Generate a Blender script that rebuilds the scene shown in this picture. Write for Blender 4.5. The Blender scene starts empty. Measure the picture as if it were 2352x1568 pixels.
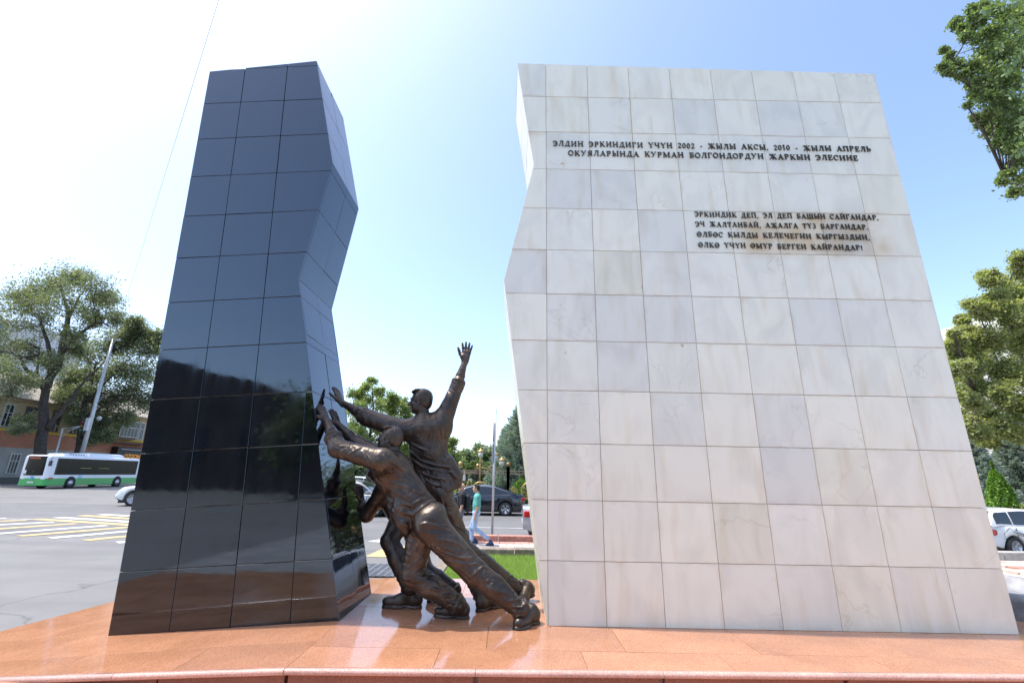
import bpy, bmesh, math, random
import numpy as np
from mathutils import Vector, Matrix, Euler
PI = math.pi
RNG = random.Random(7)
S = bpy.context.scene
COL = S.collection

# ---------------------------------------------------------------- camera
CAM_Z = 2.0
FOC = 1045.0                      # focal length on a 2352 px wide sheet
TH, RO = math.radians(16.3), math.radians(1.05)
fwd = Vector((0, math.cos(TH), math.sin(TH)))
r0, u0 = Vector((1, 0, 0)), Vector((0, -math.sin(TH), math.cos(TH)))
UPV = u0 * math.cos(RO) - r0 * math.sin(RO)
RTV = r0 * math.cos(RO) + u0 * math.sin(RO)
cd = bpy.data.cameras.new('camera')
cam = bpy.data.objects.new('camera', cd); COL.objects.link(cam)
cd.sensor_width = 36; cd.lens = FOC / 2352 * 36
cd.clip_start = 0.05; cd.clip_end = 3000
mw = Matrix.Identity(4)
for i in range(3):
    mw[i][0], mw[i][1], mw[i][2] = RTV[i], UPV[i], -fwd[i]
mw[2][3] = CAM_Z
cam.matrix_world = mw
S.camera = cam

# ---------------------------------------------------------------- light
SUN_EL, SUN_AZ = 66.0, 3.0        # sun stands on the left (-X), slightly behind the monument
wd = bpy.data.worlds.new("World"); S.world = wd; wd.use_nodes = True
nt = wd.node_tree; nt.nodes.clear()
sky = nt.nodes.new('ShaderNodeTexSky'); sky.sky_type = 'NISHITA'; sky.sun_disc = False
sky.sun_elevation = math.radians(SUN_EL)
sky.sun_rotation = math.radians(-90 + SUN_AZ)
sky.air_density = 0.9; sky.dust_density = 3.4; sky.ozone_density = 1.6; sky.altitude = 700
bg = nt.nodes.new('ShaderNodeBackground'); bg.inputs[1].default_value = 0.15
wo = nt.nodes.new('ShaderNodeOutputWorld')
nt.links.new(sky.outputs[0], bg.inputs[0]); nt.links.new(bg.outputs[0], wo.inputs[0])
sl = bpy.data.lights.new('sun', 'SUN'); sl.energy = 2.0; sl.angle = math.radians(0.5); sl.color = (1, .955, .89)
so = bpy.data.objects.new('sun', sl); COL.objects.link(so)
to_sun = Vector((-math.cos(math.radians(SUN_EL)) * math.cos(math.radians(SUN_AZ)),
                 math.cos(math.radians(SUN_EL)) * math.sin(math.radians(SUN_AZ)), math.sin(math.radians(SUN_EL))))
so.rotation_euler = to_sun.to_track_quat('Z', 'Y').to_euler()
S.view_settings.view_transform = 'Standard'; S.view_settings.look = 'None'
S.view_settings.gamma = 1; S.view_settings.use_curve_mapping = False
S.view_settings.exposure = 1.44
S.render.film_transparent = False

# ---------------------------------------------------------------- sight lines: where a thing stands along its own distance
def sray(x, y): return fwd + RTV * ((x - 1176) / FOC) + UPV * ((784 - y) / FOC)
def onz(x, y, z=0.0):
    d = sray(x, y); return Vector((0, 0, CAM_Z)) + d * ((z - CAM_Z) / d.z)
def ony(x, y, Y):
    d = sray(x, y); return Vector((0, 0, CAM_Z)) + d * (Y / d.y)
def onx(x, y, X):
    d = sray(x, y); return Vector((0, 0, CAM_Z)) + d * (X / d.x)

# ---------------------------------------------------------------- materials
MATS = {}
def mat(name, col, rough=.6, metal=0., var=.0, vscale=3., col2=None, bump=0., bscale=40., rand=0., spec=.5, coat=0., alpha=1, emit=None, trans=0., detail=4.):
    if name in MATS: return MATS[name]
    m = bpy.data.materials.new(name); m.use_nodes = True; MATS[name] = m
    n, l = m.node_tree.nodes, m.node_tree.links
    b = n['Principled BSDF']
    b.inputs['Base Color'].default_value = (*col, 1); b.inputs['Roughness'].default_value = rough
    b.inputs['Metallic'].default_value = metal; b.inputs['Specular IOR Level'].default_value = spec
    if coat: b.inputs['Coat Weight'].default_value = coat; b.inputs['Coat Roughness'].default_value = .05
    if trans: b.inputs['Transmission Weight'].default_value = trans
    if emit: b.inputs['Emission Color'].default_value = (*emit[:3], 1); b.inputs['Emission Strength'].default_value = emit[3]
    tc = n.new('ShaderNodeTexCoord'); src = tc.outputs['Object']
    cur = None
    if var or col2:
        nz = n.new('ShaderNodeTexNoise'); nz.inputs['Scale'].default_value = vscale; nz.inputs['Detail'].default_value = detail
        nz.inputs['Roughness'].default_value = .65
        l.new(src, nz.inputs['Vector'])
        cr = n.new('ShaderNodeValToRGB')
        c2 = col2 if col2 else tuple(max(0, c * (1 + var)) for c in col)
        c1 = col if col2 else tuple(c * (1 - var) for c in col)
        cr.color_ramp.elements[0].position = .36; cr.color_ramp.elements[1].position = .64
        cr.color_ramp.elements[0].color = (*c1, 1); cr.color_ramp.elements[1].color = (*c2, 1)
        l.new(nz.outputs['Fac'], cr.inputs[0]); cur = cr.outputs[0]
    if rand:
        oi = n.new('ShaderNodeObjectInfo'); mr = n.new('ShaderNodeMapRange')
        mr.inputs['To Min'].default_value = 1 - rand; mr.inputs['To Max'].default_value = 1 + rand
        l.new(oi.outputs['Random'], mr.inputs['Value'])
        mx = n.new('ShaderNodeVectorMath'); mx.operation = 'SCALE'
        if cur: l.new(cur, mx.inputs[0])
        else: mx.inputs[0].default_value = col
        l.new(mr.outputs[0], mx.inputs['Scale']); cur = mx.outputs[0]
    if cur: l.new(cur, b.inputs['Base Color'])
    if bump:
        nb = n.new('ShaderNodeTexNoise'); nb.inputs['Scale'].default_value = bscale; nb.inputs['Detail'].default_value = 4
        l.new(src, nb.inputs['Vector'])
        bp = n.new('ShaderNodeBump'); bp.inputs['Strength'].default_value = bump; bp.inputs['Distance'].default_value = .01
        l.new(nb.outputs['Fac'], bp.inputs['Height']); l.new(bp.outputs[0], b.inputs['Normal'])
    return m

def marble():
    m = bpy.data.materials.new('white_marble'); m.use_nodes = True; MATS['marble'] = m
    n, l = m.node_tree.nodes, m.node_tree.links; b = n['Principled BSDF']
    b.inputs['Roughness'].default_value = .32
    oi = n.new('ShaderNodeObjectInfo'); tc = n.new('ShaderNodeTexCoord')
    wn = n.new('ShaderNodeTexWhiteNoise'); wn.noise_dimensions = '1D'; l.new(oi.outputs['Random'], wn.inputs['W'])
    off = n.new('ShaderNodeVectorMath'); off.operation = 'MULTIPLY_ADD'
    l.new(wn.outputs['Color'], off.inputs[0]); off.inputs[1].default_value = (37, 51, 43); l.new(tc.outputs['Object'], off.inputs[2])
    # tone of the slab
    cr = n.new('ShaderNodeValToRGB'); e = cr.color_ramp.elements
    cr.color_ramp.interpolation = 'LINEAR'
    e[0].position = 0; e[0].color = (0.691, 0.678, 0.596, 1); e[1].position = 1; e[1].color = (0.730, 0.709, 0.572, 1)
    for p, c in ((.1, (0.730, 0.715, 0.621, 1)), (.24, (0.780, 0.762, 0.642, 1)), (.4, (0.817, 0.789, 0.647, 1)), (.55, (0.786, 0.771, 0.658, 1)), (.7, (0.811, 0.780, 0.636, 1)), (.84, (0.754, 0.742, 0.631, 1)), (.94, (0.792, 0.762, 0.609, 1))):
        k = e.new(p); k.color = c
    l.new(oi.outputs['Random'], cr.inputs[0])
    # big soft clouds
    mp = n.new('ShaderNodeMapping'); mp.inputs['Scale'].default_value = (1, 1, .55); l.new(off.outputs[0], mp.inputs['Vector'])
    nz = n.new('ShaderNodeTexNoise'); nz.inputs['Scale'].default_value = 2.4; nz.inputs['Detail'].default_value = 5; nz.inputs['Distortion'].default_value = 1.2
    l.new(mp.outputs[0], nz.inputs['Vector'])
    r1 = n.new('ShaderNodeValToRGB'); r1.color_ramp.elements[0].position = .42; r1.color_ramp.elements[1].position = .7
    l.new(nz.outputs['Fac'], r1.inputs[0])
    m1 = n.new('ShaderNodeMix'); m1.data_type = 'RGBA'; m1.blend_type = 'MULTIPLY'
    sc = n.new('ShaderNodeMath'); sc.operation = 'MULTIPLY'; sc.inputs[1].default_value = .6; l.new(r1.outputs[0], sc.inputs[0])
    l.new(sc.outputs[0], m1.inputs[0]); l.new(cr.outputs[0], m1.inputs[6]); m1.inputs[7].default_value = (.80, .80, .81, 1)
    # warm vertical run-off stains
    mp2 = n.new('ShaderNodeMapping'); mp2.inputs['Scale'].default_value = (5, 5, .8); l.new(off.outputs[0], mp2.inputs['Vector'])
    nz2 = n.new('ShaderNodeTexNoise'); nz2.inputs['Scale'].default_value = 1.3; nz2.inputs['Detail'].default_value = 5; l.new(mp2.outputs[0], nz2.inputs['Vector'])
    r2 = n.new('ShaderNodeValToRGB'); r2.color_ramp.elements[0].position = .53; r2.color_ramp.elements[1].position = .78; r2.color_ramp.elements[1].color = (.6, .6, .6, 1)
    l.new(nz2.outputs['Fac'], r2.inputs[0])
    m2 = n.new('ShaderNodeMix'); m2.data_type = 'RGBA'; m2.blend_type = 'MULTIPLY'
    l.new(r2.outputs[0], m2.inputs[0]); l.new(m1.outputs[2], m2.inputs[6]); m2.inputs[7].default_value = (.84, .75, .62, 1)
    # thin wandering veins, only on some slabs
    nv = n.new('ShaderNodeTexNoise'); nv.inputs['Scale'].default_value = 1.5; nv.inputs['Detail'].default_value = 4; nv.inputs['Distortion'].default_value = .8; l.new(off.outputs[0], nv.inputs['Vector'])
    sb = n.new('ShaderNodeMath'); sb.operation = 'SUBTRACT'; sb.inputs[1].default_value = .5; l.new(nv.outputs['Fac'], sb.inputs[0])
    ab = n.new('ShaderNodeMath'); ab.operation = 'ABSOLUTE'; l.new(sb.outputs[0], ab.inputs[0])
    vr = n.new('ShaderNodeMapRange'); vr.inputs['From Min'].default_value = .0; vr.inputs['From Max'].default_value = .012; vr.inputs['To Min'].default_value = .34; vr.inputs['To Max'].default_value = 0; l.new(ab.outputs[0], vr.inputs['Value'])
    nm = n.new('ShaderNodeTexNoise'); nm.inputs['Scale'].default_value = .9; l.new(off.outputs[0], nm.inputs['Vector'])
    vm = n.new('ShaderNodeMapRange'); vm.inputs['From Min'].default_value = .52; vm.inputs['From Max'].default_value = .62; l.new(nm.outputs['Fac'], vm.inputs['Value'])
    vx = n.new('ShaderNodeMath'); vx.operation = 'MULTIPLY'; l.new(vr.outputs[0], vx.inputs[0]); l.new(vm.outputs[0], vx.inputs[1])
    m3a = n.new('ShaderNodeMix'); m3a.data_type = 'RGBA'; m3a.blend_type = 'MULTIPLY'
    l.new(vx.outputs[0], m3a.inputs[0]); l.new(m2.outputs[2], m3a.inputs[6]); m3a.inputs[7].default_value = (.66, .62, .56, 1)
    # rusty wash below the bronze letters of the lower verse
    gp = n.new('ShaderNodeNewGeometry'); sp_ = n.new('ShaderNodeSeparateXYZ'); l.new(gp.outputs['Position'], sp_.inputs[0])
    def band(sock, a, b_, f):
        u_ = n.new('ShaderNodeMapRange'); u_.interpolation_type = 'SMOOTHSTEP'; u_.inputs['From Min'].default_value = a-f; u_.inputs['From Max'].default_value = a; l.new(sock, u_.inputs['Value'])
        d_ = n.new('ShaderNodeMapRange'); d_.interpolation_type = 'SMOOTHSTEP'; d_.inputs['From Min'].default_value = b_; d_.inputs['From Max'].default_value = b_+f; d_.inputs['To Min'].default_value = 1; d_.inputs['To Max'].default_value = 0; l.new(sock, d_.inputs['Value'])
        q_ = n.new('ShaderNodeMath'); q_.operation = 'MULTIPLY'; l.new(u_.outputs[0], q_.inputs[0]); l.new(d_.outputs[0], q_.inputs[1]); return q_.outputs[0]
    bz = n.new('ShaderNodeMath'); bz.operation = 'MULTIPLY'; l.new(band(sp_.outputs[0], 3.0, 4.35, .5), bz.inputs[0]); l.new(band(sp_.outputs[2], 4.72, 5.1, .22), bz.inputs[1])
    ns = n.new('ShaderNodeTexNoise'); ns.inputs['Scale'].default_value = 3.2; ns.inputs['Detail'].default_value = 6; l.new(gp.outputs['Position'], ns.inputs['Vector'])
    ms_ = n.new('ShaderNodeMapRange'); ms_.inputs['From Min'].default_value = .35; ms_.inputs['From Max'].default_value = .65; ms_.inputs['To Min'].default_value = .25; ms_.inputs['To Max'].default_value = 1.0; l.new(ns.outputs['Fac'], ms_.inputs['Value'])
    bs = n.new('ShaderNodeMath'); bs.operation = 'MULTIPLY'; l.new(bz.outputs[0], bs.inputs[0]); l.new(ms_.outputs[0], bs.inputs[1])
    m3 = n.new('ShaderNodeMix'); m3.data_type = 'RGBA'; m3.blend_type = 'MULTIPLY'; l.new(bs.outputs[0], m3.inputs[0]); l.new(m3a.outputs[2], m3.inputs[6]); m3.inputs[7].default_value = (.80, .64, .46, 1)
    # a few rusty spots
    vo = n.new('ShaderNodeTexVoronoi'); vo.inputs['Scale'].default_value = 1.4; l.new(off.outputs[0], vo.inputs['Vector'])
    nz5 = n.new('ShaderNodeTexNoise'); nz5.inputs['Scale'].default_value = 22; l.new(off.outputs[0], nz5.inputs['Vector'])
    ad = n.new('ShaderNodeMath'); ad.operation = 'MULTIPLY_ADD'; ad.inputs[1].default_value = .06; l.new(nz5.outputs['Fac'], ad.inputs[0]); l.new(vo.outputs['Distance'], ad.inputs[2])
    r4 = n.new('ShaderNodeValToRGB'); r4.color_ramp.elements[0].position = .05; r4.color_ramp.elements[1].position = .068
    r4.color_ramp.elements[0].color = (.7, .7, .7, 1); r4.color_ramp.elements[1].color = (0, 0, 0, 1); l.new(ad.outputs[0], r4.inputs[0])
    m4 = n.new('ShaderNodeMix'); m4.data_type = 'RGBA'
    l.new(r4.outputs[0], m4.inputs[0]); l.new(m3.outputs[2], m4.inputs[6]); m4.inputs[7].default_value = (.5, .3, .14, 1)
    # grime that has crept in along the joints
    sx = n.new('ShaderNodeSeparateXYZ'); l.new(tc.outputs['Object'], sx.inputs[0])
    ax_ = n.new('ShaderNodeMath'); ax_.operation = 'ABSOLUTE'; l.new(sx.outputs[0], ax_.inputs[0])
    az_ = n.new('ShaderNodeMath'); az_.operation = 'ABSOLUTE'; l.new(sx.outputs[2], az_.inputs[0])
    mxx = n.new('ShaderNodeMath'); mxx.operation = 'MAXIMUM'; l.new(ax_.outputs[0], mxx.inputs[0]); l.new(az_.outputs[0], mxx.inputs[1])
    ng = n.new('ShaderNodeTexNoise'); ng.inputs['Scale'].default_value = 3.5; ng.inputs['Detail'].default_value = 6; l.new(off.outputs[0], ng.inputs['Vector'])
    gm = n.new('ShaderNodeMath'); gm.operation = 'MULTIPLY_ADD'; gm.inputs[1].default_value = .16; l.new(ng.outputs['Fac'], gm.inputs[0]); l.new(mxx.outputs[0], gm.inputs[2])
    gr_ = n.new('ShaderNodeMapRange'); gr_.inputs['From Min'].default_value = .345; gr_.inputs['From Max'].default_value = .40; gr_.inputs['To Max'].default_value = .55; l.new(gm.outputs[0], gr_.inputs['Value'])
    m5 = n.new('ShaderNodeMix'); m5.data_type = 'RGBA'; m5.blend_type = 'MULTIPLY'; l.new(gr_.outputs[0], m5.inputs[0]); l.new(m4.outputs[2], m5.inputs[6]); m5.inputs[7].default_value = (.80, .70, .60, 1)
    l.new(m5.outputs[2], b.inputs['Base Color'])
    nb = n.new('ShaderNodeTexNoise'); nb.inputs['Scale'].default_value = 30; l.new(tc.outputs['Object'], nb.inputs['Vector'])
    bp = n.new('ShaderNodeBump'); bp.inputs['Strength'].default_value = .08; bp.inputs['Distance'].default_value = .01; l.new(nb.outputs['Fac'], bp.inputs['Height']); l.new(bp.outputs[0], b.inputs['Normal'])
    return m

def black_granite():
    m = bpy.data.materials.new('polished_black_granite'); m.use_nodes = True; MATS['black'] = m
    n, l = m.node_tree.nodes, m.node_tree.links; b = n['Principled BSDF']
    tc = n.new('ShaderNodeTexCoord'); oi = n.new('ShaderNodeObjectInfo')
    nz = n.new('ShaderNodeTexNoise'); nz.inputs['Scale'].default_value = 2.2; nz.inputs['Detail'].default_value = 6; l.new(tc.outputs['Object'], nz.inputs['Vector'])
    mp = n.new('ShaderNodeMapping'); mp.inputs['Scale'].default_value = (6, 6, .6); l.new(tc.outputs['Object'], mp.inputs['Vector'])
    st = n.new('ShaderNodeTexNoise'); st.inputs['Scale'].default_value = 1.6; st.inputs['Detail'].default_value = 5; l.new(mp.outputs[0], st.inputs['Vector'])
    mu = n.new('ShaderNodeMath'); mu.operation = 'MULTIPLY'; l.new(nz.outputs['Fac'], mu.inputs[0]); l.new(st.outputs['Fac'], mu.inputs[1])
    cr = n.new('ShaderNodeValToRGB'); cr.color_ramp.elements[0].position = .15; cr.color_ramp.elements[1].position = .42
    cr.color_ramp.elements[0].color = (.003, .0038, .0055, 1); cr.color_ramp.elements[1].color = (.008, .0095, .013, 1); l.new(mu.outputs[0], cr.inputs[0])
    vo = n.new('ShaderNodeTexVoronoi'); vo.inputs['Scale'].default_value = 26; l.new(tc.outputs['Object'], vo.inputs['Vector'])
    r2 = n.new('ShaderNodeValToRGB'); r2.color_ramp.elements[0].position = .04; r2.color_ramp.elements[1].position = .06
    r2.color_ramp.elements[0].color = (1, 1, 1, 1); r2.color_ramp.elements[1].color = (0, 0, 0, 1); l.new(vo.outputs['Distance'], r2.inputs[0])
    n3 = n.new('ShaderNodeTexNoise'); n3.inputs['Scale'].default_value = 1.1; n3.inputs['Detail'].default_value = 2; l.new(tc.outputs['Object'], n3.inputs['Vector'])
    r3 = n.new('ShaderNodeValToRGB'); r3.color_ramp.elements[0].position = .56; r3.color_ramp.elements[1].position = .66; l.new(n3.outputs['Fac'], r3.inputs[0])
    m3 = n.new('ShaderNodeMath'); m3.operation = 'MULTIPLY'; l.new(r2.outputs[0], m3.inputs[0]); l.new(r3.outputs[0], m3.inputs[1])
    mx = n.new('ShaderNodeMix'); mx.data_type = 'RGBA'; l.new(m3.outputs[0], mx.inputs[0]); l.new(cr.outputs[0], mx.inputs[6]); mx.inputs[7].default_value = (.22, .2, .18, 1)
    l.new(mx.outputs[2], b.inputs['Base Color'])
    rr = n.new('ShaderNodeMapRange'); rr.inputs['From Min'].default_value = .35; rr.inputs['From Max'].default_value = .7
    rr.inputs['To Min'].default_value = .02; rr.inputs['To Max'].default_value = .08; l.new(st.outputs['Fac'], rr.inputs['Value'])
    l.new(rr.outputs[0], b.inputs['Roughness']); b.inputs['IOR'].default_value = 2.0; b.inputs['Specular Tint'].default_value = (.74, .87, 1, 1)
    nb = n.new('ShaderNodeTexNoise'); nb.inputs['Scale'].default_value = 3.; nb.inputs['Detail'].default_value = 1; l.new(tc.outputs['Object'], nb.inputs['Vector'])
    bp = n.new('ShaderNodeBump'); bp.inputs['Strength'].default_value = .12; bp.inputs['Distance'].default_value = .01; l.new(nb.outputs['Fac'], bp.inputs['Height']); l.new(bp.outputs[0], b.inputs['Normal'])
    return m

def red_granite(name, c1, c2, rough, rmax):
    m = bpy.data.materials.new(name); m.use_nodes = True; MATS[name] = m
    n, l = m.node_tree.nodes, m.node_tree.links; b = n['Principled BSDF']
    tc = n.new('ShaderNodeTexCoord'); oi = n.new('ShaderNodeObjectInfo')
    vo = n.new('ShaderNodeTexVoronoi'); vo.inputs['Scale'].default_value = 190; l.new(tc.outputs['Object'], vo.inputs['Vector'])
    cr = n.new('ShaderNodeValToRGB'); e = cr.color_ramp.elements
    e[0].position = 0; e[0].color = (c1[0]*.7, c1[1]*.66, c1[2]*.66, 1); e[1].position = 1; e[1].color = (*c2, 1)
    k = e.new(.22); k.color = (*c1, 1); k = e.new(.6); k.color = (*[(a + b_) / 2 for a, b_ in zip(c1, c2)], 1)
    l.new(vo.outputs['Color'], cr.inputs[0])
    nz = n.new('ShaderNodeTexNoise'); nz.inputs['Scale'].default_value = 1.7; nz.inputs['Detail'].default_value = 7; nz.inputs['Roughness'].default_value = .7; l.new(tc.outputs['Object'], nz.inputs['Vector'])
    mr = n.new('ShaderNodeMapRange'); mr.inputs['From Min'].default_value = .3; mr.inputs['From Max'].default_value = .7; mr.inputs['To Min'].default_value = .84; mr.inputs['To Max'].default_value = 1.14
    l.new(nz.outputs['Fac'], mr.inputs['Value'])
    m2 = n.new('ShaderNodeMapRange'); m2.inputs['To Min'].default_value = .9; m2.inputs['To Max'].default_value = 1.1; l.new(oi.outputs['Random'], m2.inputs['Value'])
    mu = n.new('ShaderNodeMath'); mu.operation = 'MULTIPLY'; l.new(mr.outputs[0], mu.inputs[0]); l.new(m2.outputs[0], mu.inputs[1])
    vs = n.new('ShaderNodeVectorMath'); vs.operation = 'SCALE'; l.new(cr.outputs[0], vs.inputs[0]); l.new(mu.outputs[0], vs.inputs['Scale'])
    l.new(vs.outputs[0], b.inputs['Base Color'])
    rr = n.new('ShaderNodeMapRange'); rr.inputs['From Min'].default_value = .35; rr.inputs['From Max'].default_value = .68
    rr.inputs['To Min'].default_value = rough; rr.inputs['To Max'].default_value = rmax; l.new(nz.outputs['Fac'], rr.inputs['Value'])
    l.new(rr.outputs[0], b.inputs['Roughness']); b.inputs['IOR'].default_value = 1.55
    return m

def bronze():
    m = bpy.data.materials.new('patinated_bronze'); m.use_nodes = True; MATS['bronze'] = m
    n, l = m.node_tree.nodes, m.node_tree.links; b = n['Principled BSDF']
    ge = n.new('ShaderNodeNewGeometry')
    nz = n.new('ShaderNodeTexNoise'); nz.inputs['Scale'].default_value = 5; nz.inputs['Detail'].default_value = 8; nz.inputs['Roughness'].default_value = .65; l.new(ge.outputs['Position'], nz.inputs['Vector'])
    cr = n.new('ShaderNodeValToRGB'); e = cr.color_ramp.elements
    e[0].position = .3; e[0].color = (.046, .037, .032, 1); e[1].position = .72; e[1].color = (.135, .106, .082, 1)
    k = e.new(.52); k.color = (.074, .059, .049, 1)
    l.new(nz.outputs['Fac'], cr.inputs[0]); l.new(cr.outputs[0], b.inputs['Base Color'])
    b.inputs['Metallic'].default_value = .74
    rr = n.new('ShaderNodeMapRange'); rr.inputs['From Min'].default_value = .3; rr.inputs['From Max'].default_value = .7; rr.inputs['To Min'].default_value = .30; rr.inputs['To Max'].default_value = .48
    l.new(nz.outputs['Fac'], rr.inputs['Value']); l.new(rr.outputs[0], b.inputs['Roughness'])
    nb = n.new('ShaderNodeTexNoise'); nb.inputs['Scale'].default_value = 38; nb.inputs['Detail'].default_value = 5; l.new(ge.outputs['Position'], nb.inputs['Vector'])
    bp = n.new('ShaderNodeBump'); bp.inputs['Strength'].default_value = .3; bp.inputs['Distance'].default_value = .006; l.new(nb.outputs['Fac'], bp.inputs['Height']); l.new(bp.outputs[0], b.inputs['Normal'])
    return m

def asphalt(name, col, patch):
    m = mat(name, col, .82, var=.10, vscale=.35, bump=.5, bscale=90, detail=10); n, l = m.node_tree.nodes, m.node_tree.links; b = n['Principled BSDF']
    src = b.inputs['Base Color'].links[0].from_socket; ge = n.new('ShaderNodeNewGeometry')
    def mul(fac, colr, cur):
        x = n.new('ShaderNodeMix'); x.data_type = 'RGBA'; x.blend_type = 'MULTIPLY'; l.new(fac, x.inputs[0]); l.new(cur, x.inputs[6]); x.inputs[7].default_value = colr; return x.outputs[2]
    def rng_(s_, a, b_, t0=0, t1=1):
        r = n.new('ShaderNodeMapRange'); r.inputs['From Min'].default_value = a; r.inputs['From Max'].default_value = b_; r.inputs['To Min'].default_value = t0; r.inputs['To Max'].default_value = t1; l.new(s_, r.inputs['Value']); return r.outputs[0]
    mp = n.new('ShaderNodeMapping'); mp.inputs['Scale'].default_value = (.05, .55, 1); mp.inputs['Rotation'].default_value = (0, 0, .18); l.new(ge.outputs['Position'], mp.inputs['Vector'])
    s1 = n.new('ShaderNodeTexNoise'); s1.inputs['Scale'].default_value = 1.6; s1.inputs['Detail'].default_value = 6; l.new(mp.outputs[0], s1.inputs['Vector'])
    cur = mul(rng_(s1.outputs['Fac'], .50, .66, 0, .8), (.80, .80, .82, 1), src)                 # wheel tracks
    vo = n.new('ShaderNodeTexVoronoi'); vo.feature = 'DISTANCE_TO_EDGE'; vo.inputs['Scale'].default_value = .22
    wn = n.new('ShaderNodeTexNoise'); wn.inputs['Scale'].default_value = .8; wn.inputs['Detail'].default_value = 6; l.new(ge.outputs['Position'], wn.inputs['Vector'])
    va = n.new('ShaderNodeVectorMath'); va.operation = 'MULTIPLY_ADD'; l.new(wn.outputs['Color'], va.inputs[0]); va.inputs[1].default_value = (1.6, 1.6, 0); l.new(ge.outputs['Position'], va.inputs[2]); l.new(va.outputs[0], vo.inputs['Vector'])
    cur = mul(rng_(vo.outputs['Distance'], .0, .006, .75, 0), (.45, .45, .45, 1), cur)            # cracks
    s2 = n.new('ShaderNodeTexNoise'); s2.inputs['Scale'].default_value = 420; s2.inputs['Detail'].default_value = 2; l.new(ge.outputs['Position'], s2.inputs['Vector'])
    cur = mul(rng_(s2.outputs['Fac'], .40, .62, 0, .7), (.62, .62, .62, 1), cur)                  # grit
    l.new(cur, b.inputs['Base Color']); return m

def leafmat(name, c1, c2, c3=None, rough=.5, transl=.25):
    m = bpy.data.materials.new(name); m.use_nodes = True; MATS[name] = m
    n, l = m.node_tree.nodes, m.node_tree.links; b = n['Principled BSDF']
    ge = n.new('ShaderNodeNewGeometry')
    cr = n.new('ShaderNodeValToRGB'); e = cr.color_ramp.elements
    e[0].color = (*c1, 1); e[1].color = (*c2, 1)
    if c3: k = e.new(.93); k.color = (*c2, 1); e[-1].color = (*c3, 1)
    l.new(ge.outputs['Random Per Island'], cr.inputs[0]); l.new(cr.outputs[0], b.inputs['Base Color'])
    b.inputs['Roughness'].default_value = rough
    tr = n.new('ShaderNodeBsdfTranslucent'); sc = n.new('ShaderNodeVectorMath'); sc.operation = 'MULTIPLY'; sc.inputs[1].default_value = (1.5, 1.7, .6)
    l.new(cr.outputs[0], sc.inputs[0]); l.new(sc.outputs[0], tr.inputs[0])
    mx = n.new('ShaderNodeMixShader'); mx.inputs[0].default_value = transl
    l.new(b.outputs[0], mx.inputs[1]); l.new(tr.outputs[0], mx.inputs[2]); l.new(mx.outputs[0], n['Material Output'].inputs[0])
    return m

# ---------------------------------------------------------------- objects
def tag(o, label=None, cat=None, group=None, kind=None):
    if label: o['label'] = label
    if cat: o['category'] = cat
    if group: o['group'] = group
    if kind: o['kind'] = kind
    return o
def link(o, parent=None):
    COL.objects.link(o)
    if parent: o.parent = parent
    return o
def empty(name, loc=(0, 0, 0), rz=0, label=None, cat=None, group=None):
    o = bpy.data.objects.new(name, None); o.empty_display_size = .2; o.location = loc; o.rotation_euler = (0, 0, rz)
    link(o); tag(o, label, cat, group); return o
def mobj(name, mesh, m=None, parent=None, loc=(0, 0, 0)):
    if m and not mesh.materials: mesh.materials.append(m)
    o = bpy.data.objects.new(name, mesh); o.location = loc
    return link(o, parent)
def mesh_np(name, V, F, smooth=False):
    """V (n,3) floats, F (m,k) ints, k = 3 or 4"""
    V = np.asarray(V, dtype=np.float32); F = np.asarray(F, dtype=np.int32)
    me = bpy.data.meshes.new(name); k = F.shape[1]
    me.vertices.add(len(V)); me.vertices.foreach_set('co', V.ravel())
    me.loops.add(F.size); me.loops.foreach_set('vertex_index', F.ravel())
    me.polygons.add(len(F)); me.polygons.foreach_set('loop_start', np.arange(0, F.size, k, dtype=np.int32))
    if smooth: me.polygons.foreach_set('use_smooth', np.ones(len(F), dtype=bool))
    me.update(calc_edges=True); return me
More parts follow.
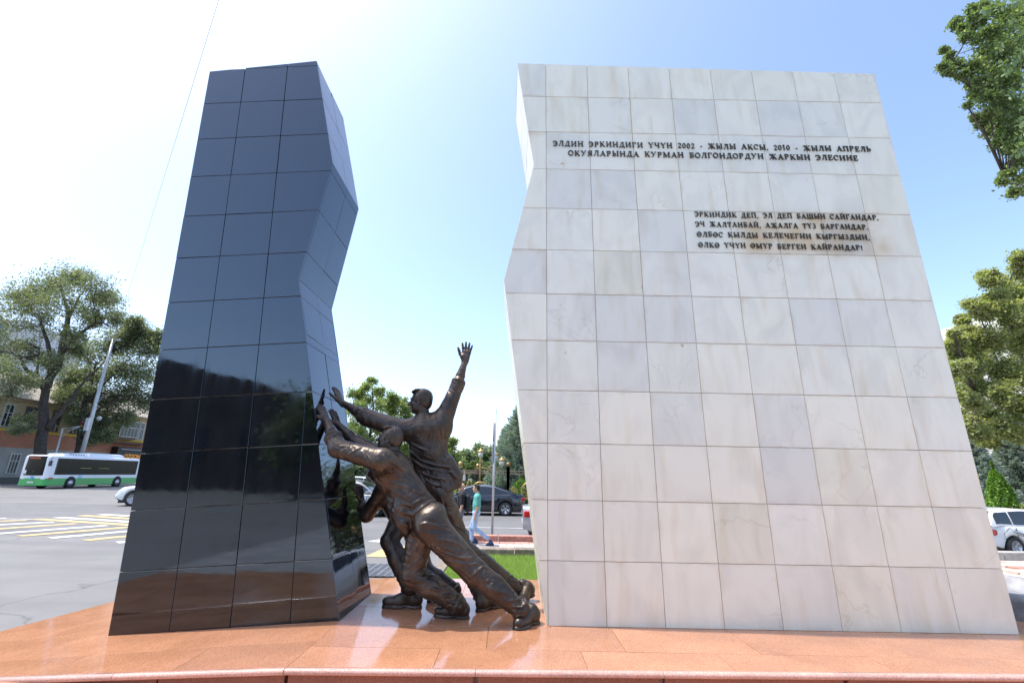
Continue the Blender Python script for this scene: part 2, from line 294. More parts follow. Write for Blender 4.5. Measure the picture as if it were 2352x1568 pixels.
class B:
    """collects simple solids into one mesh"""
    def __init__(s): s.v = []; s.f = []; s.sm = []
    def add(s, vs, fs, smooth=False):
        o = len(s.v); s.v += [tuple(v) for v in vs]; s.f += [tuple(i + o for i in f) for f in fs]; s.sm += [smooth] * len(fs); return s
    def box(s, lo, hi, rz=0, c=None):
        x0, y0, z0 = lo; x1, y1, z1 = hi
        vs = [Vector(p) for p in ((x0,y0,z0),(x1,y0,z0),(x1,y1,z0),(x0,y1,z0),(x0,y0,z1),(x1,y0,z1),(x1,y1,z1),(x0,y1,z1))]
        if rz:
            c = Vector(c) if c else Vector(((x0+x1)/2, (y0+y1)/2, 0)); M = Matrix.Rotation(rz, 3, 'Z'); vs = [M @ (v - c) + c for v in vs]
        return s.add(vs, [(0,3,2,1),(4,5,6,7),(0,1,5,4),(1,2,6,5),(2,3,7,6),(3,0,4,7)])
    def prism(s, poly, d):
        """poly: list of 3d points (planar, CCW seen against d), extruded by vector d"""
        n = len(poly); d = Vector(d); a = [Vector(p) for p in poly]; b = [p + d for p in a]
        return s.add(a + b, [tuple(reversed(range(n))), tuple(range(n, 2 * n))] + [(i, (i+1) % n, n + (i+1) % n, n + i) for i in range(n)])
    def tube(s, pts, rad, n=8, cap=True):
        pts = [Vector(p) for p in pts]; k = len(pts); rad = rad if hasattr(rad, '__len__') else [rad] * k
        vs = []; up = None
        for i, p in enumerate(pts):
            t = (pts[min(i+1, k-1)] - pts[max(i-1, 0)]).normalized()
            if up is None: up = t.orthogonal().normalized()
            up = (up - t * up.dot(t)).normalized(); w = t.cross(up)
            for j in range(n):
                a = 2 * PI * j / n; vs.append(p + (up * math.cos(a) + w * math.sin(a)) * rad[i])
        fs = [(i*n+j, i*n+(j+1) % n, (i+1)*n+(j+1) % n, (i+1)*n+j) for i in range(k-1) for j in range(n)]
        if cap: fs += [tuple(reversed(range(n))), tuple(range((k-1)*n, k*n))]
        return s.add(vs, fs, True)
    def lathe(s, c, prof, n=16, axis='z', cap=True):
        """prof: (r, h) list"""
        c = Vector(c); vs = []
        for r, h in prof:
            for j in range(n):
                a = 2 * PI * j / n; p = (r*math.cos(a), r*math.sin(a), h)
                if axis == 'x': p = (h, r*math.cos(a), r*math.sin(a))
                if axis == 'y': p = (r*math.sin(a), h, r*math.cos(a))
                vs.append(c + Vector(p))
        k = len(prof)
        fs = [(i*n+j, i*n+(j+1) % n, (i+1)*n+(j+1) % n, (i+1)*n+j) for i in range(k-1) for j in range(n)]
        if cap: fs += [tuple(reversed(range(n))), tuple(range((k-1)*n, k*n))]
        return s.add(vs, fs, True)
    def sphere(s, c, r, n=12, sc=(1, 1, 1)):
        c = Vector(c); vs = []; m = n // 2
        for i in range(m + 1):
            for j in range(n):
                a = PI * i / m; b = 2 * PI * j / n
                vs.append(c + Vector((r*sc[0]*math.sin(a)*math.cos(b), r*sc[1]*math.sin(a)*math.sin(b), -r*sc[2]*math.cos(a))))
        return s.add(vs, [(i*n+j, i*n+(j+1) % n, (i+1)*n+(j+1) % n, (i+1)*n+j) for i in range(m) for j in range(n)], True)
    def build(s, name, m=None, parent=None, loc=(0, 0, 0), bevel=0, fix=False):
        me = bpy.data.meshes.new(name); me.from_pydata(s.v, [], s.f)
        me.polygons.foreach_set('use_smooth', s.sm); me.update()
        if fix:
            bm = bmesh.new(); bm.from_mesh(me); bmesh.ops.recalc_face_normals(bm, faces=bm.faces); bm.to_mesh(me); bm.free()
        o = mobj(name, me, m, parent, loc)
        if bevel:
            md = o.modifiers.new('bevel', 'BEVEL'); md.width = bevel; md.segments = 2; md.limit_method = 'ANGLE'; md.angle_limit = math.radians(40)
        return o
def bx(name, lo, hi, m, parent=None, bevel=0):
    c = Vector([(a + b) / 2 for a, b in zip(lo, hi)]); c.z = min(lo[2], hi[2])
    return B().box(tuple(Vector([min(a, b) for a, b in zip(lo, hi)]) - c), tuple(Vector([max(a, b) for a, b in zip(lo, hi)]) - c)).build(name, m, parent, c, bevel)
def struct(o): o['kind'] = 'structure'; return o

# ---------------------------------------------------------------- polygon clipping and tiling
def clip_half(poly, a, b, c):
    out = []; n = len(poly)
    for i in range(n):
        p, q = poly[i], poly[(i+1) % n]; dp, dq = a*p[0]+b*p[1]-c, a*q[0]+b*q[1]-c
        if dp <= 0: out.append(p)
        if (dp < 0 < dq) or (dq < 0 < dp):
            t = dp / (dp - dq); out.append((p[0]+(q[0]-p[0])*t, p[1]+(q[1]-p[1])*t))
    return out
def clip_cell(poly, x0, y0, x1, y1):
    for a, b, c in ((1, 0, x1), (-1, 0, -x0), (0, 1, y1), (0, -1, -y0)):
        poly = clip_half(poly, a, b, c)
        if len(poly) < 3: return []
    return poly
def parea(p): return abs(sum(p[i][0]*p[(i+1) % len(p)][1]-p[(i+1) % len(p)][0]*p[i][1] for i in range(len(p)))) / 2
def tiles(name, parent, m, O, u, v, n, poly, us, vs, th, gap, rng, tilt=0., proud=.0, bev=.0015, minarea=.004):
    """slabs on the face O + u*x + v*y (outward normal n); poly is the face outline; us, vs the joint positions.
    The slab's outer face lies in the plane of the outline."""
    O, u, v, n = map(Vector, (O, u, v, n)); res = []
    for i in range(len(us) - 1):
        for j in range(len(vs) - 1):
            c = clip_cell(poly, us[i] + gap/2, vs[j] + gap/2, us[i+1] - gap/2, vs[j+1] - gap/2)
            if len(c) < 3 or parea(c) < minarea or 2*parea(c)/sum(math.dist(c[q], c[q-1]) for q in range(len(c))) < .018: continue
            cx = sum(p[0] for p in c) / len(c); cy = sum(p[1] for p in c) / len(c)
            pr = rng.uniform(-proud, proud); tu, tv = rng.gauss(0, tilt), rng.gauss(0, tilt)
            k = len(c); V = []
            for lvl, ins in ((-th, 0), (-bev, 0), (0, bev)):
                for p in c:
                    dx, dy = p[0]-cx, p[1]-cy; L = math.hypot(dx, dy) or 1; f = max(0, 1 - ins*1.4/L)
                    V.append(u*(dx*f) + v*(dy*f) + n*(lvl + pr + tu*dx + tv*dy))
            F = [tuple(reversed(range(k)))] + [(a*k+q, a*k+(q+1) % k, (a+1)*k+(q+1) % k, (a+1)*k+q) for a in range(2) for q in range(k)] + [tuple(range(2*k, 3*k))]
            b_ = B().add(V, F); o = b_.build(name, m, parent, O + u*cx + v*cy); res.append(o)
    if u.cross(v).dot(n) < 0:
        for o in res: o.data.flip_normals()
    return res
# ================================================================ setting: ground and monument
M_marble = marble(); M_black = black_granite(); M_bronze = bronze()
M_red = red_granite('red_granite', (.385, .165, .085), (.55, .305, .18), .045, .16)
M_redrough = red_granite('red_granite_rough', (.24, .075, .045), (.42, .17, .11), .35, .6)
M_rednose = red_granite('red_granite_nosing', (.50, .26, .20), (.74, .48, .40), .12, .3)
M_mortar = mat('mortar', (.60, .42, .33), .9, var=.3, vscale=9)
M_mortar_lt = mat('pale_mortar', (.60, .55, .47), .9, col2=(.85, .82, .75), vscale=1.6)
M_mortar_dk = mat('dark_mortar', (.14, .125, .11), .9, col2=(.8, .72, .62), vscale=1.6)
M_asph = asphalt('asphalt', (.205, .20, .19), 1)
M_asph2 = asphalt('worn_asphalt', (.175, .172, .168), 1)
M_pave = mat('grey_paving', (.30, .29, .28), .8, var=.2, vscale=2)
M_concrete = mat('concrete', (.36, .34, .31), .85, var=.18, vscale=4, bump=.3, bscale=30)
M_stonedk = mat('brown_stone', (.22, .18, .14), .9, var=.3, vscale=6, bump=.6, bscale=25, rand=.1)
M_grass = leafmat('grass_blades', (.16, .25, .06), (.33, .43, .13), (.52, .50, .25), .6, .4)
M_soil = mat('soil', (.20, .24, .08), .95, var=.4, vscale=4)

gr = B().add([(-1500, -1500, 0), (1500, -1500, 0), (1500, 1500, 0), (-1500, 1500, 0)], [(0, 1, 2, 3)]).build('ground', M_asph); struct(gr)

KX = -1.63; TL = math.radians(4.25); TT = math.tan(TL); PZ = .6
def slabz(x): return PZ + TT * (x - KX) if x < KX else PZ
# right, level slab of the platform
plat = empty('granite_platform', (0, 5, .42), 0); struct(plat)
def P(o):            # parent keeping world place
    o.location = o.location - plat.location; o.parent = plat; return o
rpoly = [(KX, 3.93), (8.2, 4.15), (8.6, 5.42), (5.6, 5.36), (4.2, 6.3), (2.5, 7.08), (KX, 6.98)]
rp = [(x, y) for x, y in rpoly]
core = B().prism([(x, y, .02) for x, y in [(KX+.01, 4.0), (8.1, 4.2), (8.5, 5.36), (5.5, 5.3), (4.1, 6.2), (2.5, 7.0), (KX+.01, 6.9)]], (0, 0, PZ - .055)).build('bed', M_mortar)
P(core)
tr = random.Random(3)
usr = [KX, -.55, .62, 1.75, 3.0, 4.1, 5.3, 6.4, 7.5, 8.7]
for rowi, (ya, yb) in enumerate(((3.8, 4.36), (4.36, 4.95), (4.95, 5.55), (5.55, 6.15), (6.15, 7.2))):
    sh = [0, .38, -.2, .25, 0][rowi]; us = [KX] + [a + sh for a in usr[1:-1]] + [8.8]
    for o in tiles('slab', None, M_red, (0, 0, PZ), (1, 0, 0), (0, 1, 0), (0, 0, 1), rp, us, [ya, yb], .035, .0032, tr, .0006, .0005, .001): P(o)
# left, sunken slab tips down to the left
c4, s4 = math.cos(TL), math.sin(TL)
lpoly = [(KX, 3.93), (KX, 6.98), (-4.95, 7.12), (-5.33, 5.48), (-5.62, 4.28)]
lp = [((x - KX) / c4, y) for x, y in lpoly][::-1]
lcore = B().prism([(x, y, .02) for x, y in [(KX, 4.0), (-5.5, 4.35), (-5.23, 5.5), (-4.87, 7.04), (KX, 6.9)]][::-1], (0, 0, .2)).build('bed', M_mortar); P(lcore)
V = []; pl = [(KX, 4.0), (-5.5, 4.35), (-5.23, 5.5), (-4.87, 7.04), (KX, 6.9)][::-1]
lc2 = B().add([(x, y, .2) for x, y in pl] + [(x, y, slabz(x) - .035) for x, y in pl], [(4, 3, 2, 1, 0), (5, 6, 7, 8, 9)] + [(i, (i+1) % 5, 5+(i+1) % 5, 5+i) for i in range(5)]).build('bed', M_mortar); P(lc2)
for rowi, (ya, yb) in enumerate(((3.8, 4.5), (4.5, 5.1), (5.1, 5.9), (5.9, 7.2))):
    us = [[-4.2, -3.1, -1.95, -.9, 0], [-4.3, -2.5, -1.3, 0], [-4.3, -2.9, -1.7, -.6, 0], [-4.2, -2.4, -1.2, 0]][rowi]
    for o in tiles('slab', None, M_red, (KX, 0, PZ), (c4, 0, s4), (0, 1, 0), (-s4, 0, c4), lp, us, [ya, yb], .035, .0032, tr, .0006, .0005, .001): P(o)
# nosing strips and risers along the front
def nosing(p, q, n):
    p, q = Vector(p), Vector(q)
    for i in range(n):
        a, b = p.lerp(q, i / n), p.lerp(q, (i + 1) / n); d = (b - a).normalized(); w = Vector((0, -1, 0)); w = (w - d * w.dot(d)).normalized(); up = d.cross(w); up = up if up.z > 0 else -up
        a = a + d * .002; b = b - d * .002
        prof = [(-.01, .002)] + [(.018 + .022*math.sin(t), -.02 + .022*math.cos(t)) for t in (.1, .5, .9, 1.3, 1.7, 2.1, 2.5, 3.0)] + [(-.01, -.043)]
        k = len(prof); vs = [a + w*x + up*z for x, z in prof] + [b + w*x + up*z for x, z in prof]
        bb = B().add(vs, [tuple(range(k)), tuple(reversed(range(k, 2*k)))]); bb.add(vs, [(j, (j+1) % k, k+(j+1) % k, k+j) for j in range(k)], True)
        P(bb.build('nosing', M_rednose, fix=True))
nosing((KX, 3.925, PZ), (8.2, 4.145, PZ), 7)
nosing((-5.62, 4.275, slabz(-5.62)), (KX, 3.925, PZ), 3)
def riser(p, q, zlo, n):
    p, q = Vector(p), Vector(q)
    for i in range(n):
        a, b = p.lerp(q, i/n + .002), p.lerp(q, (i+1)/n - .002)
        y = .012
        vs = [(a.x, a.y+y, zlo), (b.x, b.y+y, zlo), (b.x, b.y+.1, zlo), (a.x, a.y+.1, zlo), (a.x, a.y+y, max(zlo+.001, a.z-.042)), (b.x, b.y+y, max(zlo+.001, b.z-.042)), (b.x, b.y+.1, max(zlo+.001, b.z-.042)), (a.x, a.y+.1, max(zlo+.001, a.z-.042))]
        P(B().add(vs, [(0,3,2,1),(4,5,6,7),(0,1,5,4),(1,2,6,5),(2,3,7,6),(3,0,4,7)]).build('riser', M_redrough))
riser((KX, 3.925, PZ), (8.2, 4.145, PZ), .30, 7)
riser((-5.62, 4.275, slabz(-5.62)), (KX, 3.925, PZ), .30, 4)
# lower red terrace and grey paving where the viewer stands
TZ = .42
struct(B().box((-5.6, -14, .004), (9.5, 1.95, TZ - .004)).build('paving', M_pave))
ter = empty('terrace', (0, 3, TZ)); struct(ter)
o = B().box((-5.6, 1.951, .004), (9.5, 4.6, TZ - .033)).build('bed', M_mortar); o.parent = ter; o.location = (0, -3, -TZ)
for o in tiles('slab', None, M_red, (0, 0, TZ), (1, 0, 0), (0, 1, 0), (0, 0, 1), [(-5.6, 1.95), (9.5, 1.95), (9.5, 4.02), (KX, 3.97), (-4.4, 4.22), (-5.6, 4.3)], [-5.6, -4.7, -3.5, -2.3, -1.1, .1, 1.3, 2.5, 3.7, 4.9, 6.1, 7.3, 9.5], [1.95, 2.65, 3.35, 4.5], .03, .004, tr, .0005, .0004, .001):
    o.parent = ter; o.location = o.location - ter.location

# ---------------------------------------------------------------- the two steles
def stele(name, label, front, y0, y1, ang, org, u_joints, v_joints, d_joints, m, mc, tilt, gap, proud, drop=(None, 0)):
    """front: outline (x, z) counter-clockwise seen from the viewer; extruded from y0 back to y1"""
    root = empty(name, (sum(p[0] for p in front)/len(front), (y0+y1)/2, min(p[1] for p in front)), 0, label, 'monument')
    th = .03; n = len(front); ins = .028
    cx = sum(p[0] for p in front)/n; rng = random.Random(5)
    def inset(p, k):
        a, b, c = Vector(front[k-1]), Vector(p), Vector(front[(k+1) % n]); d1 = (b-a).normalized(); d2 = (c-b).normalized()
        n1 = Vector((-d1.y, d1.x)); n2 = Vector((-d2.y, d2.x)); s = (n1+n2); s = s / max(.3, s.dot(n1)); return b + s*ins
    inn = [inset(p, k) for k, p in enumerate(front)]
    core = B().prism([(p.x, y1 - ins, p.y) for p in inn][::-1], (0, -(y1-y0-2*ins), 0)).build('core', mc, None, fix=True)
    allp = [core]
    ca, sa = math.cos(ang), math.sin(ang); ux, vx = Vector((ca, 0, sa)), Vector((-sa, 0, ca)); O = Vector((org[0], y0, org[1]))
    loc = [((p[0]-org[0])*ca + (p[1]-org[1])*sa, -(p[0]-org[0])*sa + (p[1]-org[1])*ca) for p in front]
    for O_, nn in ((O, (0, -1, 0)), (O + Vector((0, y1-y0, 0)), (0, 1, 0))):
        for k in range(len(v_joints)-1):
            uj_ = [q for q in u_joints if not (q == drop[0] and v_joints[k] > drop[1])]
            allp += tiles('slab', None, m, O_, ux, vx, nn, loc, uj_, v_joints[k:k+2], th, gap, rng, tilt, proud)
    D = y1 - y0
    for k in range(n):                        # narrow sides, top
        a, b = Vector(front[k]), Vector(front[(k+1) % n]); e = (b - a); L = e.length; e.normalize()
        if abs(e.x) > .95 and a.y < 1.2 and b.y < 1.2: continue       # the foot stands on the platform
        nrm = Vector((e.y, 0, -e.x)); la, lb = loc[k], loc[(k+1) % n]
        js = [0.0, L]
        if abs(lb[1]-la[1]) > .5*abs(lb[0]-la[0]):
            for v in v_joints:
                t = (v-la[1])/(lb[1]-la[1])
                if .05 < t*L < L-.05: js.append(t*L)
        else:
            for v in u_joints:
                t = (v-la[0])/(lb[0]-la[0])
                if .05 < t*L < L-.05: js.append(t*L)
        js.sort()
        dj = d_joints
        g2 = .004
        poly = [(.0, th+.002), (L, th+.002), (L, D-th-.002), (0, D-th-.002)]
        allp += tiles('slab', None, m, (a.x, y0, a.y), (e.x, 0, e.y), (0, 1, 0), nrm, poly, js, dj, th*.9, g2, rng, tilt, proud)
    for o in allp: o.location = o.location - root.location; o.parent = root
    return root, O, ux, vx
WF = [(.39, PZ), (4.965, PZ), (4.965, 7.41+.02), (0, 7.5), (.24, 5.84), (-.11, 4.22)]
uj = [-1, .40] + [.40 + .571*i for i in range(1, 8)] + [6]
vj = [0] + [.58 + .5755*i for i in range(11)] + [8]
white, _, _, _ = stele('white_monument', 'tall white marble slab wall with bronze lettering and a notched left edge', WF, 5.0, 6.05, 0, (0, PZ), uj, vj, [-.1, .52, 1.2], M_marble, M_mortar_lt, .0012, .0045, .0012)
BF = [(-3.86, slabz(-3.86)), (-1.64, PZ), (-2.40, 3.53), (-2.58, 4.21), (-2.38, 5.85), (-2.82, 7.53), (-4.28, 7.31)]
BF[0] = (-3.86, slabz(-3.86))
bu = [-1, .58, 1.165, 1.745, 2.6]; bv = [-.1, .56] + [.56 + .5775*i for i in range(1, 12)] + [9]
black, _, _, _ = stele('black_monument', 'leaning black polished granite stele with a jagged right side', BF, 5.05, 6.12, TL, (-3.86, slabz(-3.86)), bu, bv, [-.1, .56, 1.2], M_black, M_mortar_dk, .0026, .007, .0016, drop=(1.745, 1.9))

# ---------------------------------------------------------------- lettering on the white wall
T, H = .15, .075
def arc(cx, cy, rx, ry, a0, a1, k=10):
    return [(cx + rx*math.cos(math.radians(a0 + (a1-a0)*i/k)), cy + ry*math.sin(math.radians(a0 + (a1-a0)*i/k))) for i in range(k+1)]
def V_(x, w=T, y0=0, y1=1): return ('l', (x, y0), (x, y1), w)
def Sf(x, y, w=.3): return ('l', (x-w/2, y), (x+w/2, y), .055)
def stem(x, w=T, y0=0, y1=1): return [V_(x, w, y0, y1)] + ([Sf(x, .03)] if y0 == 0 else []) + ([Sf(x, .97)] if y1 == 1 else [])
def L_(a, b, w): return ('l', a, b, w)
def A_(pts, w): return ('p', pts, w)
RND = lambda w=.8: [A_(arc(w/2, .5, w/2-.07, .46, 0, 360, 22), .12)]
G = {}
G['О'] = (.85, RND(.85)); G['Ө'] = (.85, RND(.85) + [L_((.12, .5), (.73, .5), .07)]); G['0'] = (.6, [A_(arc(.3, .5, .21, .45, 0, 360, 20), .1)])
G['С'] = (.78, [A_(arc(.42, .5, .34, .46, 50, 310, 18), .12), L_((.68, .62), (.68, .98), .05)])
G['Э'] = (.78, [A_(arc(.34, .5, .36, .46, 130, -130, 18), .12), L_((.3, .5), (.68, .5), .07), L_((.08, .62), (.08, .98), .05)])
G['Л'] = (.88, stem(.70) + [L_((.52, .96), (.80, .96), .06), L_((.50, .96), (.22, .2), .08), A_([(.3, .96), (.75, .96)], .06), A_([(.26, .3), (.2, .06), (.08, .05)], .1), Sf(.38, .97, .25)])
G['Д'] = (.9, [V_(.66), L_((.42, .94), (.2, .06), .08), L_((.32, .96), (.8, .96), .07), L_((.04, .06), (.88, .06), .08), L_((.07, .06), (.07, -.2), .06), L_((.85, .06), (.85, -.2), .06)])
G['И'] = (.95, stem(.2) + stem(.76) + [L_((.24, .14), (.72, .86), .07)])
G['Й'] = (.95, stem(.2) + stem(.76) + [L_((.24, .14), (.72, .86), .07), A_(arc(.48, 1.25, .15, .14, 190, 350, 8), .06)])
G['Н'] = (.95, stem(.2) + stem(.76) + [L_((.2, .5), (.76, .5), .07)])
G['П'] = (.95, stem(.2) + stem(.76) + [L_((.2, .97), (.76, .97), .06)])
G['Ш'] = (1.25, stem(.2) + stem(.63) + stem(1.06) + [L_((.2, .03), (1.06, .03), .055)])
G['Р'] = (.75, stem(.2) + [A_([(.2, .96), (.42, .96)] + arc(.42, .73, .22, .23, 90, -90, 9) + [(.2, .5)], .09)])
G['В'] = G['Р']
G['Ь'] = (.75, stem(.2) + [A_([(.2, .53), (.42, .53)] + arc(.42, .29, .22, .24, 90, -90, 9) + [(.2, .04)], .09)])
G['Ы'] = (1.05, stem(.2) + [A_([(.2, .53), (.38, .53)] + arc(.38, .29, .2, .24, 90, -90, 9) + [(.2, .04)], .09)] + stem(.86))
G['Б'] = (.75, stem(.2) + [L_((.2, .97), (.62, .97), .06), L_((.62, .98), (.62, .75), .05), A_([(.2, .53), (.42, .53)] + arc(.42, .29, .22, .24, 90, -90, 9) + [(.2, .04)], .09)])
G['К'] = (.88, stem(.2) + [L_((.25, .46), (.66, .95), .07), L_((.36, .56), (.72, .05), .14), Sf(.68, .97, .22), Sf(.74, .03, .24)])
G['Ж'] = (1.2, stem(.6, .13) + [L_((.6, .5), (.2, .95), .08), L_((.6, .5), (1.0, .95), .08), L_((.52, .52), (.16, .05), .12), L_((.68, .52), (1.04, .05), .12), Sf(.16, .03, .2), Sf(1.04, .03, .2), Sf(.2, .97, .2), Sf(1.0, .97, .2)])
G['Г'] = (.7, stem(.2) + [L_((.2, .97), (.62, .97), .06), L_((.62, .98), (.62, .72), .05)])
G['Е'] = (.75, stem(.2) + [L_((.2, .97), (.62, .97), .06), L_((.62, .98), (.62, .75), .05), L_((.2, .03), (.64, .03), .06), L_((.64, .02), (.64, .27), .05), L_((.2, .5), (.48, .5), .06), L_((.48, .38), (.48, .62), .05)])
G['Т'] = (.8, stem(.4) + [L_((.08, .97), (.72, .97), .06), L_((.09, .98), (.09, .72), .05), L_((.71, .98), (.71, .72), .05)])
G['А'] = (.9, [L_((.45, 1.0), (.16, .03), .07), L_((.44, 1.0), (.74, .03), .15), L_((.26, .34), (.64, .34), .06), Sf(.14, .03, .26), Sf(.76, .03, .28)])
G['М'] = (1.15, stem(.18, .08) + stem(.95) + [L_((.2, .97), (.56, .1), .14), L_((.56, .1), (.93, .97), .07)])
G['Ү'] = (.85, [V_(.43, T, 0, .48), Sf(.43, .03), L_((.16, .97), (.43, .45), .14), L_((.71, .97), (.43, .45), .07), Sf(.15, .97, .28), Sf(.72, .97, .24)])
G['У'] = (.85, [L_((.16, .97), (.47, .38), .14), L_((.72, .97), (.38, .15), .07), A_([(.38, .2), (.3, .06), (.16, .07)], .1), Sf(.15, .97, .28), Sf(.72, .97, .24)])
G['Ч'] = (.9, stem(.7) + [V_(.2, T, .6, 1), Sf(.2, .97), A_([(.2, .65), (.24, .47), (.45, .42), (.7, .5)], .08)])
G['Я'] = (.85, stem(.66) + [A_([(.66, .96), (.42, .96)] + arc(.42, .73, .22, .23, 90, 270, 9) + [(.66, .5)], .09), L_((.5, .5), (.2, .05), .13), Sf(.18, .03, .24)])
G['З'] = (.65, [A_(arc(.3, .75, .2, .21, 140, -90, 9), .09), A_(arc(.3, .28, .23, .25, 90, -150, 10), .1)])
G['2'] = (.6, [A_(arc(.3, .72, .2, .24, 170, -30, 10) + [(.1, .08)], .09), L_((.08, .06), (.52, .06), .12)])
G['1'] = (.5, stem(.26, .13) + [L_((.1, .8), (.26, .95), .06)])
G['-'] = (.42, [L_((.08, .38), (.36, .38), .1)])
G[','] = (.3, [L_((.16, .1), (.1, -.16), .12)]); G['.'] = (.3, [L_((.1, .06), (.22, .06), .13)]); G['!'] = (.35, [L_((.18, .3), (.18, 1.0), .12), L_((.12, .06), (.24, .06), .13)])
G['С'] = G['С']; G[' '] = (.62, [])
M_letter = mat('letter_bronze', (.060, .050, .038), .45, .5, var=.3, vscale=9)
GM = {}
def glyph(ch):
    if ch in GM: return GM[ch]
    w, st = G[ch]; b_ = B(); z = 0
    def seg(p, q, wd, z):
        p, q = Vector(p), Vector(q); d = (q-p).normalized(); nn = Vector((-d.y, d.x))*wd/2
        pts = [p+nn, p-nn, q-nn, q+nn]
        b_.add([(a.x, .12+z, a.y) for a in pts] + [(a.x, -.02-z, a.y) for a in pts], [(3,2,1,0),(4,5,6,7),(0,1,5,4),(1,2,6,5),(2,3,7,6),(3,0,4,7)])
    for s in st:
        if s[0] == 'l': seg(s[1], s[2], s[3], z); z += .004
        else:
            for i in range(len(s[1])-1): seg(s[1][i], s[1][i+1], s[2], z); z += .001
    me = bpy.data.meshes.new('letter_' ); me.from_pydata(b_.v, [], b_.f); me.update(); me.materials.append(M_letter); GM[ch] = me; return me
def zpt(x, y):  # positions of the lines of text on the wall
    return ony(.91875*(1360 + x/2.673), .91875*(320 + y/2.673), 5.0)
lines = [("ЭЛДИН ЭРКИНДИГИ ҮЧҮН 2002 - ЖЫЛЫ АКСЫ, 2010 - ЖЫЛЫ АПРЕЛЬ", (58, 106), (2190, 178), .077),
         ("ОКУЯЛАРЫНДА КУРМАН БОЛГОНДОРДУН ЖАРКЫН ЭЛЕСИНЕ", (160, 174), (2102, 234), .078),
         ("ЭРКИНДИК ДЕП, ЭЛ ДЕП БАШЫН САЙГАНДАР,", (1005, 589), (2236, 622), .068),
         ("ЭЧ ЖАЛТАНБАЙ, АЖАЛГА ТҮЗ БАРГАНДАР.", (1010, 657), (2166, 684), .068),
         ("ӨЛБӨС КЫЛДЫ КЕЛЕЧЕГИН КЫРГЫЗДЫН,", (1020, 725), (2178, 753), .068),
         ("ӨЛКӨ ҮЧҮН ӨМҮР БЕРГЕН КАЙРАНДАР!", (1030, 797), (2130, 822), .068)]
lr = random.Random(11)
for txt, a, b_, hh in lines:
    pa, pb = zpt(*a), zpt(*b_); txt = txt.replace('  ', ' ')
    tot = sum(G[c][0] + .1 for c in txt) - .1; sx = (pb.x - pa.x) / tot; x = 0
    zz = (pa.z + pb.z) / 2
    for c in txt:
        w = G[c][0]
        if c != ' ':
            o = mobj('letter', glyph(c), None, white, Vector((pa.x + x*sx, 5.0 - .012, zz + lr.uniform(-.003, .003))) - white.location)
            o.scale = (sx, hh*.9, hh); o.rotation_euler = (0, lr.uniform(-.02, .02), 0)
        x += w + .1
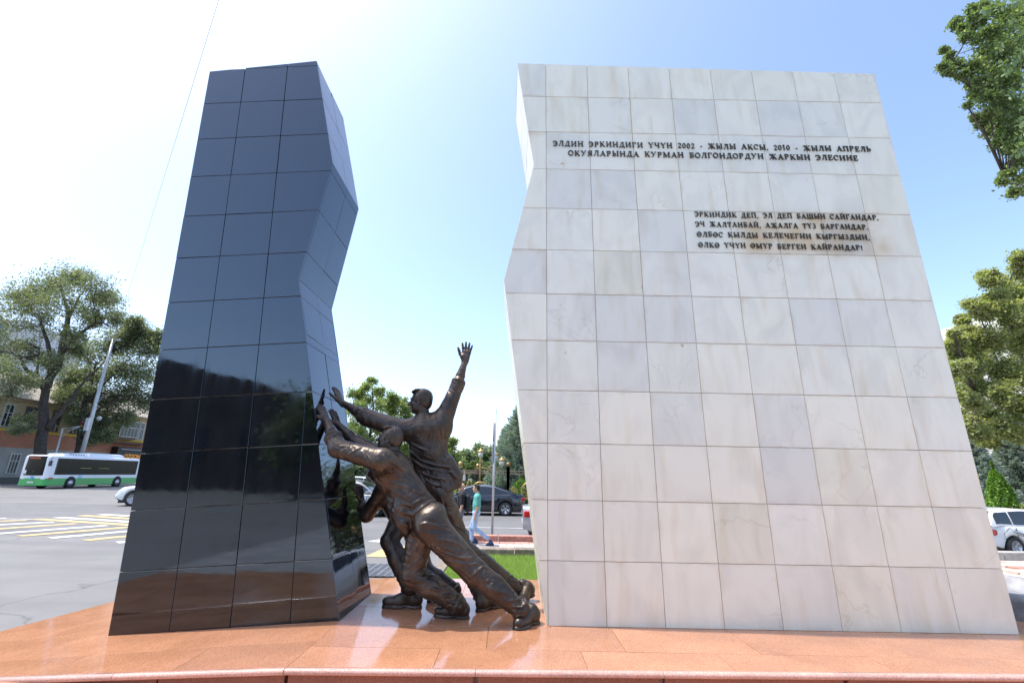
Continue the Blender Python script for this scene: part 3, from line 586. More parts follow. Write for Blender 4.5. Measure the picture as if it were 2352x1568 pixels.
# ================================================================ soft bodies: distance fields turned into one smooth mesh
def smn(a, b, k):
    h = np.clip(.5 + .5*(b - a)/k, 0, 1); return b*(1-h) + a*h - k*h*(1-h)
class SDF:
    def __init__(s, lo, hi, h):
        s.h = h; s.lo = np.array(lo, dtype=np.float64); n = np.ceil((np.array(hi)-s.lo)/h).astype(int) + 1
        s.n = n; s.d = np.full(n, 1.0, dtype=np.float32)
    def region(s, lo, hi, pad):
        a = np.clip(np.floor((np.minimum(lo, hi)-pad-s.lo)/s.h).astype(int), 0, s.n-1); b = np.clip(np.ceil((np.maximum(lo, hi)+pad-s.lo)/s.h).astype(int)+1, 1, s.n)
        if np.any(b <= a): return None, None
        ax = [s.lo[i] + s.h*np.arange(a[i], b[i]) for i in range(3)]
        X = np.stack(np.meshgrid(*ax, indexing='ij'), -1); return tuple(slice(a[i], b[i]) for i in range(3)), X
    def comb(s, sl, d, k, sub=False):
        if sub: s.d[sl] = -smn(-s.d[sl], d, k)
        else: s.d[sl] = smn(s.d[sl], d, k) if k > 1e-6 else np.minimum(s.d[sl], d)
        return s
    def cone(s, a, b, ra, rb, k=.03, flat=None, sub=False):
        a, b = np.array(a, float), np.array(b, float); R = max(ra, rb)
        sl, X = s.region(np.minimum(a, b), np.maximum(a, b), R*(1.2) + max(k, .03))
        if sl is None: return s
        P_ = X - a; ab = b - a
        if flat is not None:
            ax, f = np.array(flat[0], float), flat[1]; ax /= np.linalg.norm(ax)
            P_ = P_ + (P_ @ ax)[..., None]*ax*(1/f-1); ab = ab + (ab @ ax)*ax*(1/f-1)
        t = np.clip((P_ @ ab)/max(1e-9, ab @ ab), 0, 1)
        d = np.linalg.norm(P_ - t[..., None]*ab, axis=-1) - (ra + (rb-ra)*t)
        if flat is not None and flat[1] < 1: d = d*max(flat[1], .6)
        return s.comb(sl, d, k, sub)
    def ell(s, c, r, R=None, k=.03, sub=False):
        c = np.array(c, float); r = np.array(r, float); m = r.max()
        sl, X = s.region(c, c, m + max(k, .03))
        if sl is None: return s
        q = X - c
        if R is not None: q = q @ np.array(R)
        k0 = np.linalg.norm(q/r, axis=-1); k1 = np.linalg.norm(q/(r*r), axis=-1) + 1e-9
        return s.comb(sl, k0*(k0-1)/k1, k, sub)
    def path(s, pts, rs, k=.02, sub=False, flat=None):
        for i in range(len(pts)-1): s.cone(pts[i], pts[i+1], rs[i], rs[i+1], k, flat, sub)
        return s
    def fold(s, pts, rs, amp=None):
        """push the skin out along a crease with a sharp crest and sunk flanks"""
        pts = [npv(p) for p in pts]; R = max(rs); W = R*3.2; P0 = np.min(pts, 0); P1 = np.max(pts, 0)
        sl, X = s.region(P0, P1, W)
        if sl is None: return s
        m = np.abs(s.d[sl]) < .09
        if not m.any(): return s
        Q = X[m]; best = np.full(len(Q), 9.); rr = np.full(len(Q), R)
        for i in range(len(pts)-1):
            a, ab = pts[i], pts[i+1]-pts[i]; t = np.clip(((Q-a) @ ab)/max(1e-9, ab @ ab), 0, 1); dd = np.linalg.norm(Q-a-t[:, None]*ab, axis=1)
            r = rs[i] + (rs[i+1]-rs[i])*t; c = dd < best; best = np.where(c, dd, best); rr = np.where(c, r, rr)
        A_m = rr*(amp or 1.0); v = A_m*(1.15*np.exp(-best/(R*.62)) - .55*np.exp(-(best/(R*2.0))**2))
        tmp = s.d[sl]; tmp[m] -= v.astype(np.float32); s.d[sl] = tmp
        return s
    def hit(s, x, y):
        """first point of the skin met on the sight line through (x, y) of the study drawing"""
        px, py = 643.1 + .46875*x, 753.4 + .46875*y; o = np.array((0, 0, CAM_Z)); dr = npv(sray(px, py)); dr = dr/np.linalg.norm(dr)
        t0 = (s.lo[1]/dr[1]); ts = t0 + np.arange(0, (s.n[1]*s.h)/dr[1], s.h*.7); P_ = o + ts[:, None]*dr; I = np.round((P_-s.lo)/s.h).astype(int)
        ok = ((I >= 0) & (I < s.n)).all(1); v = np.ones(len(P_)); v[ok] = s.d[I[ok, 0], I[ok, 1], I[ok, 2]]
        j = np.argmax(v < 0) if (v < 0).any() else None
        return None if j is None else P_[j]
    def creases(s, lst, k=2.1):
        for pts, r in lst:
            h = [q for q in (s.hit(*p) for p in pts) if q is not None]
            if len(h) < 2: continue
            med = np.median([q[1] for q in h]); h = [q for q in h if abs(q[1]-med) < .22]
            if len(h) < 2: continue
            # smooth the polyline, then snap back
            n = len(h); s.fold(h, [r*.5] + [r]*(n-2) + [r*.45] if n > 2 else [r, r*.6], k)
        return s
    def halfcut(s, p, n):
        """cut away everything on the side n of point p (sharp)"""
        p, n = np.array(p, float), np.array(n, float); n = n/np.linalg.norm(n)
        ax = [s.lo[i] + s.h*np.arange(s.n[i]) for i in range(3)]
        d = (ax[0][:, None, None]-p[0])*n[0] + (ax[1][None, :, None]-p[1])*n[1] + (ax[2][None, None, :]-p[2])*n[2]
        s.d = np.maximum(s.d, d.astype(np.float32)); return s
    def rough(s, amp, freq, seed=0):
        ax = [s.lo[i] + s.h*np.arange(s.n[i]) for i in range(3)]; r = np.random.RandomState(seed)
        m = np.abs(s.d) < .06
        idx = np.argwhere(m); P_ = s.lo + idx*s.h; v = np.zeros(len(P_))
        for f, a in ((freq, 1), (freq*1.9, .5), (freq*3.7, .25)):
            for _ in range(4):
                w = r.randn(3)*f; v += a*np.sin(P_ @ w + r.rand()*6.28 + 1.5*np.sin(P_ @ (r.randn(3)*f*.6)))
        s.d[m] += (amp*v/3).astype(np.float32); return s
    def mesh(s):
        d = s.d; n = d.shape; neg = d < 0
        c = np.zeros((n[0]-1, n[1]-1, n[2]-1), np.int8)
        for i in (0, 1):
            for j in (0, 1):
                for k in (0, 1): c += neg[i:n[0]-1+i, j:n[1]-1+j, k:n[2]-1+k]
        act = (c > 0) & (c < 8); ids = np.full(act.shape, -1, np.int32); cells = np.argwhere(act); ids[act] = np.arange(len(cells))
        acc = np.zeros((len(cells), 3)); cnt = np.zeros(len(cells))
        cor = [(i, j, k) for i in (0, 1) for j in (0, 1) for k in (0, 1)]
        val = {q: d[cells[:, 0]+q[0], cells[:, 1]+q[1], cells[:, 2]+q[2]].astype(float) for q in cor}
        for a in cor:
            for ax in range(3):
                if a[ax]: continue
                b = list(a); b[ax] = 1; b = tuple(b); va, vb = val[a], val[b]; m = (va < 0) != (vb < 0)
                t = np.where(m, va/np.where(m, va-vb, 1), 0); p = np.array(a, float)[None, :].repeat(len(cells), 0); p[:, ax] = t
                acc[m] += p[m]; cnt[m] += 1
        V = s.lo + (cells + acc/cnt[:, None])*s.h; F = []
        for ax in range(3):
            o1, o2 = (ax+1) % 3, (ax+2) % 3
            sa = [slice(None)]*3; sb = [slice(None)]*3; sa[ax] = slice(0, n[ax]-1); sb[ax] = slice(1, n[ax])
            A, Bn = neg[tuple(sa)], neg[tuple(sb)]; e = np.argwhere(A != Bn)
            e = e[(e[:, o1] > 0) & (e[:, o2] > 0) & (e[:, o1] < n[o1]-1) & (e[:, o2] < n[o2]-1)]
            if not len(e): continue
            q = []
            for u, v in ((0, 0), (1, 0), (1, 1), (0, 1)):
                w = e.copy(); w[:, o1] -= 1-u; w[:, o2] -= 1-v; q.append(ids[w[:, 0], w[:, 1], w[:, 2]])
            q = np.stack(q, 1); fl = ~A[e[:, 0], e[:, 1], e[:, 2]]; q[fl] = q[fl][:, ::-1]; F.append(q)
        F = np.concatenate(F); F = F[(F >= 0).all(1)]
        return V, F
def npv(v): return np.array(v, float)
def unit(v): v = npv(v); return v/np.linalg.norm(v)
def perp(d, ref=(0, 1, 0)):
    d = unit(d); a = npv(ref); a = a - d*(a @ d)
    if np.linalg.norm(a) < .1: a = npv((1, 0, 0)); a = a - d*(a @ d)
    a = unit(a); return a, np.cross(d, a)
def ridges(S_, a, b, ra, rb, n, rg, amp, t0=0., t1=1., phase=None, spread=PI, lean=.25, k=None, length=(.7, 1.7)):
    """raised creases winding obliquely round a limb"""
    a, b = npv(a), npv(b); u, v = perp(b-a); L = np.linalg.norm(b-a)
    for i in range(n):
        t = t0 + (t1-t0)*(i + rg.uniform(.2, .8))/n; ph = (phase if phase is not None else 0) + rg.uniform(-spread, spread)
        dp = rg.uniform(*length)*rg.choice((-1, 1)); dt = rg.uniform(-lean, lean)/max(L, .1)*.4; pts = []; rs = []
        m = 7; am = amp*rg.uniform(.6, 1.2)
        for j in range(m):
            s_ = j/(m-1); tt = t + dt*(s_-.5) + .02*math.sin(s_*5+i); p = ph + dp*(s_-.5); r = ra + (rb-ra)*min(max(tt, 0), 1)
            w = math.sin(PI*min(max(s_, .06), .94)); pts.append(a + (b-a)*tt + (u*math.cos(p) + v*math.sin(p))*(r - am*.15)); rs.append(am*(.35 + .65*w))
        S_.fold(pts, rs, 1.25)
def hand(S_, wrist, d, nrm, side, sc=1., spread=.12, curl=(0, 0, 0, 0, 0), palm_r=.0, thumb=55, fspread=None):
    """wrist point, d finger direction, nrm back-of-hand normal, side: direction towards the thumb"""
    w, d, n = npv(wrist), unit(d), unit(nrm); n = unit(n - d*(n @ d)); sd = unit(np.cross(d, n)); sd = sd if sd @ npv(side) > 0 else -sd
    pl = .092*sc
    for q in (-1, -.33, .33, 1):
        S_.cone(w + sd*q*.014*sc, w + d*pl*.92 + sd*q*.029*sc, .017*sc, .0145*sc, .012*sc)
    S_.cone(w - d*.03*sc, w + d*.02*sc, .027*sc, .026*sc, .02*sc, (n, .75))
    S_.ell(w + d*.035*sc + sd*.026*sc - n*.008*sc, (.022*sc, .018*sc, .022*sc), None, .02*sc)
    ln = (.078, .088, .082, .064); offs = (.031, .0105, -.010, -.030)
    for i in range(4):
        ang = (offs[i]/.03)*(fspread if fspread is not None else spread); cd_ = d*math.cos(ang) + sd*math.sin(ang); p = w + d*pl*.9 + sd*offs[i]*sc
        r = (.0098, .0102, .0098, .0085)[i]*sc; c = curl[i]; L = ln[i]*sc; pts = [p]
        dirs = [cd_, cd_*math.cos(c) - n*math.sin(c), cd_*math.cos(1.9*c) - n*math.sin(1.9*c)]
        for f, q in zip((.46, .30, .24), dirs): pts.append(pts[-1] + q*L*f)
        S_.path(pts, [r*1.12, r*1.05, r*.98, r*.8], .004*sc)
        S_.ell(pts[1] + n*r*.15, (r*1.12,)*3, None, .004*sc)
    ta = math.radians(thumb); td = d*math.cos(ta) + sd*math.sin(ta); p0 = w + d*.022*sc + sd*.024*sc - n*.006*sc; p1 = p0 + td*.045*sc
    td2 = unit(d*math.cos(ta*.6) + sd*math.sin(ta*.6) - n*.15); p2 = p1 + td2*.034*sc; p3 = p2 + td2*.026*sc
    S_.path([p0, p1, p2, p3], [.016*sc, .0135*sc, .0118*sc, .0092*sc], .008*sc)
def head(c, fdir, up, sc, h=.0055, hair='short', hm=None):
    """head with face, ears and hair; returns (skin field, hair field); c = centre of the skull, sc = 1 for an adult"""
    f, u = unit(fdir), unit(up); f = unit(f - u*(f @ u)); l = np.cross(u, f); R = np.stack([f, l, u], 1)
    W = lambda x, y, z: npv(c) + (f*x + l*y + u*z)*sc
    r = .19*sc; A = SDF(npv(c)-r, npv(c)+r, h)
    E = lambda p, rr, k=.02, sub=False: A.ell(W(*p), np.array(rr)*sc, R, k*sc, sub)
    E((-.012, 0, .035), (.098, .076, .088), .0); E((.022, 0, -.035), (.066, .058, .075), .04)         # skull, face mass
    E((.052, 0, -.088), (.030, .032, .024), .03)                                                      # chin
    for sgn in (-1, 1):
        E((.012, .050*sgn, -.058), (.036, .015, .030), .03)                                           # jaw corner
        E((.060, .038*sgn, -.018), (.022, .020, .018), .02)                                           # cheek bone
        E((.090, .030*sgn, .012), (.014, .018, .011), .012, True)                                     # eye socket
        E((.074, .030*sgn, .009), (.0145, .0145, .0125), .004)                                        # eye ball
        A.path([W(.084, .012*sgn, .028), W(.085, .032*sgn, .033), W(.072, .050*sgn, .026)], [.0075*sc, .0075*sc, .005*sc], .008*sc)  # brow
        A.path([W(.083, .018*sgn, .014), W(.088, .030*sgn, .0185), W(.080, .042*sgn, .013)], [.003*sc]*3, .003*sc)  # upper lid
        # ear
        ec = (-.008, .072*sgn, -.002); o = .010*sgn
        A.ell(W(ec[0], ec[1]+o*.2, ec[2]), npv((.015, .010, .026))*sc, R, .006*sc)
        rim = [W(ec[0]+.015*math.cos(t)-.004*0, ec[1]+o, ec[2]+.028*math.sin(t)) for t in np.linspace(-2.2, 2.6, 10)]
        A.path(rim, [.0048*sc]*10, .004*sc); E((ec[0]+.001, ec[1]+o*1.3, ec[2]+.002), (.008, .007, .014), .003, True)
    A.path([W(.086, 0, .022), W(.104, 0, -.008), W(.116, 0, -.022)], [.0085*sc, .010*sc, .0125*sc], .010*sc)      # nose
    for sgn in (-1, 1): E((.102, .012*sgn, -.026), (.010, .0085, .008), .006)
    A.path([W(.078, -.022, -.052), W(.091, -.008, -.047), W(.091, .008, -.047), W(.078, .022, -.052)], [.005*sc, .0075*sc, .0075*sc, .005*sc], .006*sc)
    A.path([W(.076, -.020, -.058), W(.087, 0, -.061), W(.076, .020, -.058)], [.005*sc, .0078*sc, .005*sc], .006*sc)
    A.path([W(.082, -.022, -.0535), W(.0995, 0, -.0535), W(.082, .022, -.0535)], [.0018*sc]*3, .002*sc, True)
    A.cone(W(-.025, 0, -.05), W(-.045, 0, -.16), .056*sc, .058*sc, .03*sc)                            # neck root
    Hh = None
    if hair == 'short':
        Hh = SDF(npv(c)-r, npv(c)+r, h)
        Hh.ell(W(-.016, 0, .040), npv((.103, .081, .092))*sc, R, 0)
        Hh.ell(W(-.052, 0, -.015), npv((.060, .068, .066))*sc, R, .03*sc)
        rg = random.Random(5)
        for q in range(46):
            a = rg.uniform(-1.25, 1.25); z0 = rg.uniform(-.2, 1.15)
            pts = []
            for s_ in np.linspace(0, 1, 5):
                el = z0 - s_*.35; az = a*1.0; x = -.016 + .100*math.cos(el)*math.cos(PI+az*1.0)*1.0; y = .078*math.cos(el)*math.sin(PI+az); z = .040+.090*math.sin(el); pts.append(W(x, y, z))
            Hh.path(pts, [.004*sc]*5, .005*sc)
        for q in range(9):
            y = (q-4)*.013; Hh.path([W(.005, y, .117), W(.036, y*1.1, .112), W(.060, y*1.15+.003, .098), W(.074, y*1.15+.006, .084)], [.008*sc, .0095*sc, .008*sc, .0035*sc], .005*sc)
        for sgn in (-1, 1): Hh.path([W(.020, .074*sgn, .045), W(.022, .0735*sgn, .012), W(.016, .072*sgn, -.012)], [.012*sc, .010*sc, .004*sc], .012*sc)
        # keep hair off the face
        ff = W(.078, 0, .055); n_ = f*1.0 - u*.42; ax = [Hh.lo[i] + Hh.h*np.arange(Hh.n[i]) for i in range(3)]; n_ = unit(n_)
        d = (ax[0][:, None, None]-ff[0])*n_[0] + (ax[1][None, :, None]-ff[1])*n_[1] + (ax[2][None, None, :]-ff[2])*n_[2]
        lo_ = W(.0, 0, .02); d2 = (ax[0][:, None, None]-lo_[0]); 
        zf = (ax[0][:, None, None]-npv(c)[0])*f[0] + (ax[1][None, :, None]-npv(c)[1])*f[1] + (ax[2][None, None, :]-npv(c)[2])*f[2]
        zu = (ax[0][:, None, None]-npv(c)[0])*u[0] + (ax[1][None, :, None]-npv(c)[1])*u[1] + (ax[2][None, None, :]-npv(c)[2])*u[2]
        cutd = np.minimum(zf - .034*sc, .074*sc - zu)          # in front of the temples and below the hairline
        Hh.d = np.maximum(Hh.d, cutd.astype(np.float32))
        cut2 = np.minimum(zf + .010*sc, -.020*sc - zu)         # around and below the ears
        Hh.d = np.maximum(Hh.d, cut2.astype(np.float32)); Hh.d = np.maximum(Hh.d, (-.075*sc - zu).astype(np.float32))
    return A, Hh
def shoe(heel, toe, up, sc, h=.008, shin=None):
    """heel and toe ground points"""
    a, b = npv(heel), npv(toe); d = unit(b-a); u = unit(up); u = unit(u - d*(u @ d)); s_ = np.cross(d, u); L = np.linalg.norm(b-a); R = np.stack([d, s_, u], 1)
    lo = np.minimum(a, b)-.14*sc; hi = np.maximum(a, b)+.19*sc; A = SDF(lo, hi, h)
    W = lambda x, y, z: a + d*x*L + s_*y*sc + u*z*sc
    A.ell(W(.20, 0, .055), (.20*L, .040*sc, .055*sc), R, 0); A.ell(W(.66, 0, .040), (.33*L, .046*sc, .040*sc), R, .04)
    A.cone(W(.22, 0, .065), W(.22, 0, .065) + (unit(shin) if shin is not None else u)*.085*sc, .048*sc, .046*sc, .04)
    A.cone(W(.3, 0, .10), W(.62, 0, .058), .045*sc, .036*sc, .03)
    A.ell(W(.86, 0, .040), (.14*L, .045*sc, .034*sc), R, .03)
    for q in range(3): A.path([W(.42+.09*q, -.03, .07-.01*q), W(.42+.09*q, 0, .098-.016*q), W(.42+.09*q, .03, .07-.01*q)], [.006*sc]*3, .008)
    A.halfcut(W(0, 0, .016), -u)
    So = SDF(lo, hi, h)
    So.path([W(.14, 0, .0), W(.45, 0, .0)], [.042*sc, .036*sc], 0); So.cone(W(.45, 0, .0), W(.66, 0, .0), .036*sc, .054*sc, .02); So.cone(W(.66, 0, .0), W(.87, 0, .0), .054*sc, .044*sc, .02)
    So.halfcut(W(0, 0, .026), u); So.halfcut(W(0, 0, .0), -u); So.cone(W(.36, -.1, -.006), W(.36, .1, -.006), .016*sc, .016*sc, .004, None, True); So.cone(W(.44, -.1, -.006), W(.44, .1, -.006), .016*sc, .016*sc, .004, None, True)
    Hl = SDF(lo, hi, h)
    return A, So
def emit(name, fields, m, parent, smooth=True):
    Vs, Fs = [], []; o = 0
    for f in fields:
        V, F = f.mesh(); Vs.append(V); Fs.append(F + o); o += len(V)
    V = np.concatenate(Vs) - npv(parent.location); F = np.concatenate(Fs)
    return mobj(name, mesh_np(name, V, F, smooth), m, parent)

# ---------------------------------------------------------------- the three bronze men
def Z(x, y, Y): return npv(ony(643.1 + .46875*x, 753.4 + .46875*y, Y))
def man_box(pts, pad=.3): P_ = np.array(pts); return P_.min(0)-pad, P_.max(0)+pad
VX = .0085
def leg(S_, hip, knee, ank, rh, rk, ra, rg, k=.05, cuff=True, amp=.012, back=None):
    hip, knee, ank = npv(hip), npv(knee), npv(ank)
    S_.cone(hip, knee, rh, rk, k); S_.cone(knee, knee + (ank-knee)*.4, rk, (rk+ra)/2*1.06, k*.6); S_.cone(knee + (ank-knee)*.4, ank, (rk+ra)/2*1.06, ra, k*.6)
    ridges(S_, hip, knee, rh*.98, rk*1.0, 9, rg, amp*.95, .12, .98, lean=.9, length=(.9, 2.2))
    ridges(S_, knee, ank, rk*1.0, ra*1.02, 7, rg, amp*.9, .0, .55, lean=.7, length=(.9, 2.0))
    ridges(S_, knee, ank, (rk+ra)/2, ra*1.05, 8, rg, amp*1.1, .68, 1.0, lean=.5, length=(1.2, 3))
    if cuff: 
        d = unit(ank-knee); S_.halfcut  # hem stays open-looking through the turned edge
        u, v = perp(d); n = 14
        ring = [ank + (u*math.cos(2*PI*i/n) + v*math.sin(2*PI*i/n))*(ra*.98) + d*(.012*math.sin(i*1.7)) for i in range(n+1)]
        S_.path(ring, [.013]*(n+1), .012)
def arm(S_, sh, el, wr, rs, re, rw, rg, amp=.010, k=.05, rolled=None):
    """sleeve; rolled = share of the forearm that is covered"""
    sh, el, wr = npv(sh), npv(el), npv(wr); end = el + (wr-el)*(1 if rolled is None else rolled)
    S_.cone(sh, el, rs, re, k); S_.cone(el, end, re, rw, k*.5)
    ridges(S_, sh, el, rs, re, 8, rg, amp, .1, 1.0, lean=.6, length=(.9, 2.2))
    ridges(S_, el, end, re, rw, 5, rg, amp, .0, .9, lean=.3, length=(1.2, 2.6))
    u, v = perp(end-el); d = unit(end-el); n = 12
    for o in (0, -.035):
        ring = [end + d*o + (u*math.cos(2*PI*i/n) + v*math.sin(2*PI*i/n))*(rw*1.02) + d*(.008*math.sin(i*1.3+o*90)) for i in range(n+1)]
        S_.path(ring, [.0165]*(n+1), .010)
def hem_ring(S_, c, u, v, ru, rv, d, amp, waves, r, rg, a0=0, a1=2*PI, k=.03):
    n = 44; pts = []
    for i in range(n+1):
        a = a0 + (a1-a0)*i/n; w = 1 + amp*math.sin(waves*a + 1.3) + amp*.5*math.sin(waves*1.7*a)
        pts.append(c + u*math.cos(a)*ru*w + v*math.sin(a)*rv*w + d*(.03*math.sin(waves*a*1.1)))
    S_.path(pts, [r]*(n+1), k)

def drape(S_, top, bot, n, u, v, ru0, rv0, ru1, rv1, amp, rg, k=.03):
    """long folds running down a shirt from top centre to bottom centre"""
    top, bot = npv(top), npv(bot)
    for i in range(n):
        a = 2*PI*(i + rg.uniform(-.3, .3))/n; tw = rg.uniform(-.35, .35); t0 = rg.uniform(.0, .35); pts = []; rs = []
        for s_ in np.linspace(0, 1, 6):
            t = t0 + (1-t0)*s_; aa = a + tw*s_; c = top + (bot-top)*t
            pts.append(c + u*math.cos(aa)*(ru0 + (ru1-ru0)*t) + v*math.sin(aa)*(rv0 + (rv1-rv0)*t)); rs.append(amp*(.25 + .85*s_))
        S_.fold(pts, rs, 1.1)

def armcore(*chains):
    P_ = np.array([q for c in chains for q in c]); F_ = SDF(P_.min(0)-.1, P_.max(0)+.1, .02)
    for c in chains: F_.path(list(c), [.05] + [.045]*(len(c)-2) + [.026], .01)
    return F_
def statue(name, label, base):
    e = empty(name, base, 0, label, 'statue', None); e['group'] = 'bronze men pushing against the black stele'; return e

def build_tall():
    Y = 5.55; rg = random.Random(21); root = statue('bronze_statue', 'tall bronze man with one arm raised high and one palm on the black stele', (.0, 5.6, PZ))
    neck, chest = Z(702, 440, Y), Z(712, 545, Y); waist, hips = Z(738, 665, Y), Z(785, 800, Y)
    shL, shR = Z(600, 498, Y-.02), Z(792, 468, Y-.02)
    elL, wrL = Z(432, 440, Y+.0), Z(300, 362, Y+.03)
    elR, wrR = Z(868, 285, Y+.02), Z(907, 160, Y+.03)
    # shirt
    lo, hi = man_box([shL, shR, elL, elR, hips, chest, Z(400, 420, Y), Z(885, 220, Y)], .27); s_ = SDF(lo, hi, VX)
    fx = (npv((0, 1, 0)), .62)
    s_.cone(Z(712, 500, Y), Z(722, 610, Y), .205, .19, 0, fx); s_.cone(Z(722, 610, Y), Z(765, 735, Y), .185, .215, .06, fx); s_.cone(Z(775, 500, Y), Z(765, 650, Y), .125, .11, .06)
    s_.cone(Z(640, 500, Y), Z(782, 490, Y), .115, .125, .08)
    s_.cone(Z(700, 440, Y), Z(705, 480, Y), .085, .13, .05)
    s_.ell(Z(765, 490, Y+.0), (.13, .115, .15), None, .08)
    arm(s_, shL, elL, Z(300, 362, Y), .118, .104, .083, rg, .0145, .07, .25)
    arm(s_, shR, elR, Z(907, 160, Y), .120, .080, .070, rg, .014, .09, .22)
    c0, c1 = Z(725, 600, Y), Z(790, 772, Y); d = unit(c1-c0); u, v = perp(d)
    s_.cone(Z(765, 735, Y), Z(792, 768, Y), .215, .235, .05, fx)
    drape(s_, Z(722, 590, Y), Z(793, 778, Y), 15, v, u, .185, .115, .255, .175, .019, rg, .03)
    for (x0, y0, x1, y1, x2, y2, r) in ((640, 560, 700, 650, 820, 690, .018), (650, 620, 730, 690, 860, 700, .02), (640, 660, 740, 730, 870, 735, .02), (760, 470, 720, 560, 640, 610, .014), (820, 520, 800, 600, 760, 650, .014), (670, 690, 740, 760, 800, 770, .018), (690, 510, 650, 540, 610, 560, .012)):
        s_.fold([Z(x0, y0, Y-.115), Z((x0+x1)/2, (y0+y1)/2+6, Y-.128), Z(x1, y1, Y-.135), Z((x1+x2)/2, (y1+y2)/2+6, Y-.138), Z(x2, y2, Y-.12)], [r*.4, r*.9, r, r*.9, r*.5], 1.5)
    s_.path([Z(820, 660, Y-.02), Z(856, 720, Y-.03), Z(872, 752, Y-.05)], [.09, .07, .035], .06); s_.path([Z(700, 700, Y), Z(712, 760, Y), Z(724, 790, Y)], [.10, .08, .04], .06)
    s_.creases([([(645,565),(690,590),(720,600)],.018), ([(640,605),(690,650),(760,672),(830,682)],.020), ([(640,640),(700,682),(770,698),(840,705),(872,738)],.021), ([(650,680),(715,720),(765,738),(835,748)],.019), ([(720,700),(738,748),(748,785)],.017), ([(770,712),(788,750),(795,785)],.016), ([(820,715),(838,745),(842,775)],.016), ([(680,705),(700,750),(708,785)],.017),
        ([(765,432),(792,500),(800,560)],.015), ([(715,455),(660,462),(605,482)],.013), ([(530,450),(545,475),(562,505)],.015), ([(575,446),(590,470),(604,500)],.013), ([(470,440),(480,465),(474,500)],.012), ([(720,520),(700,560),(660,580)],.012), ([(600,540),(612,600),(628,650)],.014), ([(815,520),(812,590),(800,650)],.015),
        ([(800,400),(825,420),(850,430)],.013), ([(815,360),(840,375),(862,380)],.012), ([(770,560),(790,610),(790,650)],.012), ([(690,620),(740,640),(800,640)],.013), ([(830,300),(850,315),(880,318)],.013), ([(400,400),(410,430),(400,460)],.012), ([(425,400),(432,430),(424,470)],.010)])
    s_.rough(.0022, 22, 3)
    # open the hem: hollow from below
    s_.cone(Z(790, 795, Y), Z(812, 850, Y), .17, .26, .012, fx, sub=True)
    emit('shirt', [s_], M_bronze, root)
    col = SDF(neck-.16, neck+.16, .008); n = 16
    cc = Z(700, 437, Y); ring = [cc + npv((math.cos(t)*.083, math.sin(t)*.078, .012*math.cos(t)+.01)) for t in np.linspace(0, 2*PI, n+1)]
    col.path(ring, [.017]*(n+1), .006); emit('collar', [col], M_bronze, root)
    # trousers
    kn1, an1 = Z(903, 1072, 5.66), Z(1180, 1292, 5.87); kn2, an2 = Z(880, 1105, 5.60), Z(985, 1305, 5.56)
    h1, h2 = Z(790, 815, 5.52), Z(780, 815, 5.66)
    lo, hi = man_box([kn1, an1, kn2, an2, h1, h2], .25); t_ = SDF(lo, hi, VX)
    t_.ell(Z(785, 795, 5.58), (.145, .13, .15), None, 0)
    leg(t_, h1, kn1, an1, .128, .092, .086, rg, amp=.0165); leg(t_, h2, kn2, an2, .125, .09, .082, rg, amp=.0155)
    t_.creases([([(905,1066),(924,1056),(950,1054)],.016), ([(950,1098),(980,1088),(992,1108),(1014,1096)],.016), ([(962,1126),(1000,1124),(1050,1132)],.015), ([(1010,1105),(1040,1110),(1070,1130)],.014), ([(800,880),(840,890),(865,880)],.012), ([(790,830),(800,870),(790,900)],.014), ([(1130,1230),(1160,1240),(1185,1225)],.014), ([(1160,1270),(1185,1262),(1210,1268)],.015), ([(1175,1300),(1200,1290),(1220,1290)],.014), ([(840,960),(870,990),(890,1040)],.013), ([(870,940),(900,990),(930,1030)],.012)]); t_.rough(.002, 22, 4); emit('trousers', [t_], M_bronze, root)
    # body: head, neck, forearms, hands
    A, Hh = head(Z(688, 362, Y), (-.96, .10, .05), (-.02, 0, 1), 1.26); N = SDF(neck-.25, neck+.28, .009)
    N.cone(Z(702, 462, Y), Z(698, 395, Y), .085, .072, .02)
    fa = SDF(*man_box([elL, wrL], .12), .008); fa.cone(elL + (wrL-elL)*.1, elL+(wrL-elL)*.45, .060, .058, .02); fa.cone(elL + (wrL-elL)*.45, wrL, .058, .034, .02)
    fb = SDF(*man_box([elR, wrR], .12), .008); fb.cone(elR + (wrR-elR)*.05, elR+(wrR-elR)*.4, .058, .056, .02); fb.cone(elR + (wrR-elR)*.4, wrR, .056, .033, .02)
    ha = SDF(*man_box([wrL, Z(262, 285, Y)], .15), .0055); hand(ha, wrL, Z(258, 268, Y+.04)-Z(292, 350, Y), (.9, -.35, .3), (0, -1, .2), 1.30, .10, (.06, .05, .05, .08))
    hb = SDF(*man_box([wrR, Z(925, 50, Y)], .17), .0055); hand(hb, wrR, Z(924, 60, Y)-Z(908, 155, Y), (.15, 1, 0), (-1, 0, 0), 1.42, .20, (.12, .10, .14, .2), thumb=42, fspread=.24)
    emit('body', [A, N, fa, fb, ha, hb, armcore([Z(700, 440, Y), shL, elL, wrL], [Z(700, 440, Y), shR, elR, wrR])], M_bronze, root); emit('hair', [Hh], M_bronze, root)
    for (hl, to) in (((1216, 1312, 5.93), None), ((0, 0, 0), None)): pass
    A1, S1 = shoe(npv((.30, 5.98, PZ+.05)), npv((.12, 5.66, PZ)), (0, 0, 1), 1.25, shin=kn1-an1); emit('shoe', [A1, S1], M_bronze, root)
    b0 = npv(onz(1098, 1404, PZ)); A2, S2 = shoe(b0 + npv((-.02, -.02, 0)), b0 + npv((.28, .28, 0)), (0, 0, 1), 1.3, shin=kn2-an2); emit('shoe', [A2, S2], M_bronze, root)
    # calf reaching into the far shoe
    return root

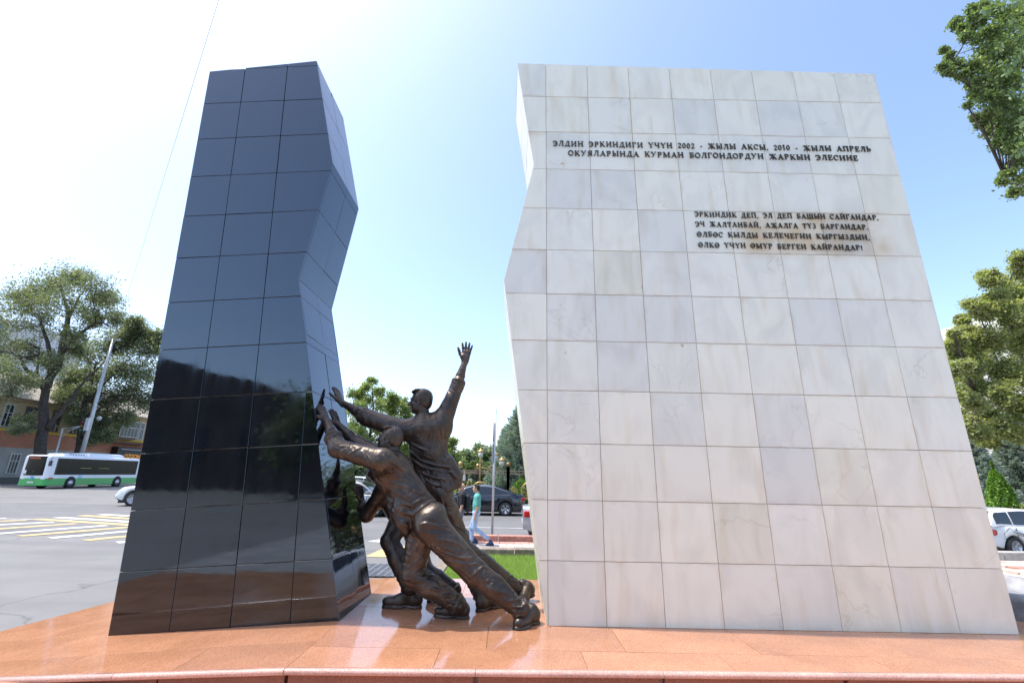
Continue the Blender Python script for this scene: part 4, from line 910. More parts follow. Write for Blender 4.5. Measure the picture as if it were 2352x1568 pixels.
def build_front():
    rg = random.Random(5); root = statue('bronze_statue', 'bronze man nearest the viewer, bent low and shoving with both hands', (-.2, 5.1, PZ))
    Y = 5.00
    sh = Z(505, 650, Y-.06); sh2 = Z(520, 640, Y+.34); el = Z(283, 588, Y+.04); wr = Z(226, 452, Y+.17); el2 = Z(372, 560, Y+.44); wr2 = Z(285, 474, Y+.46)
    fx = (npv((0, 1, 0)), .80)
    hipc = Z(715, 930, Y+.03)
    lo, hi = man_box([sh, sh2, el, hipc, Z(260, 520, Y), Z(780, 850, Y), Z(600, 1010, Y)], .25); s_ = SDF(lo, hi, VX)
    s_.cone(Z(550, 695, Y+.12), Z(622, 795, Y+.1), .19, .165, 0, fx); s_.cone(Z(622, 795, Y+.1), Z(690, 890, Y+.05), .165, .185, .06, fx)
    s_.cone(sh, sh2, .115, .115, .08); s_.ell(Z(560, 680, Y+.12), (.17, .2, .14), None, .08)
    s_.ell(Z(530, 740, Y+.14), (.11, .15, .12), None, .08)
    arm(s_, sh, el, Z(226, 452, Y+.17), .118, .096, .078, rg, .0155, .07, .42)
    arm(s_, sh2, el2, Z(285, 474, Y+.46), .105, .080, .066, rg, .010, .06, .1)
    s_.cone(Z(560, 640, Y+.12), Z(555, 665, Y+.12), .09, .14, .05)
    # big drapery folds across back and waist
    def crease(pts, r, k=.03): s_.fold([Z(*p) for p in pts], [r*.35] + [r]*(len(pts)-2) + [r*.4], 1.7)
    for pts, r in ((((560, 745, Y-.06), (620, 785, Y-.09), (690, 800, Y-.09), (745, 830, Y-.06)), .020),
                   (((545, 790, Y-.07), (610, 835, Y-.12), (680, 840, Y-.12), (750, 848, Y-.07)), .024),
                   (((580, 880, Y-.10), (630, 912, Y-.15), (690, 895, Y-.16), (735, 860, Y-.13), (770, 845, Y-.08)), .030),
                   (((570, 950, Y-.02), (610, 940, Y-.09), (645, 925, Y-.14)), .024),
                   (((520, 700, Y-.05), (540, 770, Y-.08), (560, 850, Y-.09)), .016), (((600, 660, Y-.02), (650, 730, Y-.06), (700, 800, Y-.05)), .018),
                   (((460, 640, Y-.13), (470, 690, Y-.15), (520, 740, Y-.10)), .015), (((640, 700, Y+.02), (700, 770, Y+.0), (750, 830, Y-.0)), .018),
                   (((500, 830, Y-.02), (550, 910, Y-.03), (600, 1000, Y-.02)), .022), (((540, 850, Y-.08), (590, 920, Y-.10), (640, 990, Y-.07)), .020)): crease(pts, r)
    s_.path([Z(590, 890, Y+.02), Z(607, 955, Y+.0), Z(618, 1000, Y+.0)], [.10, .065, .03], .06)      # shirt tail
    s_.path([Z(560, 850, Y+.12), Z(585, 930, Y+.12), Z(600, 980, Y+.1)], [.09, .07, .04], .06)
    u, v = perp(unit(Z(680, 900, Y)-Z(545, 700, Y)))
    drape(s_, Z(570, 720, Y+.1), Z(693, 900, Y+.05), 13, v, u, .17, .14, .20, .18, .016, rg, .03)
    s_.creases([([(535,753),(599,772),(651,791),(689,810)],.018), ([(614,828),(644,817),(659,798),(689,810),(734,813)],.017), ([(591,858),(640,870),(689,840),(737,828),(756,836)],.022),
        ([(595,896),(625,907),(651,915),(689,888),(719,858),(752,840)],.028), ([(599,945),(625,971),(651,933)],.018), ([(644,915),(655,952),(647,975)],.017), ([(467,742),(501,772),(524,832),(576,885)],.019),
        ([(509,622),(524,667),(539,705),(591,735)],.018), ([(516,637),(554,660),(599,690),(644,735)],.016), ([(335,575),(350,592),(362,612)],.013), ([(398,600),(419,635),(426,660)],.015), ([(420,612),(440,640),(452,668)],.013),
        ([(560,700),(600,712),(650,745),(690,780)],.013), ([(540,790),(590,815),(640,850)],.016), ([(500,800),(530,850),(560,905),(590,960)],.017), ([(300,600),(315,625),(345,640)],.014), ([(270,560),(290,575),(330,580)],.013), ([(245,535),(262,560),(275,590)],.014), ([(480,640),(490,670),(480,700)],.012)])
    s_.rough(.0025, 22, 7); emit('shirt', [s_], M_bronze, root)
    kn1, an1 = Z(955, 1195, 4.97), Z(1178, 1372, 4.97); kn2, an2 = Z(648, 1205, 5.12), Z(868, 1350, 5.16)
    lo, hi = man_box([kn1, an1, kn2, an2, hipc], .27); t_ = SDF(lo, hi, VX)
    t_.ell(Z(728, 930, Y+.05), (.165, .165, .16), None, 0); t_.ell(Z(762, 925, Y+.0), (.115, .13, .145), None, .06)
    leg(t_, Z(735, 965, Y-.03), kn1, an1, .165, .122, .092, rg, .06, amp=.019); leg(t_, Z(700, 965, Y+.13), kn2, an2, .155, .118, .095, rg, .06, amp=.0175)
    def cr2(pts, r, k=.03): t_.fold([Z(*p) for p in pts], [r*.3] + [r]*(len(pts)-2) + [r*.3], 1.5)
    for pts, r in ((((700, 960, Y-.14), (740, 985, Y-.22), (800, 985, Y-.21), (830, 1000, Y-.15)), .024), (((720, 1000, Y-.18), (790, 1030, Y-.23), (860, 1040, Y-.18)), .018),
                   (((740, 1050, Y-.2), (810, 1085, Y-.25), (890, 1100, Y-.18)), .02), (((770, 1100, Y-.2), (840, 1130, Y-.25), (930, 1150, Y-.18)), .02),
                   (((820, 1150, Y-.2), (890, 1165, Y-.24), (970, 1170, Y-.17)), .018), (((640, 985, Y-.1), (655, 1060, Y-.1), (690, 1130, Y-.05)), .016)): cr2(pts, r)
    t_.creases([([(689,962),(711,956),(756,965),(809,967)],.022), ([(735,975),(776,972),(808,984),(836,998)],.018), ([(764,1032),(816,1040),(872,1056),(904,1080)],.018), ([(740,1062),(790,1075),(850,1090),(915,1110)],.014), ([(792,1092),(836,1110),(880,1124),(932,1126)],.019),
        ([(830,1140),(880,1150),(930,1158),(965,1154)],.017), ([(928,1222),(960,1198),(992,1168),(1012,1170)],.018), ([(936,1196),(968,1180),(1000,1163)],.014), ([(980,1240),(1030,1235),(1080,1245)],.014), ([(1040,1252),(1096,1252),(1136,1264)],.016),
        ([(1070,1290),(1110,1300),(1150,1290)],.014), ([(1124,1336),(1172,1328),(1222,1342)],.018), ([(1144,1364),(1188,1366),(1228,1350)],.018), ([(1152,1255),(1176,1288),(1205,1326)],.016), ([(1120,1310),(1160,1300),(1200,1310)],.014), ([(1140,1385),(1175,1390),(1210,1370)],.014),
        ([(584,1218),(632,1232),(688,1194),(712,1186)],.018), ([(592,1198),(616,1182),(648,1158),(688,1126)],.017), ([(692,1222),(736,1208),(776,1214),(816,1262)],.018), ([(736,1272),(776,1284),(832,1280),(850,1300)],.017), ([(600,1240),(640,1262),(700,1262)],.015), ([(790,1310),(830,1315),(870,1300)],.015), ([(820,1335),(850,1345),(890,1325)],.016),
        ([(645,1040),(665,1090),(700,1120)],.015), ([(720,1010),(740,1040),(750,1080)],.014), ([(650,1000),(670,1050),(660,1110),(640,1160)],.014), ([(880,1180),(920,1210),(960,1240)],.013), ([(700,1050),(740,1110),(800,1170)],.012)])
    t_.rough(.0025, 22, 8); emit('trousers', [t_], M_bronze, root)
    A, Hh = head(Z(537, 548, Y+.12), (-.93, .05, .30), (.22, 0, 1), 1.20); N = SDF(Z(560, 610, Y+.12)-.25, Z(560, 610, Y+.12)+.25, .009)
    N.cone(Z(566, 655, Y+.12), Z(553, 590, Y+.12), .088, .075, .02)
    fa = SDF(*man_box([el, wr], .12), .008); e1 = el + (wr-el)*.3; fa.cone(e1, el+(wr-el)*.6, .062, .055, .02); fa.cone(el + (wr-el)*.6, wr, .055, .040, .02)
    fb = SDF(*man_box([el2, wr2], .14), .008); fb.cone(el2, el2+(wr2-el2)*.4, .066, .060, .02); fb.cone(el2 + (wr2-el2)*.4, wr2, .060, .040, .02)
    ha = SDF(*man_box([wr, Z(190, 355, Y)], .16), .0055); hand(ha, wr, Z(190, 362, Y+.21)-Z(226, 452, Y+.17), (.8, -.6, .25), (0, -.3, 0), 1.30, .10, (.05, .04, .05, .08))
    hb = SDF(*man_box([wr2, Z(255, 385, Y+.46)], .16), .0055); hand(hb, wr2, Z(252, 388, Y+.48)-Z(285, 474, Y+.46), (.85, -.45, .25), (-.4, -1, 0), 1.25, .10, (.06, .05, .05, .08))
    emit('body', [A, N, fa, fb, ha, hb, armcore([Z(560, 630, Y+.12), sh, el, wr], [Z(560, 630, Y+.12), sh2, el2, wr2])], M_bronze, root); emit('hair', [Hh], M_bronze, root)
    h0 = npv(onz(1236, 1428, PZ)); t0 = npv(onz(1176, 1449, PZ)); t0 = h0 + unit(t0-h0)*.345
    A1, S1 = shoe(h0, t0, (0, 0, 1), 1.3, shin=kn1-an1); emit('shoe', [A1, S1], M_bronze, root)
    h0 = npv(onz(1078, 1420, PZ)); t0 = h0 + unit(npv(onz(1003, 1414, PZ))-h0)*.365
    A2, S2 = shoe(h0, t0, (0, 0, 1), 1.3, shin=kn2-an2); emit('shoe', [A2, S2], M_bronze, root)
    return root

def build_far():
    rg = random.Random(9); root = statue('bronze_statue', 'crouching bronze man furthest back, one forearm against the black stele', (-.9, 5.8, PZ))
    Y = 5.86
    sh = Z(520, 770, Y-.1); sh2 = Z(510, 760, Y+.25); el = Z(425, 915, Y-.02); wr = Z(398, 838, Y+.05); hipc = Z(612, 930, Y)
    fx = (npv((0, 1, 0)), .75)
    lo, hi = man_box([sh, sh2, el, hipc, wr], .25); s_ = SDF(lo, hi, VX)
    s_.cone(Z(540, 800, Y), Z(590, 900, Y), .17, .165, 0, fx); s_.cone(sh, sh2, .10, .10, .08)
    arm(s_, sh, el, wr, .10, .082, .068, rg, .010, .06, .55); arm(s_, sh2, Z(470, 720, Y+.2), Z(425, 650, Y+.2), .10, .08, .07, rg, .010, .06, .3)
    s_.rough(.0022, 22, 5); emit('shirt', [s_], M_bronze, root)
    kn1, an1 = Z(536, 1040, 5.62), Z(640, 1262, 5.52); kn2, an2 = Z(712, 1185, 5.75), Z(860, 1282, 5.74)
    lo, hi = man_box([kn1, an1, kn2, an2, hipc], .25); t_ = SDF(lo, hi, VX)
    t_.ell(hipc, (.15, .15, .15), None, 0); leg(t_, Z(600, 930, 5.78), kn1, an1, .140, .098, .100, rg, .05, amp=.012); leg(t_, Z(640, 960, Y), kn2, an2, .13, .088, .072, rg, .05, amp=.010)
    t_.rough(.0022, 22, 6); emit('trousers', [t_], M_bronze, root)
    A, Hh = head(Z(540, 705, Y+.02), (-.8, -.1, -.35), (-.35, 0, 1), 1.15); N = SDF(Z(500, 750, Y)-.25, Z(500, 750, Y)+.25, .010); N.cone(Z(545, 790, Y), Z(545, 730, Y), .08, .07, .02)
    fa = SDF(*man_box([el, wr], .12), .008); fa.cone(el, wr, .055, .038, .02)
    fc = SDF(*man_box([Z(470, 720, Y+.2), Z(425, 650, Y+.2)], .12), .009); fc.cone(Z(470, 720, Y+.2), Z(425, 650, Y+.2), .055, .036, .02)
    ha = SDF(*man_box([wr, Z(392, 775, Y)], .16), .0055); hand(ha, wr, Z(390, 765, Y+.06)-Z(398, 838, Y+.05), (.9, -.4, .1), (.3, -1, 0), 1.25, .08, (.5, .55, .6, .6), thumb=30)
    hc = SDF(*man_box([Z(425, 650, Y+.2), Z(400, 600, Y+.2)], .16), .007); hand(hc, Z(425, 650, Y+.2), Z(405, 590, Y+.2)-Z(425, 650, Y+.2), (.9, -.3, .3), (0, -1, 0), 1.25, .08, (.05,)*4)
    emit('body', [A, N, fa, fc, ha, hc, armcore([Z(545, 760, Y), sh, el, wr], [Z(545, 760, Y), sh2, Z(470, 720, Y+.2), Z(425, 650, Y+.2)])], M_bronze, root); emit('hair', [Hh], M_bronze, root)
    h0 = npv(onz(970, 1396, PZ)); t0 = h0 + unit(npv(onz(885, 1393, PZ))-h0)*.44
    A1, S1 = shoe(h0, t0, (0, 0, 1), 1.4, shin=kn1-an1); emit('shoe', [A1, S1], M_bronze, root)
    h0 = npv(onz(1050, 1384, PZ)); t0 = h0 + npv((-.34, .02, 0))
    A2, S2 = shoe(h0 + npv((0, 0, .08)), t0, (0, 0, 1), 1.2, shin=kn2-an2); emit('shoe', [A2, S2], M_bronze, root)
    return root
build_tall(); build_front(); build_far()
# ================================================================ street surfaces
def G0(x, y, z=0.0): p = onz(x, y, z); return p
# carriageway, a slightly darker sheet
struct(B().add([(-1200, 15.2, .004), (1200, 15.2, .004), (1200, 27.2, .004), (-1200, 27.2, .004)], [(0, 1, 2, 3)]).build('road', M_asph2))
M_white = mat('road_paint_white', (.40, .39, .37), .7, col2=(.74, .74, .72), vscale=3.1, detail=12)
M_yellow = mat('road_paint_yellow', (.38, .30, .17), .7, col2=(.66, .45, .17), vscale=3.1, detail=12)
rm = empty('road_markings', (-15, 16, 0)); struct(rm)
def d6(x, y): return (.91875*x/4.9, .91875*(1080 + y/4.9))
def stripe(a, b, w, m, z=.010):
    p, q = onz(*a, z), onz(*b, z); d = (q-p).normalized(); n = Vector((-d.y, d.x, 0))*w/2
    o = B().add([p-n, q-n, q+n, p+n], [(0, 1, 2, 3)]).build('stripe', m, rm, (0, 0, 0)); 
    o.data.transform(Matrix.Translation(-rm.location))
    return o
for a, b, c in (((1230,1003),(1600,1024),0), ((990,1016),(1620,1058),1), ((710,1040),(1640,1098),0), ((430,1060),(1640,1136),1),
                ((-60,1056),(70,1052),0), ((-60,1088),(330,1075),1), ((-60,1134),(660,1098),0), ((-60,1184),(930,1116),1), ((-60,1242),(1300,1140),0), ((240,1268),(1640,1155),1),
                ((620,1294),(1700,1198),0), ((1040,1322),(1760,1250),1), ((1430,1348),(1900,1310),0)):
    stripe(d6(*a), d6(*b), .42, (M_white, M_yellow)[c])
stripe((864, 1278), (915, 1253), .55, M_yellow); stripe((860, 1244), (886, 1239), .5, M_white)
for x0 in range(-40, 60, 9): 
    o = B().add([(x0, 19.0, .009), (x0+5, 19.0, .009), (x0+5, 19.12, .009), (x0, 19.12, .009)], [(0,1,2,3)]).build('lane_line', M_white, rm); o.data.transform(Matrix.Translation(-rm.location))
# far pavement with kerb, beyond the carriageway
M_kerb = mat('kerb_granite', (.34, .32, .30), .8, var=.2, vscale=6, rand=.1)
M_kerbred = mat('kerb_red_granite', (.40, .20, .15), .75, var=.25, vscale=8, rand=.12)
fs = empty('far_pavement', (0, 30, 0)); struct(fs)
o = bx('paving', (-13, 27.4, .0), (120, 120, .13), mat('far_paving', (.30, .27, .25), .85, var=.15, vscale=.8)); o.location.y -= 30; o.parent = fs
for i in range(26):
    o = bx('kerbstone', (-13 + i*1.5 + .01, 27.22, 0), (-13 + (i+1)*1.5 - .01, 27.398, .15), M_kerb, None, .01); o.location.y -= 30; o.parent = fs
# ---- island behind the steles: grass bed, stone edging, brick path, red kerb
isl = empty('garden_strip', (0, 11, 0)); struct(isl)
def I(o): o.location = o.location - isl.location; o.parent = isl; return o
I(bx('soil', (-1.25, 7.2, .0), (4.7, 11.75, .14), M_soil))
for i in range(5):
    I(bx('edging_stone', (-1.25 + i*1.4 + .006, 11.76, 0), (-1.25 + (i+1)*1.4 - .006, 12.1, .30 + .006*(i % 3)), M_stonedk, None, .02))
for i in range(5):
    y0 = 7.2 + i*.92; B_ = B().box((-1.5, y0+.006, 0), (-1.26, y0+.914, .17)).build('edging_stone', M_stonedk); I(B_)
M_brickA = mat('paver_red', (.42, .23, .18), .85, var=.15, vscale=5, rand=.14); M_brickB = mat('paver_pale', (.50, .44, .37), .85, var=.12, vscale=5, rand=.12)
pr = random.Random(4); pm = {}
def paver(parent, x, y, z, w, d, m, conv):
    key = (round(w, 3), round(d, 3), m.name)
    if key not in pm:
        me = bpy.data.meshes.new('paver'); b_ = B().box((-w/2, -d/2, -.05), (w/2, d/2, -.004)); 
        q = [(-w/2+.006, -d/2+.006, 0), (w/2-.006, -d/2+.006, 0), (w/2-.006, d/2-.006, 0), (-w/2+.006, d/2-.006, 0)]
        me.from_pydata(b_.v + q, [], [f for f in b_.f if f != (4,5,6,7)] + [(4,5,9,8), (5,6,10,9), (6,7,11,10), (7,4,8,11), (8,9,10,11)]); me.materials.append(m); pm[key] = me
    o = mobj('paver', pm[key], None, None, (x, y, z + pr.uniform(-.003, .003))); return conv(o)
I(bx('bed', (-1.5, 12.11, 0), (9, 14.25, .10), M_mortar))
for r_ in range(5):
    for c_ in range(15):
        x = -1.3 + c_*.42 + (.21 if r_ % 2 else 0); y = 12.33 + r_*.42
        paver(isl, x, y, .145, .408, .408, M_brickA if (r_ in (1, 4)) else M_brickB, I)
for i in range(8):
    I(bx('kerbstone', (-1.6 + i*1.3 + .012, 14.30, 0), (-1.6 + (i+1)*1.3 - .012, 14.58, .29), M_kerbred, None, .015))
o = bx('planter_edge', (.35, 15.0, .0), (4.5, 15.2, .16), M_concrete); I(o)
# grass blades
gb = np.random.RandomState(2)
def grass(name, x0, x1, y0, y1, z, n, h):
    p = np.stack([gb.uniform(x0, x1, n), gb.uniform(y0, y1, n), np.full(n, z)], 1); a = gb.uniform(0, 2*PI, n); hh = h*gb.uniform(.5, 1.2, n); ln = gb.randn(n, 2)*.35*hh[:, None]
    w = .006; dx = np.stack([np.cos(a)*w, np.sin(a)*w, 0*a], 1); tip = p + np.concatenate([ln, hh[:, None]], 1)
    V = np.stack([p-dx, p+dx, tip], 1).reshape(-1, 3); return V, np.arange(3*n).reshape(n, 3)
V, F = grass('g', -1.22, 3.2, 7.25, 11.72, .138, 60000, .085); V2, F2 = grass('g', 3.2, 4.68, 7.4, 11.72, .138, 9000, .09)
g = mobj('grass', mesh_np('grass', np.concatenate([V, V2]), np.concatenate([F, F2+len(V)])), M_grass); tag(g, kind='stuff')
# drain grating beside the platform
dg = empty('drain_grate', (-2.62, 10.5, .02), 0, 'grey metal drain grating set in the asphalt behind the black stele', 'drain grate')
M_iron = mat('cast_iron', (.25, .26, .27), .55, .6, var=.2, vscale=5)
B().box((-.75, -.55, -.02), (.36, .75, -.006)).build('pit', mat('dark_pit', (.02, .02, .02), .9), dg)
for i in range(16):
    B().box((-.75, -.55 + i*.082, -.004), (.36, -.55 + i*.082 + .034, .02)).build('grate_bar', M_iron, dg)
for i in range(8):
    B().box((-.75 + i*.15, -.55, .001), (-.75 + i*.15 + .03, .75, .017)).build('cross_bar', M_iron, dg)

# ================================================================ vehicles
M_tyre = mat('tyre_rubber', (.022, .022, .023), .75); M_rim = mat('alloy', (.62, .62, .64), .3, .8); M_glassd = mat('dark_car_glass', (.015, .018, .02), .06, spec=.8)
M_arch = mat('wheel_arch_black', (.012, .012, .013), .9); M_plast = mat('black_plastic', (.03, .03, .032), .5)
M_lampr = mat('tail_lamp_red', (.50, .01, .01), .15, coat=.5); M_lampc = mat('lamp_clear', (.75, .78, .8), .1, coat=.6); M_plate = mat('number_plate', (.75, .75, .73), .5); M_chrome = mat('chrome_trim', (.7, .7, .72), .15, 1)
def sstep(a, b, x): t = min(1, max(0, (x-a)/(b-a))); return t*t*(3-2*t)
def interp(tab, x):
    for (x0, y0), (x1, y1) in zip(tab, tab[1:]):
        if x <= x1: t = (x-x0)/(x1-x0) if x1 > x0 else 0; t = max(0, t); t = t*t*(3-2*t)*.5 + t*.5; return y0 + (y1-y0)*t
    return tab[-1][1]
WHEEL = {}
def wheel(parent, x, y, r, w, side, style=5, steer=0):
    """side = +1: the face looks to +y"""
    t = empty('wheel', (x, y, r)); t.parent = parent; t.rotation_euler = (0, 0, steer)
    key = (r, w, style, side)
    if key not in WHEEL:
        a = B().lathe((0, 0, 0), [(r*.66, -w/2), (r*.92, -w/2), (r*.985, -w*.38), (r, -w*.2), (r, w*.2), (r*.985, w*.38), (r*.92, w/2), (r*.66, w/2)], 28, 'y', False).build('tyre', M_tyre, t)
        b_ = B(); f = side*w*.46
        prof = [(r*.66, f-side*.02), (r*.64, f), (r*.60, f-side*.015), (r*.60, f-side*.10), (r*.1, f-side*.10)]
        b_.lathe((0, 0, 0), prof if side > 0 else prof, 24, 'y'); b_.lathe((0, f-side*.03, 0), [(r*.14, -.02), (r*.14, .02)], 10, 'y')
        for i in range(style):
            an = 2*PI*i/style + .3; ca, sa = math.cos(an), math.sin(an); t_ = Vector((-sa, 0, ca)); rr_ = Vector((ca, 0, sa)); y_ = f - side*.02
            p = [rr_*r*.1 + t_*r*.075, rr_*r*.1 - t_*r*.075, rr_*r*.62 - t_*r*.12, rr_*r*.62 + t_*r*.12]
            b_.prism([(q.x, y_, q.z) for q in p], (0, -side*.035, 0))
        c = b_.build('rim', M_rim, t, fix=True); WHEEL[key] = (a.data, c.data)
    else:
        mobj('tyre', WHEEL[key][0], None, t); mobj('rim', WHEEL[key][1], None, t)
    return t
def car(name, label, loc, rz, L, W, Hh, paint, deck, roof, wb, rw, glass=None, group=None, hatch=False, cladding=False, style=5, sc=1.0, lamp_r=M_lampr, wave=0):
    """x forward. deck: (x, z) top line of the lower body from rear to front; roof: (x, z) line of the cabin"""
    e = empty(name, loc, rz, label, 'car', group)
    if sc != 1: e.scale = (sc,)*3
    M_gl = glass or M_glassd; zs = .24 if not cladding else .30
    n = 72; xs = [-L/2 + L*i/n for i in range(n+1)]; axle = [wb[0], wb[1]]; R_ = rw*1.16
    V = []; sec = 13
    for x in xs:
        zt = interp(deck, x); f = 1 - .16*sstep(L*.33, L*.5, abs(x))**1.0 - .05*sstep(L*.44, L*.5, abs(x)); hw = W/2*f
        zb = zs + .10*sstep(L*.40, L*.5, abs(x))
        for a in axle:
            if abs(x-a) < R_: zb = max(zb, rw + math.sqrt(max(0, R_*R_-(x-a)**2)) - .0)
        zb = min(zb, zt-.12); sh = zb + (zt-zb)*.62
        ring = [(0, zb+.0), (hw*.8, zb), (hw*.97, zb+.01), (hw*.995, zb+.06), (hw*1.0, (zb+sh)/2), (hw*.985, sh), (hw*.965, zt-.05), (hw*.93, zt-.012), (hw*.86, zt+.006), (hw*.6, zt+.022), (hw*.3, zt+.032), (0, zt+.035)]
        V.append([(x, y, z) for y, z in ring])
    b_ = B(); k = len(V[0])
    for sg in (1, -1):
        vs = [(x, y*sg, z) for row in V for x, y, z in row]
        fs = [(i*k+j, (i+1)*k+j, (i+1)*k+j+1, i*k+j+1) for i in range(n) for j in range(k-1)]
        if sg < 0: fs = [f[::-1] for f in fs]
        b_.add(vs, fs, True)
        for i0, fl in ((0, 0), (n, 1)): b_.add([(x, y*sg, z) for x, y, z in V[i0]], [tuple(range(k))])
    body = b_.build('body', paint, e, fix=True)
    # cabin
    cx0, cx1 = roof[0][0], roof[-1][0]; m_ = 40; CV = []
    def zr(x): return interp(roof, x)
    def cw(x, z): 
        zb_ = interp(deck, x); t = (z-zb_)/max(.1, Hh-zb_); return (W/2)*(.935 - .17*max(0, t)**1.3)
    for i in range(m_+1):
        x = cx0 + (cx1-cx0)*i/m_; zt = zr(x); zb_ = interp(deck, x) - .02; zt = max(zt, zb_+.005)
        h = zt - zb_
        ring = [(cw(x, zb_), zb_)] + [(cw(x, zb_+h*t), zb_+h*t) for t in (.3, .6, .82)] + [(cw(x, zt)-.045, zt-.02*min(1, h*3)), (cw(x, zt)*.8, zt+.0), (cw(x, zt)*.4, zt+.02*min(1, h)), (0, zt+.025*min(1, h))]
        CV.append([(x, y, z) for y, z in ring])
    b_ = B(); k = len(CV[0])
    for sg in (1, -1):
        fs = [(i*k+j, (i+1)*k+j, (i+1)*k+j+1, i*k+j+1) for i in range(m_) for j in range(k-1)]
        if sg < 0: fs = [f[::-1] for f in fs]
        b_.add([(x, y*sg, z) for row in CV for x, y, z in row], fs, True)
    b_.build('roof', paint, e, fix=True)
    # side windows: follow the roof line
    def wgl(xa, xb, nm='side_window'):
        for sg in (1, -1):
            q = []; N = 12
            for i in range(N+1):
                x = xa + (xb-xa)*i/N; zb_ = interp(deck, x) + .045; zt = zr(x) - .065
                if zt < zb_ + .01: zt = zb_ + .01
                q.append([(x, sg*(cw(x, zb_+(zt-zb_)*t)+.006), zb_+(zt-zb_)*t) for t in (0, .5, 1)])
            fs = [(i*3+j, (i+1)*3+j, (i+1)*3+j+1, i*3+j+1) for i in range(N) for j in range(2)]
            if sg < 0: fs = [f[::-1] for f in fs]
            B().add([p for r in q for p in r], fs, True).build(nm, M_gl, e)
    # windscreen and rear glass: steep stretches of the roof line
    mid = (cx0+cx1)/2
    flat = [x for x, z in roof if z > Hh - .10]; fa, fb = min(flat), max(flat)
    def scr(xa, xb, nm):
        N = 8; q = []
        for i in range(N+1):
            x = xa + (xb-xa)*i/N; z = max(zr(x), interp(deck, x)); w_ = cw(x, z)*.86
            q.append([(x, w_*t, z + .014 + .022*(1-abs(t))) for t in (-1, -.5, 0, .5, 1)])
        fs = [(i*5+j, (i+1)*5+j, (i+1)*5+j+1, i*5+j+1) for i in range(N) for j in range(4)]
        B().add([p for r in q for p in r], fs, True).build(nm, M_gl, e, fix=True)
    scr(cx1-.06, fb+.06, 'windscreen'); scr(cx0+.05, fa-.05, 'rear_window')
    # pillars between side windows
    bp_ = (wb[0]+wb[1])/2 + (.10 if not hatch else .0)
    ws, we = cx0 + (fa-cx0)*.42 + .06, cx1 - (cx1-fb)*.42 - .05
    rp = wb[0] + .12
    wgl(ws, rp-.03); wgl(rp+.02, bp_-.035); wgl(bp_+.035, we)
    ln = B()
    for sg in (1, -1):
        for x_ in (bp_, rp + .02, we - .02):
            zt = interp(deck, x_); ln.box((x_-.004, sg*W/2*.99-.006, zs+.14), (x_+.004, sg*W/2*.99+.006, zt-.05))
    ln.build('door_seam', M_plast, e)
    for sg in (1, -1):
        for x_ in (bp_-.28, we-1.05):
            z_ = interp(deck, x_) - .14; B().box((x_, sg*(W/2*.985), z_), (x_+.17, sg*(W/2*.985)+sg*.03, z_+.035)).build('door_handle', paint, e, bevel=.008)
        mz = interp(deck, we) + .08
        B().box((we-.06, sg*W/2*.95, mz-.06), (we+.08, sg*(W/2*.95+.19), mz+.07)).build('mirror', paint, e, bevel=.03)
    B().box((-L/2+.2, -W*.40, .17), (L/2-.2, W*.40, .34)).build('underbody', M_plast, e)
    for sg in (1, -1):
        for a in axle:
            inner = B(); inner.lathe((a, sg*(W/2-.34), rw), [(R_*.98, 0), (R_*.98, .12*sg)], 24, 'y'); inner.build('wheel_arch', M_arch, e)
            wheel(e, a, sg*(W/2-.12), rw, .21, sg, style)
    # lamps, plates, bumpers
    zr_ = interp(deck, -L/2+.06); zf = interp(deck, L/2-.10)
    for sg in (1, -1):
        B().box((-L/2+.03, sg*W*.36-.13, zr_-.30), (-L/2+.28, sg*W*.36+.10*1, zr_-.10)).build('tail_lamp', lamp_r, e, bevel=.04)
        B().box((L/2-.42, sg*W*.36-.13, zf-.22), (L/2-.10, sg*W*.36+.08, zf-.05)).build('headlight', M_lampc, e, bevel=.04)
    B().box((-L/2-.004, -.26, .48 if not hatch else .72), (-L/2+.03, .26, .59 if not hatch else .83)).build('number_plate', M_plate, e)
    B().box((L/2-.08, -.45, .32), (L/2-.005, .45, .5)).build('grille', M_plast, e, bevel=.02)
    return e
SEDAN = ([(-2.42, .78), (-2.36, 1.00), (-1.9, 1.05), (-1.2, 1.02), (0, .98), (.9, .95), (1.1, .93), (1.9, .82), (2.25, .70), (2.42, .50)], [(-1.95, 1.05), (-1.45, 1.24), (-.85, 1.42), (-.3, 1.46), (.2, 1.45), (.62, 1.36), (1.35, .95)])
HATCH = ([(-1.95, .62), (-1.93, .95), (-1.6, 1.00), (-.8, .97), (.6, .93), (1.2, .90), (1.6, .80), (1.88, .66), (1.95, .45)], [(-1.92, 1.00), (-1.80, 1.30), (-1.60, 1.47), (-.6, 1.53), (.1, 1.50), (.5, 1.42), (1.35, .92)])
SUV = ([(-2.2, .7), (-2.18, 1.1), (-1.6, 1.14), (0, 1.10), (.9, 1.08), (1.3, 1.05), (1.9, .98), (2.15, .82), (2.22, .6)], [(-2.15, 1.12), (-2.0, 1.5), (-1.7, 1.68), (-.4, 1.74), (.3, 1.70), (.6, 1.62), (1.25, 1.06)])
M_pblack = mat('black_car_paint', (.012, .014, .02), .12, coat=1); M_psil = mat('silver_car_paint', (.55, .56, .58), .28, .5, coat=.8); M_pwhite = mat('white_car_paint', (.78, .78, .76), .25, coat=.8); M_pgrey = mat('grey_car_paint', (.36, .36, .36), .28, .5, coat=.7)
sed = car('parked_car', 'black saloon car on the far side of the street, seen in full from its side', (-1.6, 25.2, 0), PI, 4.84, 1.82, 1.46, M_pblack, SEDAN[0], SEDAN[1], (-1.42, 1.38), .335, style=5)
